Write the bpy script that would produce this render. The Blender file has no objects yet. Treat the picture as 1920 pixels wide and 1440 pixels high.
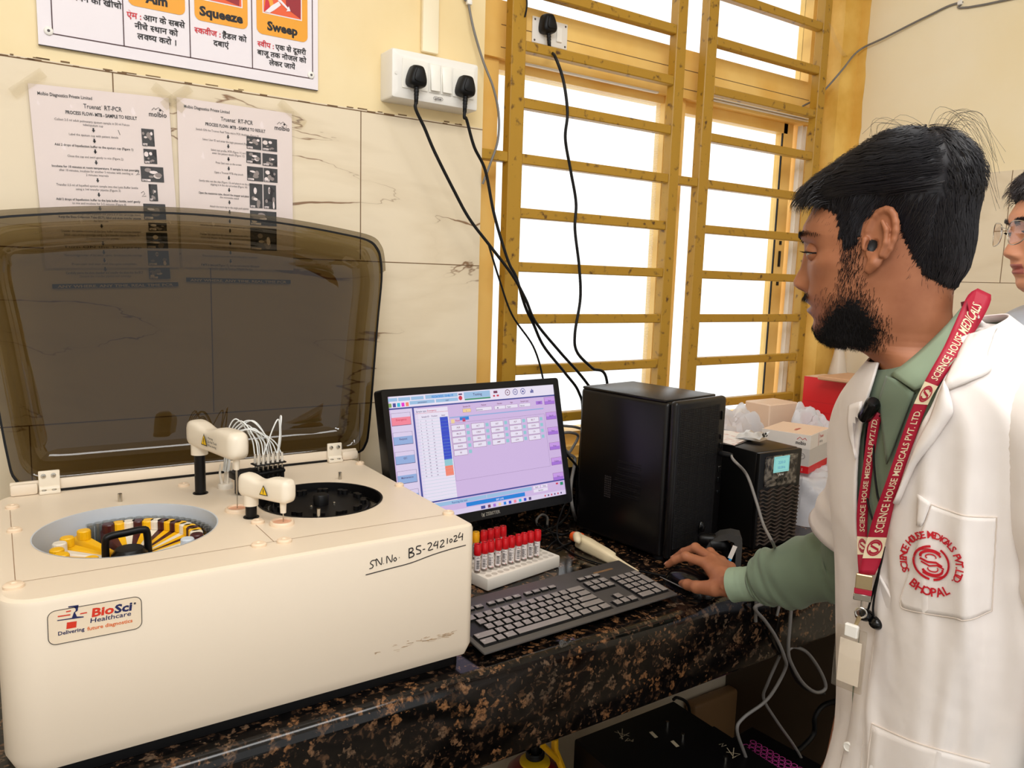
import bpy, bmesh, math, random
import numpy as np
from mathutils import Vector, Matrix
SC = bpy.context.scene
COL = SC.collection
rnd = random.Random(7)

# ------------------------------------------------------------------ camera
FPX, CXP, CYP = 1438.0, 960.0, 720.0
def _n(v): return v / np.linalg.norm(v)
_ax = _n(np.array([2178., -130., FPX]))
_az = -_n(np.array([-324., 10480., FPX]))
_ax = _n(_ax - _az * (_ax @ _az))
_ay = np.cross(_az, _ax)
RC = np.array([_ax, _ay, _az])          # rows: room axes in camera axes
EYE = np.array([0., 0., .595])          # the camera stands 0.6 m above the worktop (z = 0)
cam_d = bpy.data.cameras.new('camera'); cam = bpy.data.objects.new('camera', cam_d); COL.objects.link(cam)
cam_d.sensor_width = 36.; cam_d.lens = FPX / 1920. * 36.; cam_d.clip_start = .02
cam.matrix_world = Matrix(((RC[0, 0], -RC[0, 1], -RC[0, 2], EYE[0]), (RC[1, 0], -RC[1, 1], -RC[1, 2], EYE[1]),
                           (RC[2, 0], -RC[2, 1], -RC[2, 2], EYE[2]), (0, 0, 0, 1)))
SC.camera = cam
# measuring helpers: where the sight line through a photo point meets a real plane of the room
def ray(u, v): return RC @ np.array([(u - CXP) / FPX, (v - CYP) / FPX, 1.])
def onz(u, v, z): d = ray(u, v); return EYE + d * ((z - EYE[2]) / d[2])
def ony(u, v, y): d = ray(u, v); return EYE + d * ((y - EYE[1]) / d[1])
def onx(u, v, x): d = ray(u, v); return EYE + d * ((x - EYE[0]) / d[0])
def onpl(u, v, O, N): d = ray(u, v); return EYE + d * (((np.array(O) - EYE) @ N) / (d @ N))
def ond(u, v, dep): return EYE + ray(u, v) * dep

# ------------------------------------------------------------------ light
SC.view_settings.view_transform = 'Standard'; SC.view_settings.look = 'None'
SC.view_settings.exposure = 0.34; SC.view_settings.gamma = 1.0; SC.view_settings.use_curve_mapping = False
W = bpy.data.worlds.new('world'); SC.world = W; W.use_nodes = True
nt = W.node_tree; bg = nt.nodes['Background']
tc = nt.nodes.new('ShaderNodeTexCoord'); sx = nt.nodes.new('ShaderNodeSeparateXYZ'); cr = nt.nodes.new('ShaderNodeValToRGB')
nt.links.new(tc.outputs['Generated'], sx.inputs[0]); nt.links.new(sx.outputs[1], cr.inputs[0])
cr.color_ramp.elements[0].position = 0.0; cr.color_ramp.elements[0].color = (.74, .74, .73, 1)   # the rest of the room, behind the camera
cr.color_ramp.elements[1].position = .35; cr.color_ramp.elements[1].color = (1.25, 1.25, 1.25, 1)   # hazy white sky beyond the window
nt.links.new(cr.outputs[0], bg.inputs[0]); bg.inputs[1].default_value = 1.0
def area(name, loc, target, w, h, power, color):
    l = bpy.data.lights.new(name, 'AREA'); l.shape = 'RECTANGLE'; l.size = w; l.size_y = h; l.energy = power; l.color = color
    o = bpy.data.objects.new(name, l); COL.objects.link(o); o.location = loc
    o.rotation_euler = (Vector(target) - Vector(loc)).to_track_quat('-Z', 'Y').to_euler()
    return o
area('overhead_fill', (.55, .1, 1.93), (.55, .35, 0), 1.3, .5, 14, (1, .99, .97))  # unseen lamp added overhead for shape and to make up lost fill
area('overhead_fill', (-.6, -.75, 1.92), (.85, .55, .2), 1.2, .5, 30, (.98, .99, 1))  # unseen fill lamp added behind left, aimed towards the coat

# ------------------------------------------------------------------ materials
def lin(c): return tuple((x / 12.92 if x <= .04045 else ((x + .055) / 1.055) ** 2.4) for x in c)
def rgb(r, g, b): return lin((r / 255., g / 255., b / 255.)) + (1,)
def mk(name, col, rough=.5, metal=0., spec=.5, **k):
    m = bpy.data.materials.new(name); m.use_nodes = True; p = m.node_tree.nodes['Principled BSDF']
    p.inputs['Base Color'].default_value = col; p.inputs['Roughness'].default_value = rough
    p.inputs['Metallic'].default_value = metal; p.inputs['Specular IOR Level'].default_value = spec
    for a, b in k.items(): p.inputs[a.replace('_', ' ')].default_value = b
    return m
def nodes(m): return m.node_tree.nodes, m.node_tree.links, m.node_tree.nodes['Principled BSDF']
def noise_col(m, c1, c2, scale, detail=4, lo=.35, hi=.65, bump=0., dist=0., obj=True, stretch=None):
    N, L, p = nodes(m)
    t = N.new('ShaderNodeTexCoord'); n = N.new('ShaderNodeTexNoise'); r = N.new('ShaderNodeValToRGB')
    src = t.outputs['Object']
    if stretch:
        mp = N.new('ShaderNodeMapping'); mp.inputs['Scale'].default_value = stretch; L.new(src, mp.inputs[0]); src = mp.outputs[0]
    L.new(src, n.inputs['Vector']); n.inputs['Scale'].default_value = scale; n.inputs['Detail'].default_value = detail
    n.inputs['Distortion'].default_value = dist
    L.new(n.outputs[0], r.inputs[0]); r.color_ramp.elements[0].position = lo; r.color_ramp.elements[1].position = hi
    r.color_ramp.elements[0].color = c1; r.color_ramp.elements[1].color = c2
    L.new(r.outputs[0], p.inputs['Base Color'])
    if bump:
        b = N.new('ShaderNodeBump'); b.inputs['Strength'].default_value = bump; b.inputs['Distance'].default_value = .002
        L.new(n.outputs[0], b.inputs['Height']); L.new(b.outputs[0], p.inputs['Normal'])
    return r
def fine_bump(m, scale, strength, dist=.001, tex='noise'):
    N, L, p = nodes(m)
    t = N.new('ShaderNodeTexCoord'); n = N.new('ShaderNodeTexNoise'); n.inputs['Scale'].default_value = scale; n.inputs['Detail'].default_value = 3
    L.new(t.outputs['Object'], n.inputs['Vector'])
    b = N.new('ShaderNodeBump'); b.inputs['Strength'].default_value = strength; b.inputs['Distance'].default_value = dist
    L.new(n.outputs[0], b.inputs['Height']); L.new(b.outputs[0], p.inputs['Normal'])
def emis(name, col, s=1.):
    m = mk(name, (0, 0, 0, 1), .3); N, L, p = nodes(m)
    p.inputs['Base Color'].default_value = (.01, .01, .01, 1); p.inputs['Emission Color'].default_value = col; p.inputs['Emission Strength'].default_value = s
    return m
def glassy(name, tint, gloss=.1, rough=.03, fres=True):
    m = bpy.data.materials.new(name); m.use_nodes = True; N = m.node_tree.nodes; L = m.node_tree.links
    N.remove(N['Principled BSDF']); out = N['Material Output']
    t = N.new('ShaderNodeBsdfTransparent'); g = N.new('ShaderNodeBsdfGlossy'); mx = N.new('ShaderNodeMixShader')
    t.inputs[0].default_value = tint; g.inputs['Roughness'].default_value = rough
    if fres:
        lw = N.new('ShaderNodeLayerWeight'); lw.inputs[0].default_value = .5
        pw = N.new('ShaderNodeMath'); pw.operation = 'POWER'; pw.inputs[1].default_value = 4.; L.new(lw.outputs['Facing'], pw.inputs[0])
        mt = N.new('ShaderNodeMath'); mt.operation = 'MULTIPLY_ADD'; mt.inputs[1].default_value = .8; mt.inputs[2].default_value = gloss
        L.new(pw.outputs[0], mt.inputs[0]); L.new(mt.outputs[0], mx.inputs[0])
    else: mx.inputs[0].default_value = gloss
    L.new(t.outputs[0], mx.inputs[1]); L.new(g.outputs[0], mx.inputs[2]); L.new(mx.outputs[0], out.inputs[0])
    return m

M = {}
M['white_plastic'] = mk('white_plastic', rgb(238, 234, 226), .35)
M['cream_plastic'] = mk('cream_plastic', rgb(236, 222, 200), .4)
M['black'] = mk('black_plastic', rgb(8, 7, 8), .4, 0., .3)
M['black_gloss'] = mk('black_gloss', rgb(7, 7, 8), .2, 0., .4)
M['black_soft'] = mk('black_soft', rgb(20, 18, 19), .6)
M['rubber'] = mk('black_rubber', rgb(10, 10, 12), .5, 0., .3)
M['steel'] = mk('steel', rgb(190, 185, 175), .25, 1.)
M['ink'] = mk('ink', rgb(22, 18, 22), .6)
M['greyink'] = mk('grey_ink', rgb(80, 74, 76), .6)
M['red'] = mk('red_print', rgb(205, 30, 36), .5)
M['grey_cable'] = mk('grey_cable', rgb(120, 116, 112), .45)
M['white_tube'] = mk('white_tube', rgb(236, 238, 236), .3)

# ------------------------------------------------------------------ mesh helpers
class Fr:
    """a flat working frame: origin, x direction, y direction"""
    def __init__(s, O, X, Y):
        s.O = np.array(O, float); s.X = _n(np.array(X, float)); Y = np.array(Y, float); s.Z = _n(np.cross(s.X, Y)); s.Y = np.cross(s.Z, s.X)
    def __call__(s, a, b, c=0.): return s.O + a * s.X + b * s.Y + c * s.Z
ID = Fr((0, 0, 0), (1, 0, 0), (0, 1, 0))
_txt_cache = {}
def text2d(txt, bold=0., half=None):
    k = (txt, bold, half)
    if k in _txt_cache: return _txt_cache[k]
    c = bpy.data.curves.new('t', 'FONT'); c.body = txt; c.size = 1.; c.offset = bold; c.resolution_u = 2
    o = bpy.data.objects.new('t', c); COL.objects.link(o)
    dg = bpy.context.evaluated_depsgraph_get(); me = bpy.data.meshes.new_from_object(o.evaluated_get(dg))
    bm = bmesh.new(); bm.from_mesh(me)
    bmesh.ops.remove_doubles(bm, verts=bm.verts, dist=1e-5)
    w = max([v.co.x for v in bm.verts], default=0)
    if half:
        bmesh.ops.bisect_plane(bm, geom=bm.verts[:] + bm.edges[:] + bm.faces[:], plane_co=(w * half, 0, 0), plane_no=(1, 0, 0), clear_outer=True)
        w *= half
    bm.verts.index_update()
    V = np.array([v.co[:2] for v in bm.verts]).reshape(-1, 2); F = [[v.index for v in f.verts] for f in bm.faces]
    bm.free(); bpy.data.objects.remove(o); bpy.data.curves.remove(c); bpy.data.meshes.remove(me)
    _txt_cache[k] = (V, F, w); return _txt_cache[k]
def rounded(w, h, r, n=6):
    P = []
    for cx, cy, a0 in ((w / 2 - r, h / 2 - r, 0), (-w / 2 + r, h / 2 - r, 90), (-w / 2 + r, -h / 2 + r, 180), (w / 2 - r, -h / 2 + r, 270)):
        for i in range(n + 1):
            a = math.radians(a0 + 90. * i / n); P.append((cx + r * math.cos(a), cy + r * math.sin(a)))
    return P
def circ(r, n=32, cx=0, cy=0): return [(cx + r * math.cos(2 * math.pi * i / n), cy + r * math.sin(2 * math.pi * i / n)) for i in range(n)]
def smooth_path(P, k=6, closed=False):
    P = [np.array(p, float) for p in P]; out = []
    n = len(P)
    for i in range(n if closed else n - 1):
        p0 = P[(i - 1) % n] if (closed or i > 0) else 2 * P[0] - P[1]
        p1 = P[i]; p2 = P[(i + 1) % n]
        p3 = P[(i + 2) % n] if (closed or i + 2 < n) else 2 * P[-1] - P[-2]
        for j in range(k):
            t = j / k; out.append(.5 * (2 * p1 + (p2 - p0) * t + (2 * p0 - 5 * p1 + 4 * p2 - p3) * t * t + (3 * p1 - p0 - 3 * p2 + p3) * t ** 3))
    if not closed: out.append(P[-1])
    return out
class MB:
    def __init__(s): s.v = []; s.f = []; s.mi = []; s.mats = []; s.c = 0
    def m(s, mat):
        if isinstance(mat, str): mat = M[mat]
        if mat not in s.mats: s.mats.append(mat)
        s.c = s.mats.index(mat); return s
    def add(s, V, F):
        b = len(s.v); s.v.extend([tuple(map(float, p)) for p in V])
        for f in F: s.f.append([b + i for i in f]); s.mi.append(s.c)
        return s
    def box(s, a, b, fr=ID):
        (x0, y0, z0), (x1, y1, z1) = a, b
        P = [fr(x, y, z) for z in (z0, z1) for x, y in ((x0, y0), (x1, y0), (x1, y1), (x0, y1))]
        return s.add(P, [(3, 2, 1, 0), (4, 5, 6, 7), (0, 1, 5, 4), (1, 2, 6, 5), (2, 3, 7, 6), (3, 0, 4, 7)])
    def rbox(s, a, b, r=.003, seg=2, fr=ID):
        bm = bmesh.new(); a = np.array(a, float); b = np.array(b, float)
        bmesh.ops.create_cube(bm, size=1., matrix=Matrix.Translation(Vector((a + b) / 2)) @ Matrix.Diagonal(Vector(list(b - a) + [1])))
        bmesh.ops.bevel(bm, geom=bm.edges[:], offset=min(r, min(b - a) * .49), segments=seg, affect='EDGES', profile=.5)
        bm.verts.index_update()
        s.add([fr(*v.co) for v in bm.verts], [[v.index for v in f.verts] for f in bm.faces]); bm.free(); return s
    def ring(s, rows, close=True, cap0=False, cap1=False):
        n = len(rows[0]); F = []
        for i in range(len(rows) - 1):
            for j in range(n if close else n - 1):
                k = (j + 1) % n; F.append((i * n + j, i * n + k, (i + 1) * n + k, (i + 1) * n + j))
        if cap0: F.append(tuple(range(n))[::-1])
        if cap1: F.append(tuple((len(rows) - 1) * n + j for j in range(n)))
        return s.add([p for r in rows for p in r], F)
    def prism(s, poly, z0, z1, fr=ID, ch=0.):
        rows = []
        if ch:
            c = np.mean(np.array(poly), 0); q = [tuple(np.array(p) - _n(np.array(p) - c + 1e-9) * ch) for p in poly]
            rows = [[fr(*p, z0) for p in poly], [fr(*p, z1 - ch) for p in poly], [fr(*p, z1) for p in q]]
        else: rows = [[fr(*p, z0) for p in poly], [fr(*p, z1) for p in poly]]
        return s.ring(rows, True, True, True)
    def flat(s, poly, fr=ID, c=0.): return s.add([fr(p[0], p[1], c) for p in poly], [tuple(range(len(poly)))])
    def rect(s, x0, y0, x1, y1, fr=ID, c=0.): return s.flat([(x0, y0), (x1, y0), (x1, y1), (x0, y1)], fr, c)
    def cyl(s, p0, p1, r0, r1=None, n=20, cap=True):
        r1 = r0 if r1 is None else r1
        return s.tube([p0, p1], [r0, r1], n, cap)
    def tube(s, P, r, n=8, cap=True, closed=False):
        P = [np.array(p, float) for p in P]; m = len(P); R = r if isinstance(r, (list, tuple, np.ndarray)) else [r] * m
        rows = []; up = None
        for i in range(m):
            if closed: t = _n(P[(i + 1) % m] - P[i - 1])
            else: t = _n(P[min(i + 1, m - 1)] - P[max(i - 1, 0)] + 1e-12)
            if up is None:
                up = np.array([0, 0, 1.]) if abs(t[2]) < .9 else np.array([1., 0, 0])
            a = np.cross(t, up); a = _n(a) if np.linalg.norm(a) > 1e-6 else _n(np.cross(t, [0.3, 1, .2])); up = np.cross(a, t)
            rows.append([P[i] + R[i] * (math.cos(2 * math.pi * j / n) * a + math.sin(2 * math.pi * j / n) * up) for j in range(n)])
        if closed: rows.append(rows[0]); cap = False
        return s.ring([r_[::-1] for r_ in rows], True, cap, cap)
    def lathe(s, prof, fr=ID, n=28, cap=True):
        rows = [[fr(r * math.cos(2 * math.pi * j / n), r * math.sin(2 * math.pi * j / n), h) for j in range(n)] for r, h in prof]
        return s.ring(rows, True, cap, cap)
    def grid(s, rows): return s.ring(rows, False)
    def text(s, txt, fr, size=1., x=0., y=0., bold=0., shear=0., align='l', width=None, c=0., sx=1.):
        # '{x}' marks a half form; the stem is cut off
        parts = []; buf = ''
        i = 0
        while i < len(txt):
            if txt[i] == '{':
                if buf: parts.append((buf, None)); buf = ''
                j = txt.index('}', i); h = txt[i + 1:j]; parts.append((h, {'ष': .62, 'क': .62, 'स': .62}.get(h, .6))); i = j + 1
            else: buf += txt[i]; i += 1
        if buf: parts.append((buf, None))
        off = 0; Vs = []; Fs = []; nb = 0
        for t, h in parts:
            V, F, w = text2d(t, bold, h)
            if len(V): Vs.append(V + [off, 0]); Fs += [[q + nb for q in f] for f in F]; nb += len(V)
            off += w + (.0 if h else .03) + (.25 if t.endswith(' ') else 0)
        if not Vs: return s
        V = np.concatenate(Vs); tw = V[:, 0].max()
        k = size
        kx = (width / tw) if width else k * sx
        x0 = x - {'l': 0, 'c': tw * kx / 2, 'r': tw * kx}[align]
        return s.add([fr(x0 + a * kx + b * k * shear, y + b * k, c) for a, b in V], Fs)
    def stroke(s, P, w, fr=ID, c=0., closed=False):
        P = [np.array(p, float) for p in P]; n = len(P); L = []; Rr = []
        for i in range(n):
            t = (P[(i + 1) % n] - P[i - 1]) if closed else (P[min(i + 1, n - 1)] - P[max(i - 1, 0)])
            t = _n(t + 1e-12); nn = np.array([-t[1], t[0]]) * (w[i] if isinstance(w, (list, tuple)) else w) / 2
            L.append(fr(*(P[i] + nn), c)); Rr.append(fr(*(P[i] - nn), c))
        rows = [[Rr[i], L[i]] for i in range(n)]
        if closed: rows.append(rows[0])
        return s.grid(rows)
    def build(s, name, mat=None, parent=None, smooth=40, fix=True):
        me = bpy.data.meshes.new(name); me.from_pydata(s.v, [], s.f)
        mats = s.mats if s.mats else [mat]
        for q in mats: me.materials.append(M[q] if isinstance(q, str) else q)
        if s.mats: me.polygons.foreach_set('material_index', s.mi)
        if fix:
            bm = bmesh.new(); bm.from_mesh(me); bmesh.ops.recalc_face_normals(bm, faces=bm.faces[:]); bm.to_mesh(me); bm.free()
        me.validate()
        if smooth:
            me.polygons.foreach_set('use_smooth', [True] * len(me.polygons))
            me.set_sharp_from_angle(angle=math.radians(smooth))
        o = bpy.data.objects.new(name, me); COL.objects.link(o)
        if parent is not None:
            o.parent = parent; o.matrix_parent_inverse = Matrix.Translation(-parent.location) if parent.type == 'EMPTY' else Matrix()
        return o
def tag(o, label=None, cat=None, group=None, kind=None):
    if label: o['label'] = label
    if cat: o['category'] = cat
    if group: o['group'] = group
    if kind: o['kind'] = kind
    return o
def thing(name, loc, label, cat, group=None):
    o = bpy.data.objects.new(name, None); COL.objects.link(o); o.location = tuple(map(float, loc)); o.empty_display_size = .05
    return tag(o, label, cat, group)
def struct(name, mb, mat=None, smooth=30):
    o = mb.build(name, mat, None, smooth); o['kind'] = 'structure'; return o
# ------------------------------------------------------------------ the room shell
XR, YW, ZF, ZC = 2.285, 1.52, -.85, 1.96
WX0, WX1, WZ0, WZ1 = .915, 2.2, .142, 1.62
M['paint'] = mk('cream_paint', rgb(248, 226, 168), .55)
noise_col(M['paint'], rgb(233, 207, 152), rgb(241, 221, 176), 3.2, 5, .3, .62, .06)
M['paint_right'] = mk('cream_paint_right', rgb(247, 230, 192), .55)
noise_col(M['paint_right'], rgb(242, 224, 182), rgb(247, 234, 204), 2.0, 5, .3, .6, .04)
M['yellow_paint'] = mk('yellow_paint', rgb(238, 190, 84), .5)
noise_col(M['yellow_paint'], rgb(216, 166, 66), rgb(238, 196, 104), 9, 6, .32, .6, .1)
M['frame_yellow'] = mk('frame_yellow', rgb(243, 200, 112), .45)
noise_col(M['frame_yellow'], rgb(236, 186, 92), rgb(246, 206, 122), 6, 4, .3, .6)
M['grille'] = mk('grille_yellow', rgb(196, 148, 34), .45)
r = noise_col(M['grille'], rgb(80, 48, 16), rgb(176, 132, 34), 46, 6, .29, .41, .25)
M['floor'] = mk('floor_stone', rgb(120, 105, 88), .5); noise_col(M['floor'], rgb(92, 80, 66), rgb(140, 124, 104), 4)
def tile_mat(name, seamx, axis):
    """glossy cream tile with thin marble veins"""
    m = mk(name, rgb(236, 220, 190), .18); N, L, p = nodes(m)
    t = N.new('ShaderNodeTexCoord'); w = N.new('ShaderNodeTexNoise'); w.inputs['Scale'].default_value = 2.1; w.inputs['Detail'].default_value = 6
    w.inputs['Distortion'].default_value = 1.1
    mp = N.new('ShaderNodeMapping'); mp.inputs['Scale'].default_value = (.5, .5, 1.3); mp.inputs['Rotation'].default_value = (.2, .28, 0)
    L.new(t.outputs['Object'], mp.inputs[0]); L.new(mp.outputs[0], w.inputs['Vector'])
    a = N.new('ShaderNodeMath'); a.operation = 'SUBTRACT'; a.inputs[1].default_value = .5; L.new(w.outputs[0], a.inputs[0])
    b = N.new('ShaderNodeMath'); b.operation = 'ABSOLUTE'; L.new(a.outputs[0], b.inputs[0])
    w2 = N.new('ShaderNodeTexNoise'); w2.inputs['Scale'].default_value = 3.3; L.new(t.outputs['Object'], w2.inputs['Vector'])
    g = N.new('ShaderNodeMath'); g.operation = 'MULTIPLY_ADD'; g.inputs[1].default_value = .05; g.inputs[2].default_value = -.0245 + axis; L.new(w2.outputs[0], g.inputs[0])
    d = N.new('ShaderNodeMath'); d.operation = 'SUBTRACT'; L.new(b.outputs[0], d.inputs[0]); L.new(g.outputs[0], d.inputs[1])
    r = N.new('ShaderNodeValToRGB'); L.new(d.outputs[0], r.inputs[0])
    e = r.color_ramp.elements; e[0].position = 0.; e[0].color = rgb(140, 108, 80); e[1].position = .004; e[1].color = rgb(224, 207, 178)
    x = e.new(.05); x.color = rgb(231, 215, 187)
    L.new(r.outputs[0], p.inputs['Base Color']); return m
M['tile'] = tile_mat('marble_tile', 0, 0)
M['tile_right'] = tile_mat('marble_tile_right', 0, -.012)
M['grout'] = mk('grout', rgb(120, 92, 62), .8)

# ------------------------------------------------------------------ granite worktop
m = mk('granite', (0, 0, 0, 1), .13, 0., .42); M['granite'] = m; N, L, p = nodes(m)
t = N.new('ShaderNodeTexCoord')
def nz(scale, det, dist=0, rough=.55):
    n = N.new('ShaderNodeTexNoise'); n.inputs['Scale'].default_value = scale; n.inputs['Detail'].default_value = det; n.inputs['Distortion'].default_value = dist
    n.inputs['Roughness'].default_value = rough; L.new(t.outputs['Object'], n.inputs['Vector']); return n
def ramp(src, stops):
    r = N.new('ShaderNodeValToRGB'); L.new(src, r.inputs[0]); e = r.color_ramp.elements
    e[0].position, e[0].color = stops[0]; e[1].position, e[1].color = stops[1]
    for q, c in stops[2:]: x = e.new(q); x.color = c
    return r
base = ramp(nz(85, 6, .6).outputs[0], [(.35, rgb(5, 4, 4)), (.72, rgb(84, 60, 42)), (.55, rgb(13, 10, 9))])
vo = N.new('ShaderNodeTexVoronoi'); vo.inputs['Scale'].default_value = 40; vo.inputs['Randomness'].default_value = 1.
wn = nz(70, 5); va = N.new('ShaderNodeVectorMath'); va.operation = 'MULTIPLY_ADD'; va.inputs[1].default_value = (.06, .06, .075); L.new(wn.outputs[1], va.inputs[0]); L.new(t.outputs['Object'], va.inputs[2]); L.new(va.outputs[0], vo.inputs['Vector'])
fl_ = ramp(vo.outputs['Distance'], [(.0, (1, 1, 1, 1)), (.42, (0, 0, 0, 1)), (.3, (.7, .7, .7, 1))])
pick = ramp(vo.outputs['Color'], [(.3, (0, 0, 0, 1)), (.42, (1, 1, 1, 1))])
br = ramp(nz(230, 5, .3).outputs[0], [(.36, (.25, .25, .25, 1)), (.58, (1, 1, 1, 1))])
mu = N.new('ShaderNodeMath'); mu.operation = 'MULTIPLY'; L.new(fl_.outputs[0], mu.inputs[0]); L.new(pick.outputs[0], mu.inputs[1])
mu2 = N.new('ShaderNodeMath'); mu2.operation = 'MULTIPLY'; L.new(mu.outputs[0], mu2.inputs[0]); L.new(br.outputs[0], mu2.inputs[1])
fc = ramp(nz(9, 2).outputs[0], [(.4, rgb(150, 104, 66)), (.62, rgb(112, 92, 74))])
mx = N.new('ShaderNodeMix'); mx.data_type = 'RGBA'; L.new(mu2.outputs[0], mx.inputs['Factor']); L.new(base.outputs[0], mx.inputs['A']); L.new(fc.outputs[0], mx.inputs['B'])
L.new(mx.outputs['Result'], p.inputs['Base Color'])
wb = MB()
def wallpiece(x0, x1, z0, z1, mat): wb.m(mat).box((x0, YW, z0), (x1, YW + .16, z1))
wallpiece(-1.5, WX0, ZF, .925, 'tile'); wallpiece(-1.5, WX0, .925, ZC, 'paint')
wallpiece(WX0, XR, ZF, -.02, 'tile'); wallpiece(WX0, WX1, -.02, .118, 'granite'); wallpiece(WX0, WX1, .118, WZ0, 'yellow_paint'); wallpiece(WX0, WX1, WZ1, ZC, 'paint')
wallpiece(WX1, XR, -.02, WZ0, 'yellow_paint'); wallpiece(WX1, XR, WZ0, ZC, 'yellow_paint')
wb.m('grout')
for z in (.922, .622, .322, .022): wb.box((-1.5, YW - .0006, z - .0009), (WX0, YW + .01, z + .0009))
for z0, z1, xs in ((.625, .922, (.627, .178, -.42)), (.325, .622, (.33, -.27)), (.022, .322, (.627, .03))):
    for x in xs: wb.box((x - .0009, YW - .0006, z0), (x + .0009, YW + .01, z1))
# broken lime along the top edge of the tiles
for i in range(90):
    x = -1. + 1.9 * rnd.random(); l = .004 + .02 * rnd.random(); z = .9235 + rnd.uniform(-.0015, .003)
    wb.box((x, YW - .0012, z), (x + l, YW + .01, z + rnd.uniform(.0008, .0022)))
struct('wall_back', wb, None, 0)
wr = MB(); wr.m('tile_right').box((XR, -1.6, ZF), (XR + .1, YW + .16, .925)); wr.m('paint_right').box((XR, -1.6, .925), (XR + .1, YW + .16, ZC))
wr.m('grout')
for z in (.625, .325): wr.box((XR - .0006, -1.6, z - .0008), (XR + .02, YW, z + .0008))
for y in (1.33, .73, .13): wr.box((XR - .0006, y - .0008, ZF), (XR + .02, y + .0008, .625))
for y in (1.03, .43): wr.box((XR - .0006, y - .0008, .625), (XR + .02, y + .0008, .925))
# the yellow paint of the window niche laps raggedly on to the side wall
P = [(YW, ZC)] + [(YW - .028 - rnd.uniform(0, .006), z) for z in np.linspace(ZC, .2, 46)] + [(YW, .2)]
wr.m('yellow_paint').add([(XR - .0007, y, z) for y, z in P], [tuple(range(len(P)))])
struct('wall_right', wr, None, 0)
fl = MB(); fl.box((-1.6, -1.7, ZF - .08), (XR + .1, YW + .16, ZF)); struct('floor', fl, 'floor', 0)
cl = MB(); cl.box((-1.6, -1.7, ZC), (XR + .1, YW + .16, ZC + .08)); M['white_wash'] = mk('white_wash', rgb(244, 241, 235), .7); struct('ceiling', cl, 'white_wash', 0)
wl = MB(); wl.box((-1.6, -1.7, ZF), (-1.5, YW + .16, ZC)); struct('wall_left', wl, 'white_wash', 0)

# ------------------------------------------------------------------ window: yellow aluminium frame, sliding sashes, fixed light above
y0, y1 = 1.6, 1.65
wf = MB(); wf.m('frame_yellow')
wf.box((WX0, y0, WZ0), (1.004, y1, WZ1)); wf.box((2.155, y0, WZ0), (WX1, y1, WZ1))             # outer stiles
wf.box((WX0, YW + .03, WZ0), (WX1, y1, .165)); wf.box((WX0, y0 - .02, .16), (WX1, y1, .197))         # sill and lower track
wf.box((WX0, y0 - .012, 1.105), (WX1, y1, 1.232)); wf.box((WX0, y0, 1.6), (WX1, y1, WZ1))            # transom
for z in (1.128, 1.178): wf.m('grout').box((1.0, y0 - .0128, z), (2.15, y0 - .01, z + .0016))
wf.m('white_plastic')
for z in (1.112, 1.119): wf.box((1.66, y0 - .02, z), (2.15, y0 - .01, z + .003))
wf.box((1.02, y0 - .02, 1.1), (1.5, y0 - .01, 1.104))
for x in (2.128, 2.147): wf.box((x, y0 - .012, .2), (x + .004, y0 + .004, 1.1))
win = struct('window_1', wf, None, 0)
sash = MB(); sash.m('frame_yellow')
sash.box((1.55, y0 + .005, .197), (1.628, y1 - .01, 1.105)); sash.box((1.004, y0 + .01, .197), (1.028, y1, .215)); sash.box((1.004, y0 + .01, 1.085), (1.55, y1, 1.105))
sash.build('sash', None, win, 0)
sash = MB(); sash.m('frame_yellow'); sash.box((2.082, y0 + .02, .197), (2.128, y1, 1.105)); sash.box((1.628, y0 + .02, 1.075), (2.1, y1, 1.105))
sash.m('black').box((2.079, y0 + .021, .2), (2.083, y0 + .026, 1.08)); sash.m('black')
for z, h in ((.66, .05), (.6, .012), (.73, .012)): sash.box((2.1, y0 + .016, z), (2.108, y0 + .022, z + h))
sash.build('sash', None, win, 0)
M['net'] = bpy.data.materials.new('insect_net'); M['net'].use_nodes = True
N = M['net'].node_tree.nodes; L = M['net'].node_tree.links; N.remove(N['Principled BSDF'])
tr = N.new('ShaderNodeBsdfTransparent'); tl = N.new('ShaderNodeBsdfTranslucent'); tl.inputs[0].default_value = (.85, .83, .78, 1); mx = N.new('ShaderNodeMixShader')
t = N.new('ShaderNodeTexCoord'); wv = N.new('ShaderNodeTexWave'); wv.bands_direction = 'Z'; wv.inputs['Scale'].default_value = 70; wv.inputs['Distortion'].default_value = 2.5; wv.inputs['Detail Scale'].default_value = .2
L.new(t.outputs['Object'], wv.inputs['Vector']); mr = N.new('ShaderNodeMapRange'); mr.inputs[3].default_value = .02; mr.inputs[4].default_value = .2
L.new(wv.outputs[1], mr.inputs[0]); L.new(mr.outputs[0], mx.inputs[0]); L.new(tr.outputs[0], mx.inputs[1]); L.new(tl.outputs[0], mx.inputs[2]); L.new(mx.outputs[0], N['Material Output'].inputs[0])
M['pane'] = glassy('window_glass', (.97, .98, .98, 1), .02)
def pane(x0, x1, z0, z1, y, mat='pane', name='pane'):
    g = MB(); g.box((x0, y, z0), (x1, y + .003, z1)); return g.build(name, mat, win, 0)
pane(1.02, 1.552, .21, 1.09, 1.63); pane(1.628, 2.082, .2, 1.08, 1.634); pane(1.004, 2.155, 1.232, 1.6, 1.63)
pane(1.05, 1.54, .21, 1.085, 1.612, 'net', 'insect_net')

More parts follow.
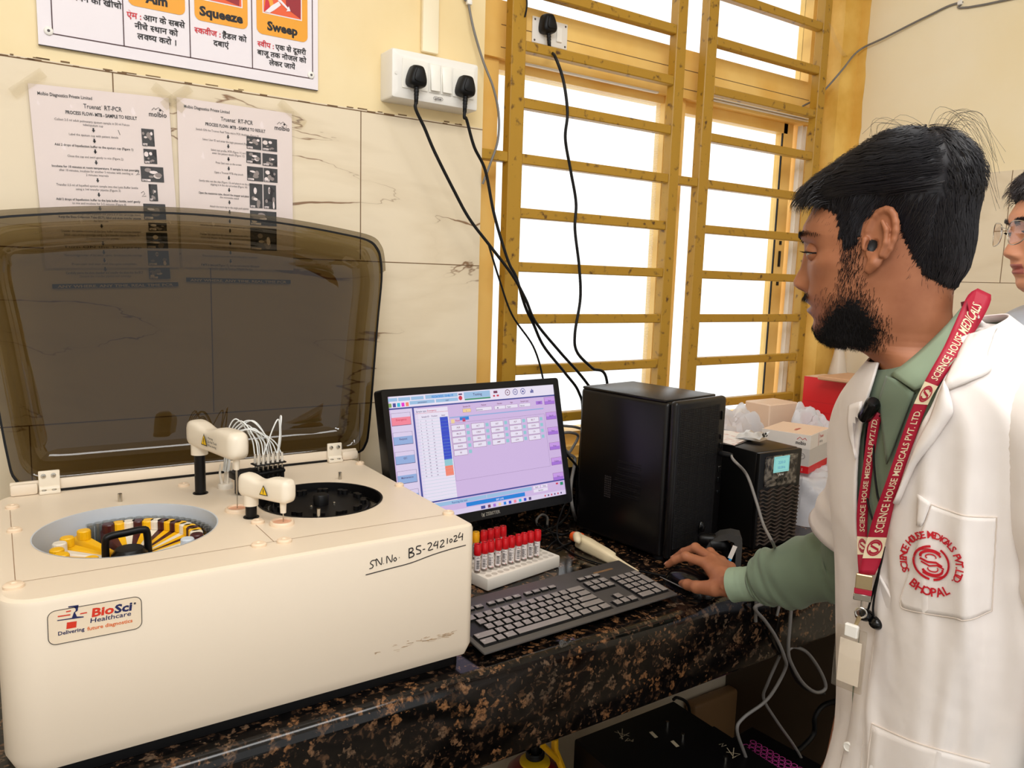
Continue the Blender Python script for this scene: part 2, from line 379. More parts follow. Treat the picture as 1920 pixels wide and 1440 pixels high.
# ------------------------------------------------------------------ steel grille in front of the window
gr = thing('window_grille', (1.55, 1.53, WZ0), 'mustard painted steel grille with rusty flat bars in front of the window', 'window grille')
def gbox(name, x0, x1, z0, z1, ya=1.522, yb=1.545):
    g = MB(); g.rbox((x0, ya, z0), (x1, yb, z1), .002, 1); return g.build(name, 'grille', gr, 30)
POST = ((.987, 1.026), (1.497, 1.533), (1.609, 1.649), (2.1, 2.136))
for a, b in POST: gbox('post', a, b, WZ0 + .003, WZ1 - .002, 1.52, 1.548)
for z in (1.499, 1.374, 1.249, 1.122, .997, .872, .749, .6235, .5, .376, .251):
    gbox('bar', POST[0][1], POST[1][0], z - .0115, z + .0115); gbox('bar', POST[2][1], POST[3][0], z - .0115, z + .0115)
z = .872
gbox('bar', WX0 + .001, POST[0][0], z - .0115, z + .0115); gbox('bar', POST[1][1], POST[2][0], z - .0115, z + .0115); gbox('bar', POST[3][1], WX1 - .001, z - .0115, z + .0115)

YF = .924
ct = thing('granite_counter', (.5, 1.2, -.16), 'dark brown speckled granite worktop with a deep polished front edge', 'counter')
g = MB(); prof = [(YW - .002, 0)] * 8
prof += [(YF, -.15), (YF + .004, -.157), (YF + .024, -.157), (YF + .024, -.03), (YW - .002, -.03)]
# profile y,z -> swept along x
prof = [prof[0]] + [(YF + .02 - .02 * math.sin(math.radians(15 * i)), -.02 + .02 * math.cos(math.radians(15 * i))) for i in range(7)] + prof[8:]
rows = [[(x, y, z) for y, z in prof] for x in (-1.499, XR - .001)]
g.ring(rows, True, True, True); g.build('worktop', 'granite', ct, 35)
g = MB(); g.box((1.87, .97, ZF), (1.9, YW - .002, -.031)); M['dark_stone'] = mk('dark_stone', rgb(74, 58, 42), .5); g.build('support_panel', 'dark_stone', ct, 0)
# ------------------------------------------------------------------ clinical chemistry analyser
ZT = .229
M['an_white'] = mk('analyser_enamel', rgb(234, 218, 196), .38)
M['an_white2'] = mk('analyser_arm_plastic', rgb(236, 224, 204), .35)
M['an_ring'] = mk('analyser_ring', rgb(238, 214, 186), .4)
M['an_well'] = mk('analyser_well', rgb(226, 170, 138), .4)
M['bowl'] = mk('bowl_liner', rgb(206, 212, 220), .35)
M['smoke'] = glassy('smoked_acrylic', (.26, .21, .115, 1), .05, .02)
M['lip'] = glassy('acrylic_edge', (.62, .58, .5, 1), .12, .1)
an = thing('clinical_analyzer', (.29, 1.18, 0), 'large cream benchtop laboratory analyser with raised smoked lid and serial number written on its front', 'laboratory analyser')
def plan(x0, x1, y0, y1, rs, n=7):
    P = []
    for (cx, cy, sx, sy, a0), r in zip(((x1, y1, -1, -1, 0), (x0, y1, 1, -1, 90), (x0, y0, 1, 1, 180), (x1, y0, -1, 1, 270)), rs):
        for i in range(n + 1):
            a = math.radians(a0 + 90. * i / n); P.append((cx + sx * r + r * math.cos(a), cy + sy * r + r * math.sin(a)))
    return P
BC, BR_, RCN, RR = (.135, 1.166), .1175, (.42, 1.18), .0985
def inset(d): return plan(-.022 + d, .578 - d, .95 + d, 1.425 - d, [max(r - d, .002) for r in (.03, .03, .042, .014)])
g = MB(); rows = []
for d, z in ((.022, .014), (.008, .022), (.0, .04), (0, ZT - .007), (.002, ZT - .0025), (.007, ZT)): rows.append([(x, y, z) for x, y in inset(d)])
g.ring(rows, True, True, False)
bm = bmesh.new()
def loop(P): vs = [bm.verts.new((x, y, ZT)) for x, y in P]; return [bm.edges.new((vs[i], vs[(i + 1) % len(vs)])) for i in range(len(vs))]
E = loop(inset(.007)) + loop(circ(BR_, 64, *BC)) + loop(circ(RR, 64, *RCN))
bmesh.ops.triangle_fill(bm, edges=E, use_beauty=True); bm.verts.index_update()
g.add([v.co for v in bm.verts], [[v.index for v in f.verts] for f in bm.faces if not any((np.hypot(f.calc_center_median().x - c[0], f.calc_center_median().y - c[1]) < r * .97) for c, r in ((BC, BR_), (RCN, RR)))]); bm.free()
for c_, r_, zb in ((BC, BR_, .157), (RCN, RR, .182)): g.ring([[(x, y, z) for x, y in circ(r_, 64, *c_)] for z in (zb, ZT)], True, True, False)
body = g.build('body', 'an_white', an, 35)
g = MB(); g.prism(plan(.0, .566, .972, 1.41, (.02, .02, .03, .01)), 0.0005, .016); g.build('base_plinth', 'black', an, 30)
# seams of the top cover
g = MB(); zs = ZT + .0003
def seam(a, b, w=.0008):
    a = np.array(a); b = np.array(b); g.stroke([a, b], w, ID, zs)
seam((-.004, 1.335), (-.002, 1.016)); seam((-.002, 1.018), (.29, 1.016)); seam((.29, 1.016), (.566, 1.012)); seam((.293, 1.098), (.295, 1.016))
M['seam'] = mk('seam', rgb(150, 118, 88), .7); g.build('seam', 'seam', an, 0)
# screw caps, locating pins
for x, y, r in ((-.004, 1.005, .011), (.0, 1.224, .009), (-.001, 1.347, .009), (.273, 1.009, .01), (.307, 1.008, .01), (.565, 1.013, .009), (.567, 1.195, .008), (.567, 1.372, .008), (.298, 1.106, .0095), (.244, 1.36, .009)):
    g = MB(); g.lathe([(r, 0), (r, .003), (r * .8, .0048), (r * .35, .0048), (r * .25, .0035)], Fr((x, y, ZT), (1, 0, 0), (0, 1, 0)), 20); g.build('screw_cap', 'an_ring', an, 40)
for x, y in ((.141, 1.31), (.492, 1.283), (.385, 1.092)):
    g = MB(); g.cyl((x, y, ZT), (x, y, ZT + .013), .0032, n=14); g.build('locating_pin', 'steel', an, 40)
# reagent bowl and carousel
fb = Fr((BC[0], BC[1], 0), (1, 0, 0), (0, 1, 0))
g = MB(); g.lathe([(BR_ + .0008, ZT + .0006), (BR_ - .0008, ZT + .0004), (BR_ - .001, .162), (.02, .16)], fb, 64, False); g.build('reagent_bowl', 'bowl', an, 40)
g = MB(); g.m('black').lathe([(.1075, .163), (.1075, .172), (.1, .173), (.02, .175)], fb, 48)
g.lathe([(.024, .17), (.024, .192), (.018, .2), (.002, .2)], fb, 28)
car = g.build('carousel', None, an, 40)
fh = Fr((.132, 1.172, .19), (1, .04, 0), (0, 0, 1))
g = MB(); g.tube([fh(a, b) for a, b in smooth_path([(-.027, -.012), (-.0265, .02), (-.022, .029), (0, .031), (.021, .032), (.027, .026), (.0285, -.012)], 5)], .0052, 10); g.build('carousel_handle', 'black', car, 40)
# reaction tray
fr_ = Fr((RCN[0], RCN[1], 0), (1, 0, 0), (0, 1, 0))
g = MB(); g.m('black').lathe([(RR + .0012, ZT + .0012), (RR - .002, ZT + .001), (RR - .003, .205), (.09, .203)], fr_, 64, False)
g.build('reaction_well', None, an, 40)
g = MB(); g.lathe([(.0925, .19), (.0925, .214), (.09, .216), (.078, .216), (.0775, .219), (.076, .2205), (.02, .2205)], fr_, 56)
rt = g.build('reaction_disc', 'black', an, 35)
g = MB(); g.lathe([(.0125, .22), (.0125, .236), (.0115, .2375), (.002, .2375)], fr_, 28); g.build('knob', 'black', rt, 40)
for a in (-20, 205):
    g = MB(); p_ = fr_(.021 * math.cos(math.radians(a)), .021 * math.sin(math.radians(a)), .2205); g.lathe([(.0024, 0), (.0024, .002), (.001, .0032)], Fr(p_, (1, 0, 0), (0, 1, 0)), 12); g.build('thumb_screw', 'steel', rt, 40)
for k in range(12):
    for dd in (-3.6, 3.6):
        a = math.radians(k * 30 + 8 + dd); g = MB(); g.cyl(fr_(.068 * math.cos(a), .068 * math.sin(a), .219), fr_(.068 * math.cos(a), .068 * math.sin(a), .2275), .0052, n=12); g.build('cuvette_clip', 'black', rt, 40)
g = MB(); M['cuvette'] = glassy('cuvette', (.5, .48, .45, 1), .25, .1)
for k in range(80):
    a = 2 * math.pi * k / 80; q = Fr(fr_(.0848 * math.cos(a), .0848 * math.sin(a), .2165), (math.cos(a), math.sin(a), 0), (-math.sin(a), math.cos(a), 0)); g.box((-.0045, -.0016, 0), (.0045, .0016, .0022), q)
g.build('cuvette_ring', 'cuvette', rt, 0)
# wash stations under the probes
for x, y, r in ((.288, 1.18, .0185), (.327, 1.084, .0175)):
    q = Fr((x, y, ZT), (1, 0, 0), (0, 1, 0))
    g = MB(); g.m('an_ring').lathe([(r, 0), (r, .0035), (r * .93, .0055), (r * .8, .0055), (r * .76, .003)], q, 32, False).m('an_well').lathe([(r * .76, .003), (r * .5, .0012), (.001, .001)], q, 32)
    g.build('wash_station', None, an, 40)
# probe arms
def probe_arm(colx, coly, tipx, tipy, z0, hz, wid, pr, warn, back):
    c = np.array([colx, coly]); t = np.array([tipx, tipy]); d = _n(t - c); L_ = np.linalg.norm(t - c)
    q = Fr((colx, coly, z0), (d[0], d[1], 0), (-d[1], d[0], 0))
    g = MB(); N_ = 22; rows = []
    for i in range(N_ + 1):
        u = i / N_; x = -back + (L_ + back + .017) * u
        top = hz * (1.02 - .22 * math.exp(-((u - .42) / .17) ** 2) + .04 * math.sin(u * 3)); e = 1.
        if u < .12: e = math.sqrt(max(0., 1 - ((.12 - u) / .12) ** 2)) * .92 + .08
        if u > .9: e = math.sqrt(max(0., 1 - ((u - .9) / .1) ** 2)) * .8 + .2
        w = wid * (1.0 - .12 * math.exp(-((u - .45) / .2) ** 2)) * (.35 + .65 * e)
        zc = hz * .5; hh = hz * .5
        row = []
        for k in range(28):
            a = 2 * math.pi * k / 28; ca, sa = math.cos(a), math.sin(a); sy = math.copysign(abs(ca) ** .55, ca); sz = math.copysign(abs(sa) ** .55, sa)
            row.append(q(x, w * sy, zc + (top - zc if sz > 0 else hh * (.85 + .15 * e)) * sz * (.55 + .45 * e)))
        rows.append(row)
    g.ring(rows, True, True, True); hd = g.build('probe_arm', 'an_white2', an, 60)
    g = MB(); g.cyl(q(0, 0, -.014), q(0, 0, hz * .3), wid * .8, n=24); g.build('arm_socket', 'an_white2', hd, 40)
    g = MB(); g.cyl((colx, coly, ZT - .02), q(0, 0, -.013), pr, n=24); g.m('black').lathe([(pr * 1.4, 0), (pr * 1.4, .0012), (pr, .0012)], Fr((colx, coly, ZT), (1, 0, 0), (0, 1, 0)), 24); g.build('arm_column', 'black', hd, 40)
    zz = z0; g = MB(); p0 = np.array([tipx, tipy, 0.]); up = np.array([0, 0, 1.])
    g.m('an_white2').tube([p0 + up * (zz + .006), p0 + up * (zz - .016)], [.0052, .0042], 16)
    g.m('steel').tube([p0 + up * (zz - .014), p0 + up * (ZT + .026)], .0017, 10).tube([p0 + up * (ZT + .027), p0 + up * (ZT + .001)], .0008, 8)
    g.build('probe', None, hd, 40)
    # warning triangle on the side that looks into the room
    s_ = Fr(q(L_ * warn, -wid * .985, hz * .34), (d[0], d[1], 0), (0, 0, 1)); h = hz * .42; s_ = Fr(s_.O - s_.Z * 0 + np.array([-d[1], d[0], 0]) * -.0014, s_.X, s_.Y)
    g = MB(); g.m('ink').flat([(-h * .58, -h * .1), (h * .58, -h * .1), (0, h * .98)], s_).m(M.setdefault('warn_yellow', mk('warn_yellow', rgb(238, 192, 20), .5))).flat([(-h * .45, -.02 * h), (h * .45, -.02 * h), (0, h * .82)], s_, .0003)
    g.m('ink').rect(-h * .05, h * .2, h * .05, h * .55, s_, .0006).rect(-h * .05, h * .06, h * .05, h * .14, s_, .0006)
    if back > .02:
        for i, tx in enumerate(('Warning', 'Do Not Touch', 'When moving')): g.text(tx, s_, h * .27, h * .75, h * (.62 - .33 * i), .012, c=.0003)
    g.build('warning_label', None, hd, 0)
    return q
qa = probe_arm(.259, 1.302, .288, 1.182, .309, .042, .0165, .0085, .44, .022)
qb = probe_arm(.297, 1.137, .329, 1.084, .262, .034, .0135, .0082, .62, .0175)
# pump head with white tubing
g = MB(); g.lathe([(.0125, 0), (.0125, .007), (.011, .009), (.008, .009)], Fr((.302, 1.315, ZT), (1, 0, 0), (0, 1, 0)), 24); M['clear_white'] = mk('tube_socket', rgb(226, 216, 200), .3); pump = g.build('tube_socket', 'clear_white', an, 40)
for i, (dx, dy) in enumerate(((-.006, 0), (.002, -.004), (.007, .004), (.001, .006))):
    g = MB(); b = np.array([.302 + dx, 1.315 + dy, ZT + .008]); g.tube([b, b + np.array([dx * .5, 0, .016]), b + np.array([dx * .5 + .001, 0, .034])], [.0025, .0022, .0012], 8); g.build('nozzle', 'clear_white', pump, 40)
# manifold on the washing arm over the reaction disc
g = MB(); fm = Fr((.352, 1.272, .262), (.98, .18, 0), (-.18, .98, 0))
g.m('black').rbox((-.052, -.014, -.006), (-.012, .016, .006), .002, 2, fm).rbox((-.014, -.012, -.004), (.036, .014, .002), .002, 2, fm)
g.rbox((-.016, -.012, .012), (.038, .012, .0145), .001, 1, fm); mf = g.build('wash_manifold', None, an, 40)
g = MB(); g.m('black').cyl(fm(-.04, 0, -.03), fm(-.04, 0, 0), .008, n=16); g.build('manifold_post', None, an, 40)
SP = []
for r_ in range(2):
    for k in range(6):
        b = fm(-.01 + k * .0085, -.006 + r_ * .012, 0); SP.append(b)
        g = MB(); g.m('black').cyl(b + [0, 0, -.014], b + [0, 0, .004], .0034, n=10).m('steel').cyl(b + [0, 0, -.03], b + [0, 0, .03], .0011, n=6).m('clear_white').tube([b + [0, 0, .012], b + [0, 0, .03]], [.0026, .0017], 8); g.build('wash_nozzle', None, mf, 40)
ti = 0
src = [qa(.118 + .004 * math.sin(i * 2.1), .012 - .002 * i % .006, .012 + .0022 * i) for i in range(8)]
for i, b in enumerate(SP[:10]):
    a0 = np.array([.302 + .004 * math.sin(i * 1.7), 1.312 + .005 * math.cos(i * 2.3), ZT + .03]); top = np.array([(a0[0] + b[0]) / 2 + .008 * math.sin(i), 1.29 + .012 * math.sin(i * 1.3), .338 + .011 * math.sin(i * 2.2 + 1)])
    P = smooth_path([a0, a0 * .72 + top * .28 + [0, 0, .036], top, b * .6 + top * .4 + [0.006, 0, .022], b + [0, 0, .026]], 8)
    g = MB(); g.tube(P, .0012, 6); g.build('tube', 'white_tube', mf, 60)
for i in range(2):
    b = SP[4 + 7 * i]; b2 = SP[1 + 3 * i]; P = smooth_path([b2 + [0, 0, .028], (b2 + b) / 2 + [.006, 0, .075 + .01 * i], b + [.003, 0, .086], b + [.004, 0, .055], b + [0, 0, .026]], 8)
    g = MB(); g.tube(P, .0012, 6); g.build('tube', 'white_tube', mf, 60)
# hinge bar, hinges and lid
g = MB(); g.rbox((-.003, 1.4165, ZT + .0015), (.578, 1.4235, ZT + .021), .002, 2); g.m('an_white').rbox((-.003, 1.409, ZT), (.035, 1.427, ZT + .019), .004, 2).rbox((.545, 1.409, ZT), (.58, 1.427, ZT + .019), .006, 2); g.build('hinge_bar', 'an_white', an, 35)
g = MB(); g.box((.04, 1.4155, ZT + .0004), (.545, 1.4165, ZT + .0045)); g.build('hinge_gap', 'black', an, 0)
for x0, x1 in ((.036, .066), (.516, .545)):
    g = MB(); g.rbox((x0, 1.411, ZT + .002), (x1, 1.4155, ZT + .037), .0015, 2); g.rbox((x0, 1.402, ZT), (x1, 1.416, ZT + .006), .002, 2); g.cyl((x0 + .001, 1.412, ZT + .007), (x1 - .001, 1.412, ZT + .007), .005, n=14)
    hg = g.build('hinge', 'an_white2', an, 35)
    for dx in (.007, .021):
        g = MB(); g.lathe([(.0038, 0), (.0036, .0014), (.0018, .0018), (.001, .0008)], Fr((x0 + dx, 1.411, ZT + .029), (1, 0, 0), (0, 0, 1)), 14); g.build('screw', 'steel', hg, 40)
        g = MB(); g.lathe([(.0036, 0), (.0034, .0014), (.0016, .0018)], Fr((x0 + dx, 1.4065, ZT + .006), (1, 0, 0), (0, 1, 0)), 14); g.build('screw', 'steel', hg, 40)
# smoked lid: deep tray seen from inside, mouth towards the room, front edge now uppermost and bowed
flid = Fr((.303, 1.4265, .232), (1, 0, 0), (0, .055, 1)); HL = .452
def lidoutline(s, dz=0.):
    P = []
    wb_, wt = .302 - s, .338 - s
    pts = [(wb_ * .55, .004), (wb_ * .9, .006), (wb_ * .985, .022), (wb_ + .004, .06), (wb_ + .3 * (wt - wb_) + .004, .16), (wb_ + .62 * (wt - wb_) + .004, .27), (wt, HL - .1), (wt - .001, HL - .06), (wt - .008, HL - .038), (wt - .028, HL - .022), (wt * .75, HL - .012), (wt * .5, HL - .002), (wt * .25, HL + .004), (0, HL + .006)]
    R_ = [(x, max(.002 + s, min(y, HL + .006 - s - .012 * (abs(x) / wt) ** 2 * 1.6)) if y < .01 or y > HL - .04 else y) for x, y in pts]
    if s: R_ = [(x, (y - HL / 2) * (1 - 2 * s / HL) + HL / 2) for x, y in pts]
    A = R_ + [(-x, y) for x, y in R_[::-1][1:]]
    return smooth_path([np.array(a) for a in A], 4, True)
o0 = lidoutline(0.); o1 = lidoutline(.012); o2 = lidoutline(.03); o3 = lidoutline(.045); o4 = lidoutline(.07)
g = MB(); rows = []
for o_, z in ((o0, 0.0), (o1, 0.0), (lidoutline(.02), -.006), (lidoutline(.026), -.02), (o2, -.034), (o3, -.046), (o4, -.05)): rows.append([flid(x, y, z) for x, y in o_])
g.ring(rows, True, False, True); lid = g.build('lid', 'smoke', an, 60, fix=False)
g = MB(); g.m('black').ring([[flid(x, y, z) for x, y in o_] for o_, z in ((lidoutline(-.0018), .0), (lidoutline(-.0018), .003), (lidoutline(.0014), .003), (lidoutline(.0014), .0))] + [[flid(x, y, 0) for x, y in lidoutline(-.0018)]])
g.build('lid_seal', None, lid, 40)
g = MB(); A = [a for a in lidoutline(-.0022) if a[1] > HL * .3]; 
up_ = [i for i, a in enumerate(lidoutline(-.002)) if a[1] > HL - .09]
oA, oB = lidoutline(-.002), lidoutline(-.011)
g.grid([[flid(*oA[i], 0.) for i in up_], [flid(*oB[i], -.004) for i in up_], [flid(*oB[i], -.009) for i in up_], [flid(*oA[i], -.012) for i in up_]]); g.build('lid_lip', 'lip', lid, 60)
# maker's plate
fp = Fr((.0728, .9498, .194), (1, 0, 0), (0, 0, 1)); fp = Fr(fp.O + np.array([0, -.0004, 0]), (1, 0, -.01), (0.0, 0, 1))
M['plate'] = mk('name_plate', rgb(238, 218, 190), .35); M['navy'] = mk('navy_print', rgb(20, 28, 84), .5); M['orange_red'] = mk('orange_red', rgb(214, 50, 20), .5); M['orange'] = mk('orange_print', rgb(226, 110, 46), .5)
g = MB(); w_, h_ = .0945, .0395
g.m('plate').flat(rounded(w_, h_, .008, 6), fp).m('ink').stroke(rounded(w_, h_, .008, 6), .0007, fp, .0003, True)
def S(P): return [((a - 940) / 1500. * .0945 * 1.0, -(b - 545 + (a - 940) * .148) / 550. * .0395) for a, b in P]
g.m('navy').flat(S([(510, 300), (672, 280), (655, 375), (612, 402), (640, 470), (745, 472), (745, 488), (590, 505), (335, 530), (335, 516), (560, 490), (595, 400), (620, 380), (625, 345), (595, 312), (512, 318)]), fp, .0003)
g.m('orange_red'); 
for a, b, c_, d in ((475, 385, 550, 372), (345, 458, 540, 435), (690, 427, 800, 410)): g.stroke(S([(a, b), (c_, d)]), .0013, fp, .0004)
g.flat(S([(482, 562), (635, 545), (622, 648), (468, 670)]), fp, .0003)
def lab(tx, a, b, size, width, mat, bold=.02, sh=.12):
    p_ = S([(a, b)])[0]; g.m(mat).text(tx, fp, size, p_[0], p_[1], bold, sh, 'l', width, .0003)
lab('Bio', 860, 488, .0138, .0232, 'orange_red', .035); lab('Sci', 1235, 440, .0138, .0182, 'navy', .035); lab('Healthcare', 835, 588, .0078, .0425, 'navy', .01)
lab('Delivering', 335, 770, .0062, .0262, 'navy', .02, 0); lab('future diagnostics', 795, 712, .0062, .0465, 'orange', .02, 0)
g.m('greyink').flat(circ(.0013, 14, *S([(1580, 285)])[0]), fp, .0003)
g.build('name_plate', None, an, 0)
# serial number written by hand with a marker
fs = Fr((.40, .9496, .18), (1, 0, 0), (0, 0, 1)); g = MB()
def HW(u, v): p_ = ony(420 + u / 4., 760 + v / 4., .9496); return (p_[0] - .40, p_[2] - .18)
def hand(P, w=.0013): g.stroke(smooth_path([np.array(HW(*p_)) for p_ in P], 4), w, fs, .0002)
hand([(1140, 1160), (1110, 1165), (1098, 1185), (1118, 1200), (1112, 1218), (1090, 1225)])
for P in ([(1145, 1205), (1142, 1150), (1180, 1195), (1183, 1140)], [(1196, 1186), (1199, 1188)], [(1222, 1185), (1222, 1130), (1256, 1175), (1262, 1120)], [(1285, 1140), (1272, 1155), (1282, 1168), (1294, 1155), (1285, 1140)], [(1312, 1141), (1316, 1142)]): hand(P)
hand([(1388, 1072), (1388, 1142)], .0017); hand([(1384, 1078), (1412, 1070), (1416, 1090), (1392, 1106), (1420, 1108), (1422, 1128), (1386, 1146)], .0017)
hand([(1478, 1052), (1448, 1058), (1444, 1078), (1472, 1088), (1472, 1108), (1442, 1116)], .0016)
hand([(1490, 1082), (1508, 1078)], .0014); hand([(1526, 1040), (1548, 1030), (1556, 1046), (1532, 1086), (1568, 1078)], .0015); hand([(1592, 1018), (1572, 1052), (1606, 1044)], .0015); hand([(1604, 1016), (1600, 1074)], .0015)
hand([(1622, 1022), (1640, 1010), (1648, 1024), (1620, 1064), (1654, 1054)], .0015); hand([(1676, 996), (1674, 1038)], .0015); hand([(1704, 1000), (1692, 1014), (1700, 1028), (1712, 1012), (1704, 1000)], .0013)
hand([(1722, 984), (1740, 976), (1744, 990), (1724, 1022), (1752, 1012)], .0015); hand([(1772, 952), (1758, 990), (1788, 980)], .0015); hand([(1790, 960), (1786, 1012)], .0015)
hand([(1062, 1272), (1250, 1222), (1400, 1182), (1560, 1122), (1700, 1078), (1814, 1048)], .0013)
g.build('handwritten_serial', 'ink', an, 0)
# scuffs near the lower corner
g = MB(); M['scuff'] = mk('scuff', rgb(176, 138, 92), .7); rs = random.Random(3)
for i in range(46):
    t_ = rs.random(); u = 700 + 150 * t_; v = 1226 - 40 * t_ + rs.gauss(0, 5) * (1.2 - t_); p0 = ony(u, v, .9496); p1 = ony(u + rs.uniform(2, 14), v - rs.uniform(0, 4), .9496)
    g.stroke([(p0[0], p0[2]), (p1[0], p1[2])], rs.uniform(.0002, .0007), Fr((0, .9496, 0), (1, 0, 0), (0, 0, 1)), .0001)
g.build('scuff_mark', 'scuff', an, 0)

# ------------------------------------------------------------------ reagent bottles standing in the carousel
M['bot_yellow'] = mk('bottle_yellow', rgb(246, 188, 14), .4); M['bot_brown'] = mk('bottle_brown', rgb(70, 22, 22), .35); M['bot_white'] = mk('bottle_white', rgb(236, 226, 208), .4); M['bot_clear'] = mk('bottle_milky', rgb(214, 222, 232), .35)
def bottle(ang, colr, label, r0=.03, r1=.1, wmax=.0095, zt=.2035, capc=None):
    a = math.radians(ang); d = np.array([math.cos(a), math.sin(a), 0]); O = np.array([BC[0], BC[1], .1745]); q = Fr(O, d, (-d[1], d[0], 0))
    t_ = thing('reagent_bottle', q((r0 + r1) / 2, 0, 0), label, 'reagent bottle', 'reagent bottles standing in the carousel')
    g = MB(); h = zt - .1745
    side = [(r0, -.0032), (r1 - .004, -wmax), (r1, -wmax + .003), (r1, wmax - .003), (r1 - .004, wmax), (r0, .0032)]
    top = lambda x: h * (.5 + .5 * (x - r0) / (r1 - r0))
    g.ring([[q(x, y, 0) for x, y in side], [q(x, y, top(x) - .002) for x, y in side], [q(x, y * .8, top(x)) for x, y in side]], True, True, True)
    g.build('body', colr, t_, 35)
    xc = r1 - .0115; g = MB(); zc = top(xc) - .001; rr = .0088; nn = 30
    rows = [[q(xc + rr * (1 + .05 * (k % 2)) * math.cos(2 * math.pi * k / nn), rr * (1 + .05 * (k % 2)) * math.sin(2 * math.pi * k / nn), z) for k in range(nn)] for z in (zc, zc + .0115)]
    rows.append([q(xc + rr * .9 * math.cos(2 * math.pi * k / nn), rr * .9 * math.sin(2 * math.pi * k / nn), zc + .013) for k in range(nn)])
    g.ring(rows, True, True, True); g.build('cap', capc or colr, t_, 30)
Y_, B_, W_ = 'bot_yellow', 'bot_brown', 'bot_white'
seq = [(178, Y_, 'yellow reagent bottle at the left wall of the bowl, front one of its pair'), (161, W_, 'white reagent bottle wedged between two yellow ones at the left of the bowl'), (146, Y_, 'yellow reagent bottle behind the white one at the left of the bowl'), (125, Y_, 'yellow reagent bottle standing alone beside the empty gap in the carousel'),
       (101, B_, 'brown reagent bottle first to the right of the empty gap'), (92, Y_, 'yellow reagent bottle behind the black handle, beside the first brown one'), (83, W_, 'white reagent bottle at the back between a yellow and a brown one'), (75, B_, 'brown reagent bottle at the back directly behind the carousel handle'), (66, Y_, 'yellow reagent bottle at the back beside the end of the handle'), (58, W_, 'white reagent bottle at the back right followed by a brown one'),
       (51, B_, 'brown reagent bottle second from the end of the back row of caps'), (44, Y_, 'yellow reagent bottle squeezed between two brown ones'), (37, B_, 'brown reagent bottle squeezed between two yellow ones'), (30, Y_, 'yellow reagent bottle followed by a white one at the right of the bowl'), (23, W_, 'white reagent bottle between two yellow ones at the right of the bowl'), (16, Y_, 'yellow reagent bottle beside the glass cups at the right of the bowl'),
       (9, B_, 'brown reagent bottle in front of the glass cups at the right'), (2, Y_, 'yellow reagent bottle between two brown ones at the right edge of the carousel'), (-5, W_, 'white reagent bottle at the right edge with a brown one before it'), (-13, B_, 'brown reagent bottle nearest the large milky bottle')]
for a, c_, l in seq: bottle(a, c_, l)
bottle(-30, 'bot_clear', 'large milky white bottle lying at the front right of the carousel', .022, .092, .017, .206)
bottle(-162, Y_, 'large yellow reagent bottle at the front left rim of the bowl', .03, .1, .014, .206); bottle(-128, Y_, 'yellow reagent bottle at the front of the bowl half hidden by its rim', .026, .098, .014, .209, Y_)
M['glass_cup'] = glassy('sample_glass', (.86, .86, .84, 1), .1, .05)
for k, a in enumerate(list(range(112, -4, -6))):
    ar = math.radians(a); q = Fr((BC[0] + .1065 * math.cos(ar), BC[1] + .1065 * math.sin(ar), .173), (1, 0, 0), (0, 1, 0))
    t_ = thing('sample_cup', q.O, 'small clear sample cup standing in the rim ring of the reagent carousel', 'sample cup', 'clear sample cups around the carousel')
    g = MB(); g.lathe([(.0015, .0), (.0045, .001), (.0048, .036), (.0062, .0365), (.0062, .039), (.0045, .039), (.0042, .002), (.001, .0015)], q, 16, False); g.build('cup', 'glass_cup', t_, 40)
# ------------------------------------------------------------------ fire-safety board above the tiles
M['board'] = mk('board_white', rgb(236, 228, 232), .3); M['maroon'] = mk('maroon_line', rgb(62, 18, 26), .5); M['amber'] = mk('amber_print', rgb(236, 160, 32), .45)
M['print_red'] = mk('print_red', rgb(206, 30, 44), .5); M['print_orange'] = mk('print_orange', rgb(232, 92, 44), .5); M['deep_red'] = mk('deep_red', rgb(150, 22, 34), .5)
bd = thing('safety_board', (.303, 1.505, .947), 'white fire safety board with Aim, Squeeze and Sweep panels and Hindi captions', 'notice board')
fb = Fr((0, 1.5125, 0), (1, 0, 0), (0, 0, 1))
g = MB(); g.m('board').box((.0715, 1.513, .947), (.5355, 1.518, 1.26)); g.m('greyink').box((.0715, 1.5135, .9462), (.5355, 1.518, .947)); g.build('panel', None, bd, 0)
g = MB(); g.m('maroon'); bx0, bx1, bz = .092, .5245, .9665
for a, b, c_, d in ((bx0, bz, bx1 + .0008, bz), (bx0, bz, bx0, 1.25), (.1965, bz, .1965, 1.25), (.3025, bz, .3025, 1.25), (.4105, bz, .4105, 1.25), (bx1, bz, bx1, 1.25)): g.stroke([(a, b), (c_, d)], .0016, fb, .0003)
def BP(u, v): p_ = ony(u, v, 1.5125); return (p_[0], p_[2])
def amber(x0, x1, z0, tx, w):
    g.m('amber').flat([(x0 + (x1 - x0) / 2 + a, z0 + .075 + b) for a, b in rounded(x1 - x0, .15, .011)], fb, .0003)
    g.m('ink').text(tx, fb, .0215, (x0 + x1) / 2, z0 + .0095, .045, 0, 'c', w, .0006)
amber(.2045, .2955, 1.035, 'Aim', .034); amber(.311, .403, 1.0325, 'Squeeze', .075); amber(.419, .515, 1.0305, 'Sweep', .057); amber(.102, .19, 1.06, 'Pull', .03)
for x0, x1 in ((.3215, .394), (.43, .504)): g.m('board').rect(x0, 1.068, x1, 1.25, fb, .0006).m('print_orange').rect(x0 + .002, 1.070, x1 - .002, 1.25, fb, .0009)
g.m('deep_red').flat([(.345, 1.08), (.388, 1.0705), (.391, 1.12), (.36, 1.13), (.35, 1.1)], fb, .0012).flat([(.474, 1.085), (.501, 1.071), (.502, 1.115), (.482, 1.12), (.473, 1.105)], fb, .0012)
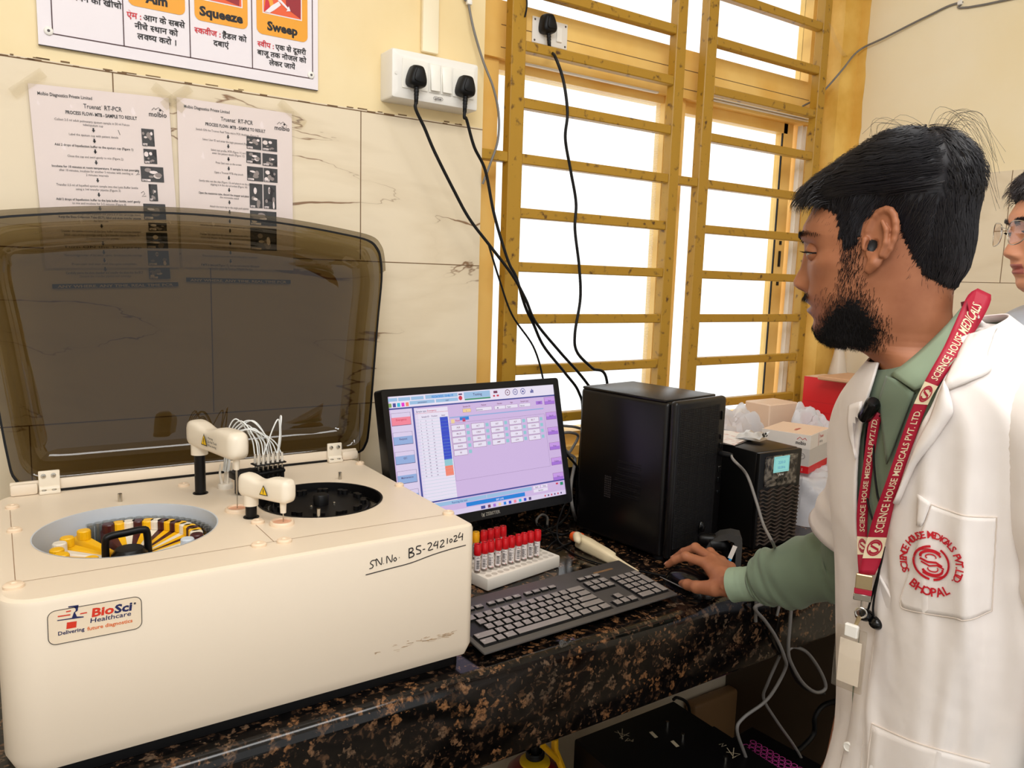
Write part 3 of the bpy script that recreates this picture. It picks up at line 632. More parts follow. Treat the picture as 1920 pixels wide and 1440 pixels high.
g.m('amber').flat([(.433, 1.072), (.452, 1.08), (.447, 1.1), (.453, 1.125), (.435, 1.13)], fb, .0012); g.m('print_red').flat([(.433, 1.072), (.445, 1.076), (.442, 1.09), (.436, 1.1)], fb, .0014)
g.m('board').flat([(.434, 1.0705), (.447, 1.084), (.46, 1.094), (.464, 1.088), (.452, 1.077), (.443, 1.0703)], fb, .0016).flat([(.452, 1.1), (.476, 1.083), (.474, 1.079), (.482, 1.081), (.479, 1.089), (.477, 1.0865), (.455, 1.105)], fb, .0016)
def hindi(segs, xc, z, size=.0138, w=None):
    """one centred line of coloured pieces"""
    tot = 0; ws = []
    tmp = []
    for col, tx in segs:
        q = MB(); q.text(tx, ID, size, 0, 0, .02); wd = max(v[0] for v in q.v); tmp.append((col, tx, wd)); tot += wd + size * .22
    x = xc - tot / 2
    for col, tx, wd in tmp: g.m(col).text(tx, fb, size, x, z, .02, c=.0004); x += wd + size * .22
R_, K_ = 'print_red', 'ink'
hindi([(R_, 'पुल :'), (K_, 'िपन को खीचो')], .149, 1.0255)
hindi([(R_, 'ऐम :'), (K_, 'आग के सबसे')], .25, 1.0145); hindi([(K_, 'नीचे {स}थान को')], .25, .9985); hindi([(K_, 'ल{क}{ष}य करो ।')], .25, .9825)
hindi([(R_, '{स}कवीज :'), (K_, 'हैंडल को')], .357, 1.0105); hindi([(K_, 'दबाएं')], .357, .9945)
hindi([(R_, '{स}वीप :'), (K_, 'एक से दूसरी')], .4675, 1.008, .0132); hindi([(K_, 'बाजू तक नोजल को')], .4675, .993, .0132); hindi([(K_, 'लेकर जायें')], .4675, .978, .0132)
g.build('print', None, bd, 0)
for u, v in ((91, 58), (583, 141)):
    x, z = BP(u, v); q = Fr((x, 1.513, z), (1, 0, 0), (0, 0, 1)); g = MB(); g.m('white_plastic').lathe([(.0068, 0), (.0066, .002), (.005, .0032), (.0028, .0032)], q, 20).m('greyink').lathe([(.0022, .003), (.002, .0042), (.0006, .0044)], q, 12); g.build('fixing_cap', None, bd, 40)

# ------------------------------------------------------------------ two printed process sheets in plastic sleeves
M['paper'] = mk('paper', rgb(236, 222, 220), .6); M['sleeve'] = glassy('clear_sleeve', (.97, .96, .94, 1), .05, .12); M['photo_dark'] = mk('photo_black', rgb(34, 30, 32), .5); M['photo_grey'] = mk('photo_grey', rgb(146, 134, 130), .5); M['tape'] = glassy('clear_tape', (.93, .9, .82, 1), .1, .2)
def sheet(tl, tr, br, bl, label, lines, pics, marks, right):
    t_ = thing('instruction_sheet', ((tl[0] + tr[0]) / 2, 1.516, bl[1]), label, 'notice')
    tl, tr, br, bl = [np.array(q) for q in (tl, tr, br, bl)]
    Y0 = 1.5175
    X = _n(np.array([tr[0] - tl[0], 0, tr[1] - tl[1]])); q = Fr((tl[0], Y0, tl[1]), X, (0, 0, 1)); w_ = np.linalg.norm(tr - tl); h_ = np.linalg.norm(tl - bl)
    rs = random.Random(5)
    g = MB(); rows = [[q(w_ * i / 14, -h_ * j / 18, .0004 + .0009 * (math.sin(i * 1.3 + j * .7) * .5 + .5) * (1 if 0 < i < 14 else .2)) for i in range(15)] for j in range(19)]; g.grid(rows); g.build('sheet', 'paper', t_, 60)
    e_ = .0042; g = MB(); g.grid([[q(-e_ + (w_ + 2 * e_) * i / 14, e_ - (h_ + 2 * e_) * j / 18, .0022 + .0016 * math.sin(i * 2.1 + j * 1.4) * math.sin(j * .8)) for i in range(15)] for j in range(19)]); g.build('plastic_sleeve', 'sleeve', t_, 60)
    g = MB(); k = .0016
    g.m('ink').text('Molbio Diagnostics Private Limited', q, .0075, w_ * .055, -.0165, .012, 0, 'l', .079, k)
    g.text('Truenat' + '\u02d9' + ' RT-PCR', q, .0105, w_ * .5, -.031, .008, 0, 'c', .058, k); g.text('PROCESS FLOW- MTB - SAMPLE TO RESULT', q, .0078, w_ * .49, -.0425, .022, 0, 'c', .108, k)
    g.text('molbio', q, .012, w_ * .905, -.034, .01, 0, 'c', .029, k)
    mx = w_ * .9
    g.stroke([(mx - .008, -.0235), (mx - .004, -.019), (mx - .001, -.0225)], .0007, q, k).stroke([(mx - .002, -.022), (mx + .003, -.018), (mx + .011, -.0245)], .0007, q, k).flat(circ(.0017, 12, mx + .0055, -.0225), q, k)
    for y, kind, tx, wd in lines:
        if kind == 'a': g.rect(w_ * tx - .0012, y, w_ * tx + .0012, y + .0045, q, k).flat([(w_ * tx - .0026, y + .0012), (w_ * tx, y - .003), (w_ * tx + .0026, y + .0012)], q, k)
        elif kind == 'b':
            g.rect(.007, y - .003, w_ - .006, y + .0045, q, k).m('paper').text(tx, q, .0062, w_ / 2, y - .002, .02, 0, 'c', w_ * .86, k + .0003).m('ink')
        else: g.m('ink' if kind == 't' else 'greyink').text(tx, q, .0054, w_ * .42, y, .012 if kind == 't' else 0, 0, 'c', wd, k); g.m('ink')
    for P in marks: g.stroke([np.array(p_) for p_ in P], .0008, q, k)
    for (x0, y0, x1, y1) in pics:
        g.m('photo_dark').rect(x0, y0, x1, y1, q, k); ww, hh = x1 - x0, y1 - y0
        for i in range(5):
            a, b = x0 + ww * rs.uniform(.12, .8), y0 + hh * rs.uniform(.15, .8); sx_, sy_ = ww * rs.uniform(.06, .17), hh * rs.uniform(.06, .2)
            g.m(('photo_grey', 'paper')[i % 2]).flat([(min(x1, max(x0, a + sx_ * math.cos(t) * (1 + .3 * rs.random()))), min(y1, max(y0, b + sy_ * math.sin(t)))) for t in np.linspace(0, 6.0, 9)], q, k + .0003 + .0002 * i)
        g.m('paper').rect(x0 + .001, y0 + .0008, x0 + ww * .4, y0 + .0042, q, k + .0016).m('ink').text('Figure', q, .0034, x0 + .0015, y0 + .0014, 0, c=k + .002); g.m('ink')
    g.build('print', None, t_, 0)
    for (a, b), an_ in (((0, 0), 40), ((w_, 0), -35)):
        g = MB(); f2 = Fr(q(a, b, .0042), X * math.cos(math.radians(an_)) + np.array([0, 0, 1]) * math.sin(math.radians(an_)), X * -math.sin(math.radians(an_)) + np.array([0, 0, 1]) * math.cos(math.radians(an_))); g.grid([[f2(-.03 + .012 * i, -.008 + .016 * j, .001 * math.sin(i * 2 + j)) for i in range(6)] for j in range(2)])
        g.build('adhesive_tape', 'tape', t_, 60)
PT = lambda u, v: (lambda p_: (p_[0], p_[2]))(ony(u, v, 1.5175))
LA = .38
def dy(v): return -(v / 1440. * 260. - 10.) / 345. * .297 * .98
la = []
def T1(y, tx, wd, kind='g'): la.append((y, kind, tx, wd))
def A1(y, x=.42): la.append((y, 'a', x, 0))
T1(-.054, 'Collect 2-5 ml adult pulmonary sputum sample in 50 ml Falcon', .112); T1(-.0595, 'tube/sputum cup', .03); A1(-.0665); T1(-.0765, 'Label the sputum cup with patient details', .074); A1(-.084); T1(-.0945, 'Add 2 drops of liquefaction buffer to the sputum cup (Figure 1)', .118, 't'); A1(-.1015)
T1(-.112, 'Close the cap and swirl gently to mix (Figure 2)', .084); A1(-.1195); T1(-.1295, 'Incubate for 10 minutes at room temperature. If sample is not pourable', .132, 't'); T1(-.1355, 'after 10 minutes, incubate for another 5 minutes with swirling at', .112); T1(-.1415, '2 minutes intervals', .034); A1(-.149)
T1(-.1595, 'Transfer 0.5 ml of liquefied sputum sample into the Lysis Buffer bottle', .124); T1(-.1655, 'using a 1ml transfer pipette (Figure 3)', .068); A1(-.173); T1(-.183, 'Add 2 drops of liquefaction buffer to the lysis buffer bottle, swirl gently', .128, 't'); T1(-.189, 'to mix and incubate for 3-5 minutes (Figure 4)', .082); A1(-.196)
T1(-.206, 'Remove the cartridge from a pouch and place it in the cartridge stand.', .126); T1(-.212, 'Keep the Elute Collection Tube (ECT), label and elute transfer pipette', .126, 't'); T1(-.218, 'for later use', .022); A1(-.2255); T1(-.2355, 'Transfer the entire content of the lysis buffer into the sample chamber', .124); T1(-.2415, '(black cap) of the cartridge using a 3ml transfer pipette (Figure 5)', .116); T1(-.2475, 'Discard the transfer pipette', .05); A1(-.255)
T1(-.262, 'Turn ON the Trueprep', .12); A1(-.270); T1(-.276, 'The cartridge holder of the device opens. Gently place the cartridge', .12); A1(-.284); T1(-.291, 'Press start and wait until the cycle completes', .1); A1(-.299); T1(-.306, 'Carefully pierce the elute chamber and transfer the elute into the ECT', .12, 't'); T1(-.312, 'Discard the transfer pipette and cartridge', .08)
w1 = .208
sheet(PT(52, 156), PT(316, 184), PT(326, 508), PT(74, 503), 'left printed process sheet taped to the tiles with a handwritten 2 beside its photos', la + [(-.327, 'b', 'ANY WHERE, ANY TIME, REAL TIME PCR', 0)],
      [(.163, -.085, .183, -.056), (.164, -.115, .185, -.09), (.157, -.146, .194, -.12), (.168, -.179, .182, -.15), (.157, -.211, .193, -.184), (.163, -.231, .193, -.217), (.158, -.262, .193, -.234), (.158, -.292, .193, -.266), (.158, -.316, .193, -.296)],
      [[(.1265, -.062), (.128, -.067), (.129, -.07)], [(.148, -.130), (.152, -.128), (.154, -.131), (.149, -.136), (.155, -.134)], [(.155, -.166), (.159, -.163), (.161, -.167), (.156, -.172), (.163, -.171)]], 0)
lb = []
def T2(y, tx, wd, kind='g'): lb.append((y, kind, tx, wd))
def A2(y, x=.42): lb.append((y, 'a', x, 0))
T2(-.0525, 'Switch ON the Truenat Real Time micro PCR Analyzer (Figure 9)', .112); A2(-.059); T2(-.069, 'Select User ID and enter the login password (Figure 10)', .09); A2(-.076); T2(-.086, 'Select test profile, MTB (Figure 11) and', .062); T2(-.0915, 'enter the patient details (Figure 12)', .058); A2(-.099); T2(-.108, 'Press Start test on the screen', .046); A2(-.116); T2(-.1255, 'Open a Truenat MTB chip pouch', .052); A2(-.133)
T2(-.1425, 'Gently take out the chip (Figure 13) and place it on the chip tray by', .106); T2(-.148, 'aligning it in the slot provided (Figure 14)', .066); A2(-.155); T2(-.1645, 'Open the mastermix tube, discard the stopper and place the tube in', .108, 't'); T2(-.170, 'the microtube stand', .034); A2(-.1775); T2(-.1875, 'Attach the micro tip to the single push pipette', .07); A2(-.195); T2(-.205, 'Transfer 6 microlitre of the elute from ECT into the mastermix tube (Figure 15)', .112); A2(-.212); T2(-.2225, 'Allow the mastermix to stand for 30 seconds to get a clear solution', .106); A2(-.2295)
T2(-.239, 'Transfer the elute from the mastermix tube to the white reaction well', .108, 't'); T2(-.245, 'of the chip (Figure 16) Discard the micro tip and mastermix tube', .106); A2(-.253); T2(-.262, 'The result will be displayed in 35 minutes', .07); A2(-.27); T2(-.278, 'Press eject button and remove the chip after completion', .1); A2(-.286); T2(-.295, 'If MTB is detected (Figure 17), test the same elute for Rifampicin', .106, 't'); T2(-.301, 'resistance using the Truenat MTB-RIF Dx chip', .08)
sheet(PT(331, 182), PT(547, 213), PT(555, 506), PT(345, 501), 'right printed process sheet taped to the tiles beneath the Sweep panel', lb + [(-.322, 'b', 'ANY WHERE, ANY TIME, REAL TIME PCR', 0)],
      [(.12, -.075, .147, -.052), (.149, -.075, .177, -.052), (.119, -.101, .146, -.08), (.149, -.103, .177, -.08), (.12, -.133, .15, -.107), (.151, -.133, .177, -.107), (.124, -.183, .148, -.138), (.15, -.183, .174, -.138), (.124, -.215, .174, -.188), (.124, -.262, .174, -.22)], [], 1)

# ------------------------------------------------------------------ switch board, plugs and their flexes
sb = thing('switch_box', (.795, 1.5, .96), 'white surface mounted socket box with two switches and two black plugs', 'switch box')
fs = Fr((0, 1.462, 0), (1, 0, 0), (0, 0, 1))
g = MB()
X0, X1, Z0, Z1 = .6695, .869, .947, 1.0415
rows = []
for d, y in ((0, 1.5195), (0, 1.470), (.0015, 1.4665), (.011, 1.4625)): rows.append([(x, y, z) for x, z in plan(X0 + d, X1 - d, Z0 + d, Z1 - d, [.004] * 4, 3)])
g.m('white_plastic').ring(rows, True, True, True); g.build('box', None, sb, 30)
M['switch_white'] = mk('switch_white', rgb(244, 240, 230), .3)
for x0, x1 in ((.690, .7475), (.8055, .856)):
    g = MB(); g.rbox((x0, .967, 0), (x1, 1.0245, .0018), .001, 1, fs); g.build('socket', 'switch_white', sb, 30)
for x0, x1 in ((.752, .7735), (.779, .8005)):
    g = MB(); g.rbox((x0 - .002, .967, 0), (x1 + .002, 1.0245, .0015), .001, 1, fs); q = Fr(fs((x0 + x1) / 2, .9955, .0012), (1, 0, 0), (0, .12, 1)); g.rbox((-.0105, -.026, 0), (.0105, .026, .004), .0012, 2, q); g.build('switch', 'switch_white', sb, 30)
g = MB(); g.stroke(rounded(.021, .0062, .003), .0007, Fr(fs(.772, .9575, .0004), (1, 0, 0), (0, 0, 1)), .0001, True).text('prive', fs,   .0062, .772, .9555, .02, 0, 'c', .015, .0006); g.build('maker_mark', 'greyink', sb, 0)
g = MB(); g.lathe([(.0035, 0), (.0035, .0006), (.003, .0006)], Fr(fs(.6785, .994, -.0008), (1, 0, 0), (0, 0, 1)), 16); g.build('screw_cover', 'white_plastic', sb, 40)
cd_ = MB(); cd_.rbox((.758, 1.508, 1.059), (.796, 1.5195, ZC - .001), .003, 2); tag(cd_.build('cable_conduit', 'paint_right', None, 30), 'cream plastic conduit running up the wall above the socket box', 'conduit')
def plug_cord(name, at, tilt, path, label, rad=.0034, sz=1., taper=True):
    """three-pin plug on the wall with its flex"""
    t_ = thing(name, at, label, 'plug and cord')
    at = np.array(at); q = Fr(at, (math.cos(tilt), 0, -math.sin(tilt)), (math.sin(tilt), 0, math.cos(tilt)))
    s = sz; out = smooth_path([np.array(p_) * s for p_ in ((-.0195, -.011), (-.0155, -.0185), (0, -.021), (.0155, -.0185), (.0195, -.011), (.0175, .002), (.012, .017), (.007, .021), (-.007, .021), (-.012, .017), (-.0175, .002))], 3, True)
    g = MB(); g.ring([[q(x * k, y * k, z) for x, y in out] for k, z in ((.96, .0), (1., .004), (1., .016), (.95, .021), (.84, .0255), (.5, .028), (.1, .0285))], True, True, True)
    g.ring([[q(x * k, y * k - .0, z) for x, y in out] for k, z in ((.62, .0275), (.6, .0305), (.4, .032), (.1, .0324))], True, True, True); g.build('plug', 'rubber', t_, 50)
    g = MB()
    for i in range(5): g.cyl(q(0, -.0185 * s - .0065 * i, .013), q(0, -.0185 * s - .0065 * i - .0048, .013), .0058 - .0004 * i, n=14)
    g.cyl(q(0, -.018 * s, .013), q(0, -.018 * s - .034, .013), .0042, n=14); g.build('strain_relief', 'rubber', t_, 40)
    P = [q(0, -.018 * s - .03, .013), q(0, -.018 * s - .045, .013)] + [np.array(p_) for p_ in path]
    g = MB(); g.tube(smooth_path(P, 10), rad, 10); g.build('flex', 'rubber', t_, 60)
def YP(u, v, y): return ony(u, v, y)
plug_cord('power_plug', (.7155, 1.4605, .989), .02, [YP(796, 240, 1.452), YP(815, 285, 1.455), YP(850, 355, 1.46), YP(880, 410, 1.46), YP(918, 460, 1.455), YP(960, 515, 1.45), YP(985, 560, 1.45), YP(1005, 605, 1.455), YP(1050, 660, 1.46), YP(1090, 705, 1.465), YP(1112, 738, 1.47), YP(1120, 775, 1.478), (1.24, 1.48, .05), (1.235, 1.475, .0045), (1.2, 1.45, .0045)], 'black plug in the left socket of the white box with its long flex')
plug_cord('power_plug', (.8285, 1.4605, .988), .03, [YP(875, 225, 1.452), YP(889, 275, 1.458), YP(910, 320, 1.465), YP(925, 395, 1.465), YP(940, 450, 1.462), YP(955, 495, 1.46), YP(968, 520, 1.458), YP(985, 575, 1.46), YP(1000, 607, 1.462), YP(1020, 650, 1.468), YP(1060, 700, 1.47), YP(1085, 735, 1.475), YP(1092, 780, 1.48), (1.2, 1.485, .05), (1.19, 1.48, .0045), (1.16, 1.46, .0045)], 'black plug in the right socket of the white box with its flex')
sp_ = thing('socket_plate', (1.163, 1.585, 1.17), 'white socket plate with one switch fixed to the window transom', 'socket')
ft = Fr((0, 1.5878, 0), (1, 0, -.0), (0, 0, 1)); x0, x1, z0, z1 = 1.085, 1.19, 1.155, 1.215
g = MB(); g.rbox((x0, z0, 0), (x1, z1, .004), .002, 2, ft); g.build('plate', 'white_plastic', sp_, 30)
g = MB(); g.rbox((x0 + .07, z0 + .013, .004), (x0 + .086, z1 - .013, .008), .001, 1, ft); g.build('switch', 'switch_white', sp_, 30)
for a, b in ((.007, .006), (.098, .006), (.007, .053), (.098, .053)):
    g = MB(); g.lathe([(.0026, 0), (.002, .001)], Fr(ft(x0 + a, z0 + b, .004), (1, 0, 0), (0, 0, 1)), 10); g.build('screw', 'greyink', sp_, 40)
pa = ony(1023, 47, 1.58); plug_cord('power_plug', (pa[0], 1.583, pa[2]), -.12, [YP(1040, 105, 1.505), YP(1056, 150, 1.492), YP(1064, 210, 1.485), YP(1060, 260, 1.49), YP(1070, 320, 1.495), YP(1080, 380, 1.5), YP(1078, 430, 1.5), YP(1086, 500, 1.5), YP(1088, 560, 1.5), YP(1078, 625, 1.5), YP(1082, 660, 1.5), YP(1110, 690, 1.495), YP(1138, 715, 1.49), (1.3, 1.485, .12), (1.28, 1.47, .0045), (1.25, 1.44, .0045)], 'black plug high on the window socket plate, its wavy flex hanging before the grille', .0037, 1.05)
g = MB(); g.tube(smooth_path([YP(915, 455, 1.5), YP(935, 520, 1.5), YP(960, 590, 1.5), YP(1000, 650, 1.5), YP(1018, 710, 1.5), YP(1022, 760, 1.49), (1.1, 1.48, .03), (1.09, 1.46, .004), (1.07, 1.43, .004)], 8), .0024, 8); tag(g.build('thin_cable', 'rubber', None, 60), 'thin black cable hanging left of the plug flexes down behind the monitor', 'cable')
g = MB(); g.tube(smooth_path([ony(986, -20, 1.51), ony(988, 5, 1.512), ony(987, 18, 1.514), ony(984, 32, 1.519)], 6), .002, 8); tag(g.build('short_cable', 'rubber', None, 60), 'short end of thin black wire beside the grille post at the ceiling end', 'cable')
# grey cables on clips
gc = thing('grey_cable', YP(905, 320, 1.5), 'grey cable clipped to the wall right of the socket box', 'cable')
g = MB(); g.tube(smooth_path([(.905, 1.513, 1.94), (.893, 1.513, 1.5), YP(872, -30, 1.513), YP(878, 5, 1.512), YP(888, 55, 1.508), YP(906, 115, 1.505), YP(925, 165, 1.497), YP(935, 215, 1.497), YP(933, 265, 1.5), YP(918, 310, 1.507), YP(905, 345, 1.514)], 8), .0027, 8); g.build('cable', 'grey_cable', gc, 60)
g = MB(); p_ = YP(879, 4, 1.512); g.rbox(p_ - .006, p_ + [.006, .004, .004], .002, 2); g.build('clip', 'white_plastic', gc, 30)
gc = thing('grey_cable', onx(1800, 5, XR - .006), 'pale grey cable arching across the right wall above the head and into the window', 'cable')
w_ = XR - .004
P = [(w_, -1.5, 1.34), (w_, -.2, 1.345), onx(1900, -3, w_), onx(1800, 5, w_), onx(1740, 30, w_ - .004), onx(1660, 70, w_ - .01), onx(1610, 95, w_ - .02), ony(1580, 130, 1.49), ony(1556, 158, 1.515), ony(1530, 185, 1.55), ony(1507, 198, 1.585), ony(1500, 203, 1.592)]
g = MB(); g.tube(smooth_path(P, 8), .003, 8); g.build('cable', 'grey_cable', gc, 60)
g = MB(); p_ = onx(1800, 5, XR - .006); g.rbox(p_ - [.004, .006, .006], p_ + [.005, .006, .006], .002, 2); g.build('clip', 'white_plastic', gc, 30)
# strip of peeling tape on the grille
g = MB(); g.grid([[ony(1553, 40 + 6 * 0, 1.512), ony(1562, 52, 1.511)], [ony(1560, 70, 1.506), ony(1572, 78, 1.503)], [ony(1568, 92, 1.51), ony(1583, 98, 1.508)], [ony(1582, 108, 1.514), ony(1590, 106, 1.513)]]); tag(g.build('tape_strip', 'tape', None, 60), 'peeling strip of clear tape on the upper right corner of the grille', 'tape')
# ------------------------------------------------------------------ monitor
M['bezel'] = mk('bezel_black', rgb(8, 7, 9), .3, 0., .35)
yaw, tilt = .06, .243
mo = thing('monitor', (.8073, 1.36, 0), 'black monitor showing a lilac analyser program, standing behind the tube rack', 'monitor')
mX = np.array([math.cos(yaw), math.sin(yaw), 0]); mN = np.array([-math.sin(yaw), math.cos(yaw), 0]); mU = np.array([0, 0, 1]) * math.cos(tilt) + mN * math.sin(tilt)
fm = Fr((.8073, 1.3077, .2482), mX, mU); MW, MH = .41, .2423
g = MB(); b = .0135
o_, i_ = rounded(MW + 2 * b, MH + .034, .006, 3), rounded(MW, MH, .0006, 3)
o_ = [(x, y - .0025) for x, y in o_]
g.ring([[fm(x, y, -.026) for x, y in o_], [fm(x, y, .002) for x, y in o_], [fm(x * .997, y * .997, .004) for x, y in o_], [fm(x, y, .003) for x, y in i_], [fm(x, y, -.0005) for x, y in i_]], True, True, False)
g.rbox((-.16, -.1, -.045), (.16, .09, -.024), .012, 2, fm); g.build('housing', 'bezel', mo, 35)
def em(n, r, g_, b_, s=1.): M[n] = emis(n, rgb(r, g_, b_), s * .74); return n
em('ui_lilac', 214, 188, 232, .95); em('ui_pale', 226, 212, 242, .95); em('ui_white', 240, 232, 250, .95); em('ui_navy', 66, 74, 158, .9); em('ui_blue', 44, 72, 205, .95); em('ui_sky', 158, 196, 232, .95); em('ui_btn', 150, 178, 226, .95); em('ui_pink', 250, 136, 158, .95); em('ui_violet', 170, 118, 220, .95)
em('ui_violet_l', 206, 160, 236, .95); em('ui_teal', 150, 205, 216, .95); em('ui_salmon', 250, 136, 112, .95); em('ui_green', 40, 150, 110, .9); em('ui_azure', 20, 132, 222, .95); em('ui_ink', 82, 62, 120, .8); em('ui_red', 214, 46, 80, .9); em('ui_maroon', 122, 52, 92, .85); em('ui_yellow', 246, 214, 160, .95); em('ui_magenta', 236, 40, 210, .95); em('ui_cyan', 40, 190, 220, .95); em('ui_lime', 130, 170, 90, .9)
g = MB(); fs = Fr(fm(0, 0, 0), mX, mU); fs.Z = -fs.Z if fs.Z @ (EYE - fs.O) < 0 else fs.Z
def SU(u, v):   # a point of the crop of the photographed screen -> screen metres
    p_ = onpl(700 + u / 4.8, 680 + v / 4.8, fs.O, fs.Z) - fs.O; return (min(MW / 2, max(-MW / 2, p_ @ fs.X)), min(MH / 2, max(-MH / 2, p_ @ fs.Y)))
g.m('ui_lilac').rect(-MW / 2, -MH / 2, MW / 2, MH / 2, fs)
def q4(mat, *P, c=.0002): g.m(mat).flat([SU(*p_) for p_ in P], fs, c)
def qb(mat, u, v, w_, h_, c=.0002):
    x, y = SU(u, v); g.m(mat).rect(x, y - h_, x + w_, y, fs, c)
def qt(tx, u, v, size, mat='ui_ink', width=None, al='c', c=.0006, bold=0.01):
    x, y = SU(u, v); g.m(mat).text(tx, fs, size, x, y, bold, 0, al, width, c)
qb('ui_white', 140, 297, .41, .0245, .0001)
x0, yT = SU(150, 400); qb('ui_pale', 150, 402, .0585, .30 - .07, .0001)
L0 = -MW / 2
def R(mat, x0, y0, x1, y1, c=.0002): g.m(mat).rect(L0 + x0, MH / 2 - y1, L0 + x1, MH / 2 - y0, fs, c)
def TX(tx, x, y, size, mat='ui_ink', width=None, al='c', c=.0006, bold=.01): g.m(mat).text(tx, fs, size, L0 + x, MH / 2 - y, bold, 0, al, width, c)
# layout in screen metres from the upper left corner (0.41 x 0.242)
for x, w_ in ((.001, .02), (.023, .026), (.051, .028)): R('ui_sky', x, .003, x + w_, .0095)
R('ui_sky', .083, .002, .158, .0095); TX('02/26/2025 10:46:19', .122, .0082, .0062, 'ui_azure', .05, bold=.03)
R('ui_sky', .047, .0115, .103, .018); R('ui_sky', .106, .0115, .158, .018); TX('parameters', .075, .0165, .0045); TX('user', .132, .0165, .0045)
R('ui_sky', .173, .002, .238, .015, .0002); TX('Testing', .206, .0105, .0075); R('ui_green', .174, .0155, .238, .0185)
for i, n in enumerate(('ui_lime', 'ui_navy', 'ui_cyan', 'ui_magenta', 'ui_salmon')): R(n, .001 + i * .0093, .013, .0075 + i * .0093, .0205)
R('ui_ink', .16, .004, .169, .007); g.m('ui_red').flat([(L0 + .164 + a, MH / 2 - .013 + b_) for a, b_ in circ(.0045, 16)], fs, .0003)
R('ui_maroon', .247, .004, .257, .009); R('ui_red', .245, .0125, .25, .016); R('ui_red', .254, .0125, .26, .016)
for i, n in enumerate(('ui_maroon', 'ui_navy', 'ui_navy')):
    x, y = L0 + .283 + i * .0205, MH / 2 - .0095; g.m(n).stroke(circ(.0058, 24), .0014, Fr(fs(x, y), fs.X, fs.Y), .0003, True)
    if i == 0: g.flat([(x - .0014, y - .0022), (x + .0024, y), (x - .0014, y + .0022)], fs, .0003)
    elif i == 1: g.rect(x - .002, y - .002, x - .0006, y + .002, fs, .0003).rect(x + .0006, y - .002, x + .002, y + .002, fs, .0003)
    else: g.rect(x - .0022, y - .0022, x + .0022, y + .0016, fs, .0003)
for i, h_ in enumerate((.005, .0085, .0065)): R('ui_navy', .344 + i * .003, .0145 - h_, .3465 + i * .003, .0145)
R('ui_navy', 0, .0222, .41, .0252); R('ui_navy', .0505, .0252, .0545, .213)
for i, (n, tx) in enumerate((('ui_pink', 'Emergency'), ('ui_btn', 'Request'), ('ui_btn', 'QC'), ('ui_btn', 'Maintenance'), ('ui_btn', 'Settings'), ('ui_btn', 'Reagent'))):
    y = .0325 + i * .0368; R('ui_ink', .0038, y - .0004, .0458, y + .0239, .0002); R(n, .0042, y, .0452, y + .023, .0003); R('ui_pale', .0042, y, .0452, y + .008, .0004); TX(tx, .0247, y + .0145, .0052, 'ui_ink' if i else 'ui_red', c=.0008)
R('ui_white', .0565, .028, .131, .213, .0001); R('ui_red', .0565, .0365, .131, .037); TX('Sample type', .07, .0345, .0048); TX('Emergency', .094, .0345, .0048, 'ui_red')
for i, tx in enumerate(('Sample ID', 'Position', 'State')): TX(tx, .078 + i * .0205, .0455, .0042)
for k in range(26):
    y = .0485 + k * .0063; R('ui_teal', .0565, y, .131, y + .00035, .0002)
    if k < 18:
        for j, x in enumerate((.066, .078, .092)): TX(str((k + 1) * (j + 1) if j else k + 1), x, y + .0048, .0036)
R('ui_blue', .1105, .0475, .129, .132); R('ui_teal', .1105, .132, .129, .1445); R('ui_salmon', .1105, .1445, .129, .164)
for k in range(13): R('ui_navy', .1105, .0475 + k * .0065, .129, .0479 + k * .0065, .0004)
# the test selection area
for i, (tx, w_) in enumerate((('Sample ID', .02), ('Patient', .039), ('Gender', .028), ('Age', .032), ('Sample type', .03))):
    x = (.166, .199, .245, .274, .31)[i]; TX(tx, x + w_ / 2, .0325, .0044, 'ui_maroon'); R('ui_maroon', x, .0355, x + w_, .043); R('ui_yellow' if i == 0 else 'ui_white', x + .0003, .0358, x + w_ - .0003, .0427, .0003); TX(('1', 'xxxxxxx', 'M', 'Years', 'Serum')[i], x + .008, .0415, .0045)
R('ui_violet', .356, .0335, .3735, .041); TX('OK', .365, .039, .005)
R('ui_btn', .133, .0495, .375, .0518); R('ui_azure', .157, .0515, .179, .058); R('ui_red', .163, .054, .17, .061); R('ui_yellow', .136, .0545, .144, .0625); TX('Panel', .151, .0595, .005, 'ui_red')
for a, b_, c_, d in ((.132, .062, .3755, .0623), (.132, .1765, .3755, .1768), (.132, .062, .1323, .1768), (.3752, .062, .3755, .1768)): R('ui_ink', a, b_, c_, d)
names = ('ALB', 'ALT', 'AST', 'ALP', 'BIL-T', 'BIL-D', 'CREA', 'UREA', 'GLU', 'CHOL', 'TG', 'HDL', 'TP', 'UA', 'CA', 'PHOS', 'GGT', 'AMY', 'LDH', 'CK', 'FE'); k = 0
for r_ in range(5):
    for c_ in range(5):
        if r_ == 4 and c_: continue
        x, y = .1345 + c_ * .0478, .066 + r_ * .0127 + (0 if c_ == 0 else .0008); R('ui_maroon', x, y, x + .0325, y + .0112, .0003); R('ui_white', x + .0005, y + .0005, x + .032, y + .0107, .0004); TX(names[k % 21], x + .0162, y + .0072, .0046, 'ui_maroon', c=.0007); R('ui_teal', x + .0355, y + .002, x + .043, y + .009, .0002); k += 1
for i in range(6):
    y = .027 + i * .0333; R('ui_maroon', .3795, y - .0004, .4088, y + .0158, .0002); R('ui_violet_l', .38, y, .4083, y + .0154, .0003); R('ui_violet', .38, y + .0085, .4083, y + .0154, .0004); TX(('Save', 'Search', 'New', 'Print', 'Delete', 'Exit')[i], .394, y + .009, .0046, c=.0007)
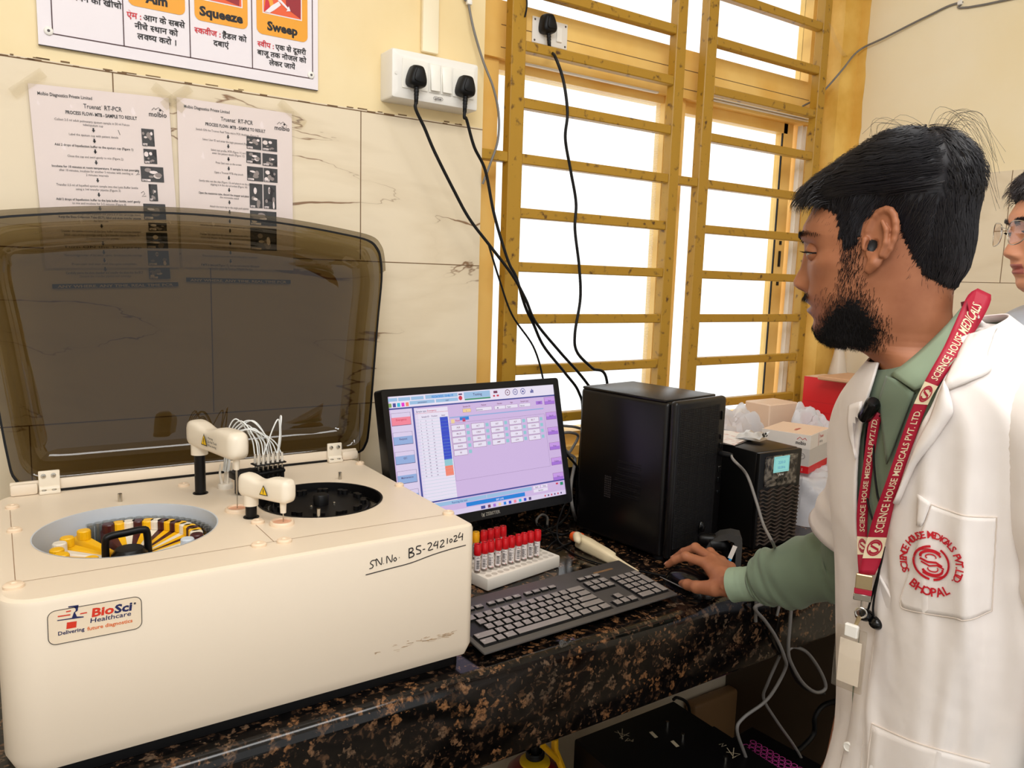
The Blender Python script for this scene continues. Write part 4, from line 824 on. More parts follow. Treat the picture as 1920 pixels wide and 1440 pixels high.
R('ui_navy', 0, .2085, .41, .2115); R('ui_sky', .06, .2135, .318, .221); R('ui_pale', .2, .2137, .2008, .221, .0003); TX('Running the test', .135, .2193, .0055, 'ui_navy'); R('ui_azure', .15, .2225, .298, .2305); TX('007 of 8', .232, .229, .0056, 'ui_white')
for x, w_, tx in ((.322, .018, 'Start'), (.343, .018, 'Stop')): R('ui_white', x, .2135, x + w_, .219); TX(tx, x + w_ / 2, .2178, .0045, 'ui_ink')
R('ui_white', .322, .2205, .361, .227); TX('Service', .341, .2255, .0045)
R('ui_green', .397, .2145, .405, .221); R('ui_red', .385, .2145, .391, .218); R('ui_pale', .0, .2325, .41, .2423, .0001)
for i, n in enumerate(('ui_navy', 'ui_maroon', 'ui_violet', 'ui_yellow', 'ui_azure', 'ui_blue', 'ui_pink', 'ui_cyan', 'ui_blue', 'ui_ink')): R(n, .188 + i * .0132 - (.004 if i == 0 else 0), .2345, .1945 + i * .0132, .2405)
for i in range(6): R('ui_ink' if i % 2 else 'ui_red', .35 + i * .009, .236, .3535 + i * .009, .2395)
g.build('screen', None, mo, 0)
g = MB(); q = Fr(fm(0, -MH / 2 - .0095, .0042), mX, mU); g.text('ZEBSTER', q, .0092, -.014, -.003, .03, 0, 'l', .036); g.flat([(-.0215, -.0035), (-.0175, -.005), (-.0165, .004), (-.019, .0012), (-.0225, .0035)], q).stroke([(-.0235, .004), (-.0245, 0), (-.022, -.0045)], .0012, q); g.build('maker_mark', 'steel', mo, 0)
g = MB(); g.tube([fm(.0, -.06, -.05), fm(.0, -.1, -.065), (.8073 - .01, 1.395, .012)], [.024, .022, .026], 16); st = g.build('neck', 'bezel', mo, 40)
g = MB(); q = Fr((.8073, 1.4, 0), mX, mN); g.prism(rounded(.22, .13, .04, 6), .0008, .012, q, .003); g.build('foot', 'bezel', mo, 40)

# ------------------------------------------------------------------ computer tower
tw = thing('computer_tower', (1.23, 1.26, 0), 'black mini tower computer between the monitor and the power supply', 'computer')
TYW = .128; q = Fr((1.158, 1.115, 0), (math.cos(TYW), math.sin(TYW), 0), (-math.sin(TYW), math.cos(TYW), 0)); TW, TD, TH = .184, .278, .352
M['tower'] = mk('tower_black', rgb(10, 8, 9), .33, 0., .4); M['mesh_black'] = mk('mesh_black', rgb(9, 8, 10), .5, 0., .3)
N, L, p = nodes(M['mesh_black']); t = N.new('ShaderNodeTexCoord'); vo = N.new('ShaderNodeTexVoronoi'); vo.inputs['Scale'].default_value = 260; vo.inputs['Randomness'].default_value = 0.; L.new(t.outputs['Object'], vo.inputs['Vector'])
bu = N.new('ShaderNodeBump'); bu.inputs['Strength'].default_value = .8; bu.inputs['Distance'].default_value = .002; L.new(vo.outputs['Distance'], bu.inputs['Height']); L.new(bu.outputs[0], p.inputs['Normal'])
g = MB(); pl = plan(0, TW, .028, TD, [.004] * 4, 2)
g.rbox((.0, .022, .008), (TW, TD, TH - .004), .01, 3, q).rbox((.002, .03, TH - .006), (TW - .002, TD - .004, TH), .003, 2, q); g.build('case', 'tower', tw, 40)
g = MB(); g.rbox((.001, -.0, .008), (TW - .001, .0205, TH), .009, 3, q); g.build('front_panel', 'tower', tw, 40)
g = MB(); g.rbox((.012, -.0012, .03), (TW - .03, .002, TH - .016), .0008, 1, q); g.build('front_mesh', 'mesh_black', tw, 30)
sd = MB()
for i in range(15):
    for j in range(5 if i > 3 else 9): pass
for i in range(17): sd.box((-.0006, .085 + .0, .115 + i * .0052), (.002, .085 + .085 - i * .0012, .1168 + i * .0052), q)
sd.build('side_vent', 'mesh_black', tw, 0)
g = MB()
for i in range(10):
    for j in range(4): g.cyl(q(-.0008, .172 + j * .0052, .108 + i * .0052), q(.002, .172 + j * .0052, .108 + i * .0052), .0017, n=8)
M['vent_grey'] = mk('vent_grey', rgb(52, 46, 46), .5); g.build('fan_vent', 'vent_grey', tw, 0)
for z, h_ in ((.3, .02), (.255, .012), (.235, .012), (.18, .014), (.155, .014), (.13, .008)):
    g = MB(); g.rbox((TW - .022, -.003, z), (TW - .012, .003, z + h_), .001, 1, q); g.build('port', 'black_gloss', tw, 30)
for x in (.02, TW - .02):
    for y in (.04, TD - .03):
        g = MB(); g.cyl(q(x, y, .0004), q(x, y, .009), .012, n=14); g.build('foot', 'rubber', tw, 40)
# usb plug in the front with a grey lead
ub = thing('usb_cable', q(TW - .016, -.03, .26), 'grey lead plugged into the tower front and drooping past the power supply', 'cable')
pu = onpl(1350, 850, q.O, q.Y); g = MB(); d1 = np.array([.75, -.4, -.25]); d1 = _n(d1)
g.tube([pu + q.Y * -.001, pu - q.Y * .02, pu - q.Y * .03 + q.X * .004], [.0065, .0068, .0045], 12); g.build('plug', 'rubber', ub, 40)
P = [pu - q.Y * .028 + q.X * .003, ond(1375, 862, 1.37), ond(1400, 890, 1.36), ond(1418, 940, 1.34), ond(1432, 985, 1.32), ond(1450, 1020, 1.29), (1.33, .97, .034), (1.30, .935, .004), (1.28, .916, -.012), (1.27, .9165, -.06), onz(1395, 1150, -.11), onz(1440, 1200, -.2), ond(1470, 1240, 1.33), ond(1455, 1320, 1.36), ond(1390, 1350, 1.4), ond(1382, 1375, 1.4), ond(1400, 1420, 1.4), ond(1415, 1470, 1.4)]
P = [np.array(p_) for p_ in P]
g = MB(); g.tube(smooth_path(P[:10], 8), .0026, 8); g.build('lead', 'grey_cable', ub, 60)

# ------------------------------------------------------------------ UPS with a wavy grille
up = thing('power_supply', (1.464, 1.2, 0), 'black uninterruptible power supply with lit screen and wavy front grille', 'power supply')
q = Fr((1.394, 1.081, 0), (math.cos(-.035), math.sin(-.035), 0), (math.sin(.035), math.cos(.035), 0)); UW, UD, UH = .141, .27, .227
M['ups'] = mk('ups_black', rgb(10, 9, 9), .35, 0., .4); M['ups_film'] = mk('crumpled_film', rgb(66, 60, 54), .12); noise_col(M['ups_film'], rgb(34, 30, 28), rgb(128, 118, 104), 38, 4, .42, .62, .9, 1.5)
g = MB(); g.rbox((0, .012, .004), (UW, UD, UH), .003, 2, q); g.build('case', 'ups', up, 35)
g = MB(); g.rbox((-.001, 0, .004), (UW + .001, .0125, UH - .001), .003, 2, q); g.build('front_frame', 'ups', up, 35)
g = MB(); g.rbox((.016, -.003, .146), (UW - .016, .001, UH - .01), .006, 3, q); g.build('display_panel', 'ups_film', up, 35)
em('lcd', 150, 222, 214, .85); em('lcd_dark', 84, 150, 196, .8)
g = MB(); f2 = Fr(q(.042, -.0034, .178), q.X, (0, 0, 1)); g.m('lcd').rect(0, 0, .053, .037, f2).m('lcd_dark').text('220.0', f2, .0085, .0265, .02, .01, 0, 'c', .024, .0003).text('50.0Hz', f2, .0085, .0265, .008, .01, 0, 'c', .026, .0003); g.stroke(rounded(.047, .031, .002, 2), .0006, Fr(f2(.0265, .0185), f2.X, f2.Y), .0003, True); g.build('lcd_screen', None, up, 0)
g = MB(); f2 = Fr(q(.06, -.0034, .17), q.X, (0, 0, 1)); g.text('Arvi', f2, .008, .009, 0, .01, .2, 'c', .016); g.build('maker_mark', 'switch_white', up, 0)
for x in (.058, .072, .086):
    g = MB(); g.cyl(q(x, -.0045, .159), q(x, .0, .159), .0045, n=14); g.build('button', 'black_gloss', up, 40)
M['louvre'] = mk('louvre_black', rgb(66, 54, 46), .36)
for r_ in range(15):
    g = MB(); z = .137 - r_ * .0088; rows = []
    for dy_, dz in ((.003, .0035), (-.0065, .0018), (-.0072, 0), (-.0062, -.0008), (.003, .0015)): rows.append([q(.004 + (UW - .008) * i / 48, dy_ + .002, z + dz + .0028 * (1 if r_ % 1 == 0 else -1) * math.sin(2 * math.pi * 4 * i / 48)) for i in range(49)])
    g.grid(rows); g.build('louvre', 'louvre', up, 50)
# leaflets and pouch on the power supply
M['leaf'] = mk('leaflet', rgb(232, 220, 210), .4)
noise_col(M['leaf'], rgb(236, 226, 216), rgb(206, 150, 130), 60, 3, .5, .72)
g = MB(); qq = Fr(q(.05, .16, UH + .0012), (.9, .3, 0), (-.3, .9, 0)); g.grid([[qq(-.075 + .03 * i, -.06 + .024 * j, .001 + .003 * abs(math.sin(i * 1.1 + j * .8)) + .0025 * j * 0) for i in range(6)] for j in range(6)]); g.grid([[qq(-.075 + .03 * i, -.06 + .024 * j, .0002) for i in range(6)] for j in range(6)]); tag(g.build('leaflet', 'leaf', None, 60), 'printed pink and cream leaflet lying flat on the power supply', 'leaflet')
M['foil'] = mk('foil', rgb(206, 204, 200), .3, .5)
po = thing('foil_pouch', q(.09, .11, UH + .006), 'crumpled grey foil pouch with two black squares on the power supply', 'pouch')
fq = Fr(q(.075, .1, UH + .0065), (.95, .25, 0), (-.25, .95, 0)); g = MB(); g.grid([[fq(-.01 + .014 * i, -.03 + .012 * j, .004 + .011 * (i / 4.) * (1 - .4 * (j % 2)) + .003 * math.sin(i * 2 + j)) for i in range(5)] for j in range(6)]); g.grid([[fq(-.01 + .014 * i, -.03 + .012 * j, .0) for i in range(5)] for j in range(6)]); g.build('pouch', 'foil', po, 30)
g = MB()
for a in (.012, .026): g.add([fq(a, -.0301, .006), fq(a + .009, -.0301, .0085), fq(a + .011, -.024, .016), fq(a + .002, -.024, .013)], [(0, 1, 2, 3)])
g.build('black_square', 'black', po, 0)

# ------------------------------------------------------------------ boxes, bags and the rest of the clutter by the window
M['red_card'] = mk('red_card', rgb(214, 26, 32), .45); M['white_card'] = mk('white_card', rgb(236, 226, 216), .5); M['grey_card'] = mk('grey_card', rgb(208, 200, 192), .5); M['pink_card'] = mk('pink_card', rgb(236, 206, 180), .5)
K = np.array([1.672, 1.15, 0]); KX = _n(np.array([.95, .3, 0])); KY = np.array([-KX[1], KX[0], 0]); KB = .131
kb = thing('kit_box', K + [.03, .08, KB], 'white test kit box with a red bottom stripe behind the power supply', 'box')
qk = Fr((K[0], K[1], KB), KX, KY); kw, kd, kh = .15, .125, .098
g = MB(); g.m('white_card').box((0, 0, .062), (kw, kd, kh), qk).m('grey_card').box((.0006, .0006, .018), (kw - .0006, kd - .0006, .062), qk).m('red_card').box((0, 0, 0), (kw, kd, .018), qk); g.m('pink_card').box((.002, .002, kh - .002), (kw - .002, kd - .002, kh + .001), qk); g.build('carton', None, kb, 0)
g = MB(); f1 = Fr(qk(0, 0, 0), -KY, (0, 0, 1)); f1.O = qk(-.0006, kd, 0); f2 = Fr(qk(0, -.0006, 0), KX, (0, 0, 1)); f3 = Fr(qk(0, 0, kh + .0013), KX, KY)
g.m('ink').text('molbio', f1, .013, kd - .024, .072, .02, 0, 'c', .026).m('print_red').stroke([(kd - .034, .084), (kd - .027, .091), (kd - .02, .085), (kd - .014, .09), (kd - .01, .085)], .0015, f1).m('white_card').text('Truenat Change 1', f1, .011, kd - .05, .005, .01, 0, 'c', .07, .0002)
g.m('greyink').stroke(rounded(.034, .014, .006), .0008, Fr(f1(kd - .028, .04), (f1.X + f1.Y * .35), f1.Y), .0002, True).stroke([(kd - .04, .036), (kd - .016, .046)], .0008, f1, .0002)
g.m('print_red').rect(.062, .064, .0635, kh, f2).text('Truenat', f2, .011, .07, .083, .01, 0, 'l', .03).m('greyink').text('MTB Chip', f2, .008, .07, .07, 0, 0, 'l', .026).m('print_red').text('molbio', f3, .016, .06, .05, .01, 0, 'c', .04); g.build('print', None, kb, 0)
rb = thing('red_box', (2.09, 1.41, 0), 'tall red and white carton standing in the window corner', 'box')
a_ = np.array([2.075, 1.325, 0]); X_ = _n(np.array([.99, .1, 0])); qr = Fr(a_, X_, (-X_[1], X_[0], 0)); rw, rd, rh = .12, .135, .325
g = MB(); P4 = [qr(0, 0, 0), qr(rw, 0, 0), qr(rw, rd, 0), qr(0, rd, 0)]; P5 = [qr(0, 0, rh), qr(rw, 0, rh), qr(rw, rd, rh), qr(0, rd, rh)]
g.m('red_card').add(P4 + P5, [(3, 0, 4, 7)]); g.m('white_card').add(P4 + P5, [(0, 1, 5, 4), (1, 2, 6, 5), (2, 3, 7, 6), (0, 3, 2, 1)]); g.m('pink_card').add(P4 + P5, [(4, 5, 6, 7)]); g.build('carton', None, rb, 0)
g = MB(); f2 = Fr(qr(0, -.0006, 0), qr.X, (0, 0, 1)); g.m('greyink').text('proteins', f2, .01, .012, .29, 0, 0, 'l', .03).m('print_red').text('molbio', f2, .012, .012, .24, 0, 0, 'l', .03); f1 = Fr(qr(-.0006, rd, 0), -qr.Y, (0, 0, 1)); g.m('deep_red').rect(.005, .25, rd - .005, .2505, f1).rect(.005, .22, rd - .03, .2206, f1).rect(.02, .2, rd - .01, .2004, f1); g.build('print', None, rb, 0)
g = MB(); g.rbox((-.09, -.055, 0), (.09, .055, .012), .003, 1, Fr((2.1, 1.33, .3265), X_, (-X_[1], X_[0], 0))); M['kraft'] = mk('kraft', rgb(206, 160, 122), .6); tag(g.build('kraft_box', 'kraft', None, 30), 'flat brown cardboard box lying on top of the red carton', 'box')
pb = MB(); pb.rbox((1.83, 1.4, .0006), (1.96, 1.49, .258), .003, 1, ID); tag(pb.build('cream_box', 'pink_card', None, 30), 'plain cream carton against the window behind the crumpled bags', 'box')
# spray bottle in the corner
sp = thing('spray_bottle', (2.22, 1.42, 0), 'pale translucent spray bottle in the corner behind the red carton', 'spray bottle'); M['milky'] = mk('milky_plastic', rgb(236, 222, 204), .35, Transmission_Weight=.25)
qs = Fr((2.225, 1.455, 0), (1, 0, 0), (0, 1, 0)); g = MB(); g.lathe([(.03, .0008), (.036, .006), (.037, .26), (.034, .3), (.018, .38), (.0135, .41), (.0135, .425)], qs, 28); g.build('bottle', 'milky', sp, 40)
g = MB(); g.lathe([(.0155, .42), (.0165, .422), (.0165, .445), (.012, .447), (.011, .46)], qs, 20); g.rbox((-.045, -.011, .456), (.03, .011, .48), .006, 2, qs); g.tube([qs(-.02, 0, .458), qs(-.034, 0, .44), qs(-.03, 0, .415)], .004, 8); g.build('trigger_head', 'white_card', sp, 40)
# crumpled translucent bags
M['bag'] = bpy.data.materials.new('thin_white_bag'); M['bag'].use_nodes = True; N = M['bag'].node_tree.nodes; L = M['bag'].node_tree.links; p = N['Principled BSDF']
p.inputs['Base Color'].default_value = rgb(234, 232, 236); p.inputs['Roughness'].default_value = .3; tr = N.new('ShaderNodeBsdfTransparent'); mx = N.new('ShaderNodeMixShader'); mx.inputs[0].default_value = .62; L.new(tr.outputs[0], mx.inputs[1]); L.new(p.outputs[0], mx.inputs[2]); L.new(mx.outputs[0], N['Material Output'].inputs[0])
def bag(name, c, rx, ry, h, seed, label, mat='bag', crump=.2, rot=0.):
    rs = np.random.RandomState(seed); K_ = rs.randn(14, 3) * 3.2; ph = rs.rand(14) * 6; n, m_ = 40, 22; rows = []
    for j in range(m_ + 1):
        v = j / m_; row = []
        for i in range(n):
            th = 2 * math.pi * i / n; el = math.pi / 2 * v; ce, se = math.cos(el) ** .62, math.sin(el) ** .8; d = np.array([math.cos(th) * ce, math.sin(th) * ce, se])
            f_ = sum(abs(math.sin(K_[k] @ d + ph[k])) for k in range(14)) / 14 - .63
            f_ = 1 + crump * 2.4 * f_ * (.35 + .65 * min(1, v * 3)); x, y = rx * d[0] * f_, ry * d[1] * f_; cr_, sr_ = math.cos(rot), math.sin(rot)
            row.append((c[0] + x * cr_ - y * sr_, c[1] + x * sr_ + y * cr_, c[2] + max(0.0006, h * (d[2] ** .75) * f_)))
        rows.append(row)
    g = MB(); g.ring(rows, True, True, True); return tag(g.build(name, mat, None, 28), label, 'plastic bag')
bag('plastic_bag', (1.735, 1.195, 0), .1, .085, .127, 4, 'translucent grey bag under the test kit box beside the power supply', 'bag', .3, .9)
bag('plastic_bag', (1.9, 1.315, 0), .075, .05, .255, 9, 'crumpled white carrier bag heaped in front of the red carton', 'bag', .3, -.3)
bag('plastic_bag', (1.7, 1.42, 0), .12, .055, .235, 12, 'crumpled white carrier bag against the window behind the power supply', 'bag', .3, -.3)
# white adaptor with a grey lead behind the tower
ad = thing('power_adaptor', (1.50, 1.465, .1), 'white adaptor block with a grey lead on the window sill behind the tower', 'adaptor')
g = MB(); g.rbox((1.475, 1.44, .0006), (1.515, 1.485, .262), .004, 2, ID); g.build('block', 'white_card', ad, 30)
g = MB(); g.tube(smooth_path([(1.5, 1.44, .24), (1.53, 1.415, .25), (1.56, 1.4, .235), (1.57, 1.395, .2), (1.565, 1.39, .15)], 6), .004, 8); g.build('lead', 'grey_cable', ad, 60)

# ------------------------------------------------------------------ keyboard
M['kb'] = mk('keyboard_black', rgb(78, 74, 71), .36); M['key'] = mk('key_glare', rgb(138, 130, 124), .32); M['legend'] = mk('key_legend', rgb(226, 220, 212), .5); M['kwell'] = mk('key_well', rgb(8, 8, 9), .5)  # window glare on the black keys is put into their grey colour
kyaw = .036; KF = Fr((.6, .953, .0075), (math.cos(kyaw), math.sin(kyaw), 0), (-math.sin(kyaw) * 1., math.cos(kyaw), .085))
ky = thing('keyboard', (.82, 1.03, 0), 'black full-size keyboard with window glare painted on its keys along the worktop edge', 'keyboard')
KW, KD = .438, .163
g = MB(); g.m('kb').rbox((0, 0, .0045), (KW, KD, .009), .0022, 2, KF).m('kwell').rbox((.008, .012, -.0045), (KW - .008, KD - .004, .005), .002, 1, KF); g.m('kwell')
for x0, x1, y0, y1 in ((.008, .286, .014, .106), (.2945, .35, .076, .106), (.3585, .430, .014, .106), (.2945, .35, .014, .0335), (.313, .3315, .03, .052)): g.box((x0, y0, .0088), (x1, y1, .0094), KF)
g.box((.0, KD - .03, -.004), (KW, KD - .004, -.002), KF); g.build('base', None, ky, 35)
for x in (.03, KW - .06):
    g = MB(); g.rbox(KF(x, KD - .02, -.004) * [1, 1, 0] + [0, 0, .0005], KF(x + .03, KD - .008, -.003) * [1, 1, 1], .001, 1, ID); g.build('foot', 'rubber', ky, 30)
U = .01835; nk = [0]
def key(x, y, w_=1., d=1., leg='', big=False):
    if nk[0] >= 100: return
    nk[0] += 1; x0 = x + .0014; x1 = x + w_ * U - .0014; y0 = y + .0014; y1 = y + d * U - .0014
    g = MB(); g.m('kwell').ring([[KF(a, b, z) for a, b in ((x0 - o, y0 - o), (x1 + o, y0 - o), (x1 + o, y1 + o), (x0 - o, y1 + o))] for o, z in ((.0, .0092), (-.0008, .0128))], True, False, False)
    g.m('key').ring([[KF(a, b, z) for a, b in ((x0 + o, y0 + o), (x1 - o, y0 + o), (x1 - o, y1 - o), (x0 + o, y1 - o))] for o, z in ((.0008, .0128), (.0013, .0135))], True, False, True)
    if leg: g.m('legend').text(leg, KF, .0046 if len(leg) < 3 else .0031, x0 + .0028, y1 - .0072, .01, 0, 'l', None, .0138)
    g.build('key', None, ky, 0)
X0, Y0 = .0085, .0145
R5 = [(1, a) for a in '1234567890-='] + [(2, '\u2190')]
rows_ = [(Y0 + 4 * U, [(1, None)] + R5), (Y0 + 3 * U, [(1.5, None)] + [(1, a) for a in 'QWERTYUIOP[]'] + [(1.5, '\\')]), (Y0 + 2 * U, [(1.75, None)] + [(1, a) for a in "ASDFGHJKL;'"] + [(2.25, 'Enter')]), (Y0 + U, [(2.25, 'Shift')] + [(1, a) for a in 'ZXCVBNM,./'] + [(2.75, 'Shift')]), (Y0, [(1.5, 'Ctrl'), (1, ''), (1.25, 'Alt'), (6.25, ''), (1.25, 'Alt'), (1.25, '\u2261'), (1.25, ''), (1.25, 'Ctrl')])]
for y, row in rows_[::-1]:
    x = X0
    for w_, l in row:
        if l is not None: key(x, y, w_, 1., l)
        x += w_ * U
yf = Y0 + 5 * U + .012
for i in range(3): key(.295 + i * U, yf, 1, .72, ('PrtSc', 'ScrLk', 'Pause')[i])
for j in range(2):
    for i in range(3): key(.295 + i * U, Y0 + 3.35 * U + (1 - j) * U, 1, 1, (('Ins', 'Home', 'PgUp'), ('Del', 'End', 'PgDn'))[j][i])
for i in range(3): key(.295 + i * U, Y0, 1, 1, '<v>'[i])
key(.295 + U, Y0 + U, 1, 1, '^')
for w_, x, y, d, l in ((2, 0, 0, 1, '0'), (1, 2, 0, 1, '.'), (1, 0, 1, 1, '1'), (1, 1, 1, 1, '2'), (1, 2, 1, 1, '3'), (1, 3, 0, 2, 'Enter'), (1, 0, 2, 1, '4'), (1, 1, 2, 1, '5'), (1, 2, 2, 1, '6'), (1, 0, 3, 1, '7'), (1, 1, 3, 1, '8'), (1, 2, 3, 1, '9'), (1, 3, 2, 2, '+'), (1, 0, 4, 1, 'Num'), (1, 1, 4, 1, '/'), (1, 2, 4, 1, '*'), (1, 3, 4, 1, '-')): key(.359 + x * U * .97, Y0 + y * U, w_ * .97, d, l)
for b0, c0 in ((.079, 'F5'), (.16, 'F9')):
    for i in range(4): key(b0 + .008 + i * U, yf, 1, .72, 'F%d' % (int(c0[1:]) + i))
for i in range(4): key(.006 + .0 + i * U, yf, 1, .72, 'F%d' % (i + 1))
g = MB(); f2 = Fr(KF(.372, KD - .026, .0093), KF.X, KF.Y); g.flat(rounded(.05, .006, .002), f2); M['worn'] = mk('worn_strip', rgb(126, 96, 66), .4); g.build('indicator_strip', 'worn', ky, 0)

# ------------------------------------------------------------------ mouse
ms = thing('computer_mouse', (1.1, 1.0, 0), 'black wired mouse under the hand beside the keyboard', 'mouse')
qm = Fr((1.101, .999, 0), (1, .03, 0), (-.03, 1, 0)); g = MB(); rows = []
for j in range(15):
    v = j / 14; y = -.056 + .112 * v; w_ = .031 * (1 - abs(2 * v - 1) ** 3.2) ** .45 * (1 - .06 * v) + .0005; h = .0365 * (math.sin(math.pi * min(1, (v * .82 + .12))) ** .55) * (1 - abs(2 * v - 1) ** 7) + .001
    rows.append([qm(w_ * math.copysign(abs(math.cos(a)) ** .7, math.cos(a)), y, max(.0008, .004 + h * max(0, math.sin(a)) ** .8) if math.sin(a) > -.01 else .0008) for a in [2 * math.pi * k / 28 for k in range(28)]])
g.ring(rows, True, True, True); g.build('shell', 'black_gloss', ms, 60)
g = MB(); g.tube([qm(-.0305, y, .0155 - .0006 * i) for i, y in enumerate((.05, .03, .01, -.01, -.03))], [.0006, .0011, .0012, .0011, .0004], 6); g.build('side_strip', 'grey_cable', ms, 60)
g = MB(); g.cyl(qm(-.004, .03, .033), qm(.004, .03, .033), .007, n=16); g.build('scroll_wheel', 'rubber', ms, 40)
g = MB(); g.tube(smooth_path([qm(0, .054, .008), qm(-.002, .075, .004), (1.075, 1.12, .0024), (1.03, 1.19, .0024), (1.02, 1.28, .0024), (1.06, 1.4, .0024), (1.12, 1.47, .0024)], 6), .0017, 6); g.build('lead', 'rubber', ms, 60)

# ------------------------------------------------------------------ barcode scanner in its stand
bs = thing('barcode_scanner', (1.27, 1.06, 0), 'black handheld barcode scanner lying in its curved stand behind the hand', 'scanner')
qv = ray(1340, 1030); vx = _n(np.array([qv[1], -qv[0], 0])); qb_ = Fr(onz(1345, 1062, 0), vx, (-vx[1], vx[0], 0))   # faces the camera side
g = MB(); out = []
A = [(-.03, .03), (-.02, .056), (.0, .074), (.022, .08), (.04, .078), (.047, .06), (.047, .0), (.036, .0), (.035, .05), (.03, .062), (.018, .066), (.0, .061), (-.014, .046), (-.021, .026)]
fa = Fr(qb_.O, vx, (0, 0, 1)); g.prism([tuple(p_) for p_ in A], -.02, .02, Fr(qb_.O + [0, 0, .0006], vx, (0, 0, 1))); M['scan_grey'] = mk('scanner_grey', rgb(62, 60, 58), .4); g.build('stand', 'scan_grey', bs, 40)
g = MB(); g.tube(smooth_path([fa(-.018, .05, .012), fa(.004, .052, .006), fa(.016, .04, -.004), fa(.022, .022, -.012), fa(.03, .013, -.03)], 5), [.014] * 6 + [.013] * 6 + [.012] * 9, 12); g.build('handle', 'black', bs, 50)
g = MB(); g.rbox((-.044, .046, -.014), (-.004, .07, .016), .009, 3, fa); g.build('head', 'black', bs, 40)
g = MB(); fl_ = Fr(fa(.024, .03, .0205), fa.X * .95 + fa.Y * -.3, fa.Y); g.m('white_card').rect(-.004, -.002, .005, .028, fl_).m(M.setdefault('sky_print', mk('sky_print', rgb(40, 150, 210), .5))).rect(-.001, -.02, .005, -.002, fl_); g.build('tag', None, bs, 0)
g = MB(); wm = onz(1302, 1003, .07); qd = Fr(onz(1302, 1030, 0.0) , vx, (-vx[1], vx[0], 0)); 
g.lathe([(.001, .0), (.02, .002), (.021, .006), (.004, .01), (.004, .05)], Fr(onz(1310, 1040, 0) + [0, 0, .0006], (1, 0, 0), (0, 1, 0)), 20)
bm = bmesh.new(); bmesh.ops.create_uvsphere(bm, u_segments=20, v_segments=12, radius=1.); cc = onz(1310, 1040, 0) + [0, 0, .062]; bm.verts.index_update(); g.add([cc + np.array([v.co.x * .009, v.co.y * .009, v.co.z * .0165]) for v in bm.verts], [[v.index for v in f.verts] for f in bm.faces]); bm.free()
tag(g.build('webcam', 'black_gloss', None, 60), 'small glossy black oval device on a stand before the computer tower', 'webcam')
g = MB(); gp = [onz(1368, 1062, .006), onz(1392, 1068, .006), onz(1402, 1082, .004), (1.2, .93, .004), (1.205, .9205, -.012), (1.21, .9205, -.06)]; g.tube(smooth_path(gp, 6), .0036, 8); tag(g.build('scanner_lead', 'grey_cable', None, 60), 'grey lead bending over the counter edge behind the wrist', 'cable')

# ------------------------------------------------------------------ pipette
pp = thing('pipette', (1.085, 1.27, .012), 'cream laboratory pipette with an orange button lying behind the keyboard', 'pipette')
pa, pb_ = onz(1092, 1014, .02), onz(1160, 1050, .012); d = _n(pb_ - pa); sd_ = _n(np.cross([0, 0, 1.], d)); qp = Fr(pa, d, sd_)
M['pip'] = mk('pipette_cream', rgb(236, 218, 180), .4); M['pip_orange'] = mk('pipette_orange', rgb(240, 92, 28), .4); M['pip_label'] = mk('pipette_label', rgb(120, 84, 44), .5)
L_ = np.linalg.norm(pb_ - pa); g = MB(); rows = []
for u, w_, h in ((-.012, .011, .012), (-.01, .0135, .0145), (.02, .0145, .0155), (.045, .0135, .0145), (.085, .0135, .013), (.105, .012, .0115), (.11, .007, .008), (.12, .0065, .007), (.15, .0045, .0048), (.19, .003, .003)): rows.append([qp(u * .9, w_ * math.copysign(abs(math.cos(a)) ** .6, math.cos(a)), -.0035 + h * math.copysign(abs(math.sin(a)) ** .6, math.sin(a))) for a in [2 * math.pi * k / 24 for k in range(24)]])
g.ring(rows, True, True, True); g.build('barrel', 'pip', pp, 45)
g = MB(); g.tube([qp(-.034, 0, .0), qp(-.03, 0, 0), qp(-.021, 0, 0), qp(-.02, 0, 0), qp(-.01, 0, 0)], [.0095, .011, .0105, .0085, .0085], 18); g.rbox((-.026, .0, -.008), (-.014, .019, .008), .003, 2, qp); g.build('plunger_button', 'pip_orange', pp, 40)
g = MB(); g.tube(smooth_path([qp(.0, -.008, .012), qp(.0, -.018, .016), qp(.012, -.027, .014), qp(.022, -.031, .010)], 5), [.007, .0075, .008, .0082, .0085, .009, .0092, .0092, .009, .009, .009, .0088, .008, .0068, .005, .003], 12); g.build('finger_rest', 'pip', pp, 50)
g = MB(); g.rbox((.0, .0135, -.008), (.026, .0158, .008), .0006, 1, qp); g.build('label', 'pip_label', pp, 30)

# ------------------------------------------------------------------ tube rack with blood tubes
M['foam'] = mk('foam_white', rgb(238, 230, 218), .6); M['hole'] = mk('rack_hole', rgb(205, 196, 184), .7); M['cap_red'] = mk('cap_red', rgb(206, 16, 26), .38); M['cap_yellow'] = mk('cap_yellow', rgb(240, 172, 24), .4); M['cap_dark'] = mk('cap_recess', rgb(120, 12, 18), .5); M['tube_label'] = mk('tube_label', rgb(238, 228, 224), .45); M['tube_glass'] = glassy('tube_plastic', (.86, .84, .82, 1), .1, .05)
F0 = onz(913, 1111, 0); F1 = onz(1050, 1064, 0); RX = _n(F1 - F0); RY = np.array([-RX[1], RX[0], 0]); RL = .203; RH = .026
rk = thing('tube_rack', F0 + RX * .1 + RY * .05, 'white foam rack holding red and yellow capped blood tubes', 'tube rack')
F0 = F1 - RX * RL
qk = Fr((F0[0], F0[1], .0006), RX, RY); g = MB(); g.rbox((0, 0, 0), (RL, .11, RH), .004, 2, qk); g.build('block', 'foam', rk, 40)
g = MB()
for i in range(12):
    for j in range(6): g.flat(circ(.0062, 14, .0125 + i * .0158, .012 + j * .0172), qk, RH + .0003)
g.build('hole', 'hole', rk, 0); bpy.data.objects['hole']['kind'] = 'stuff'
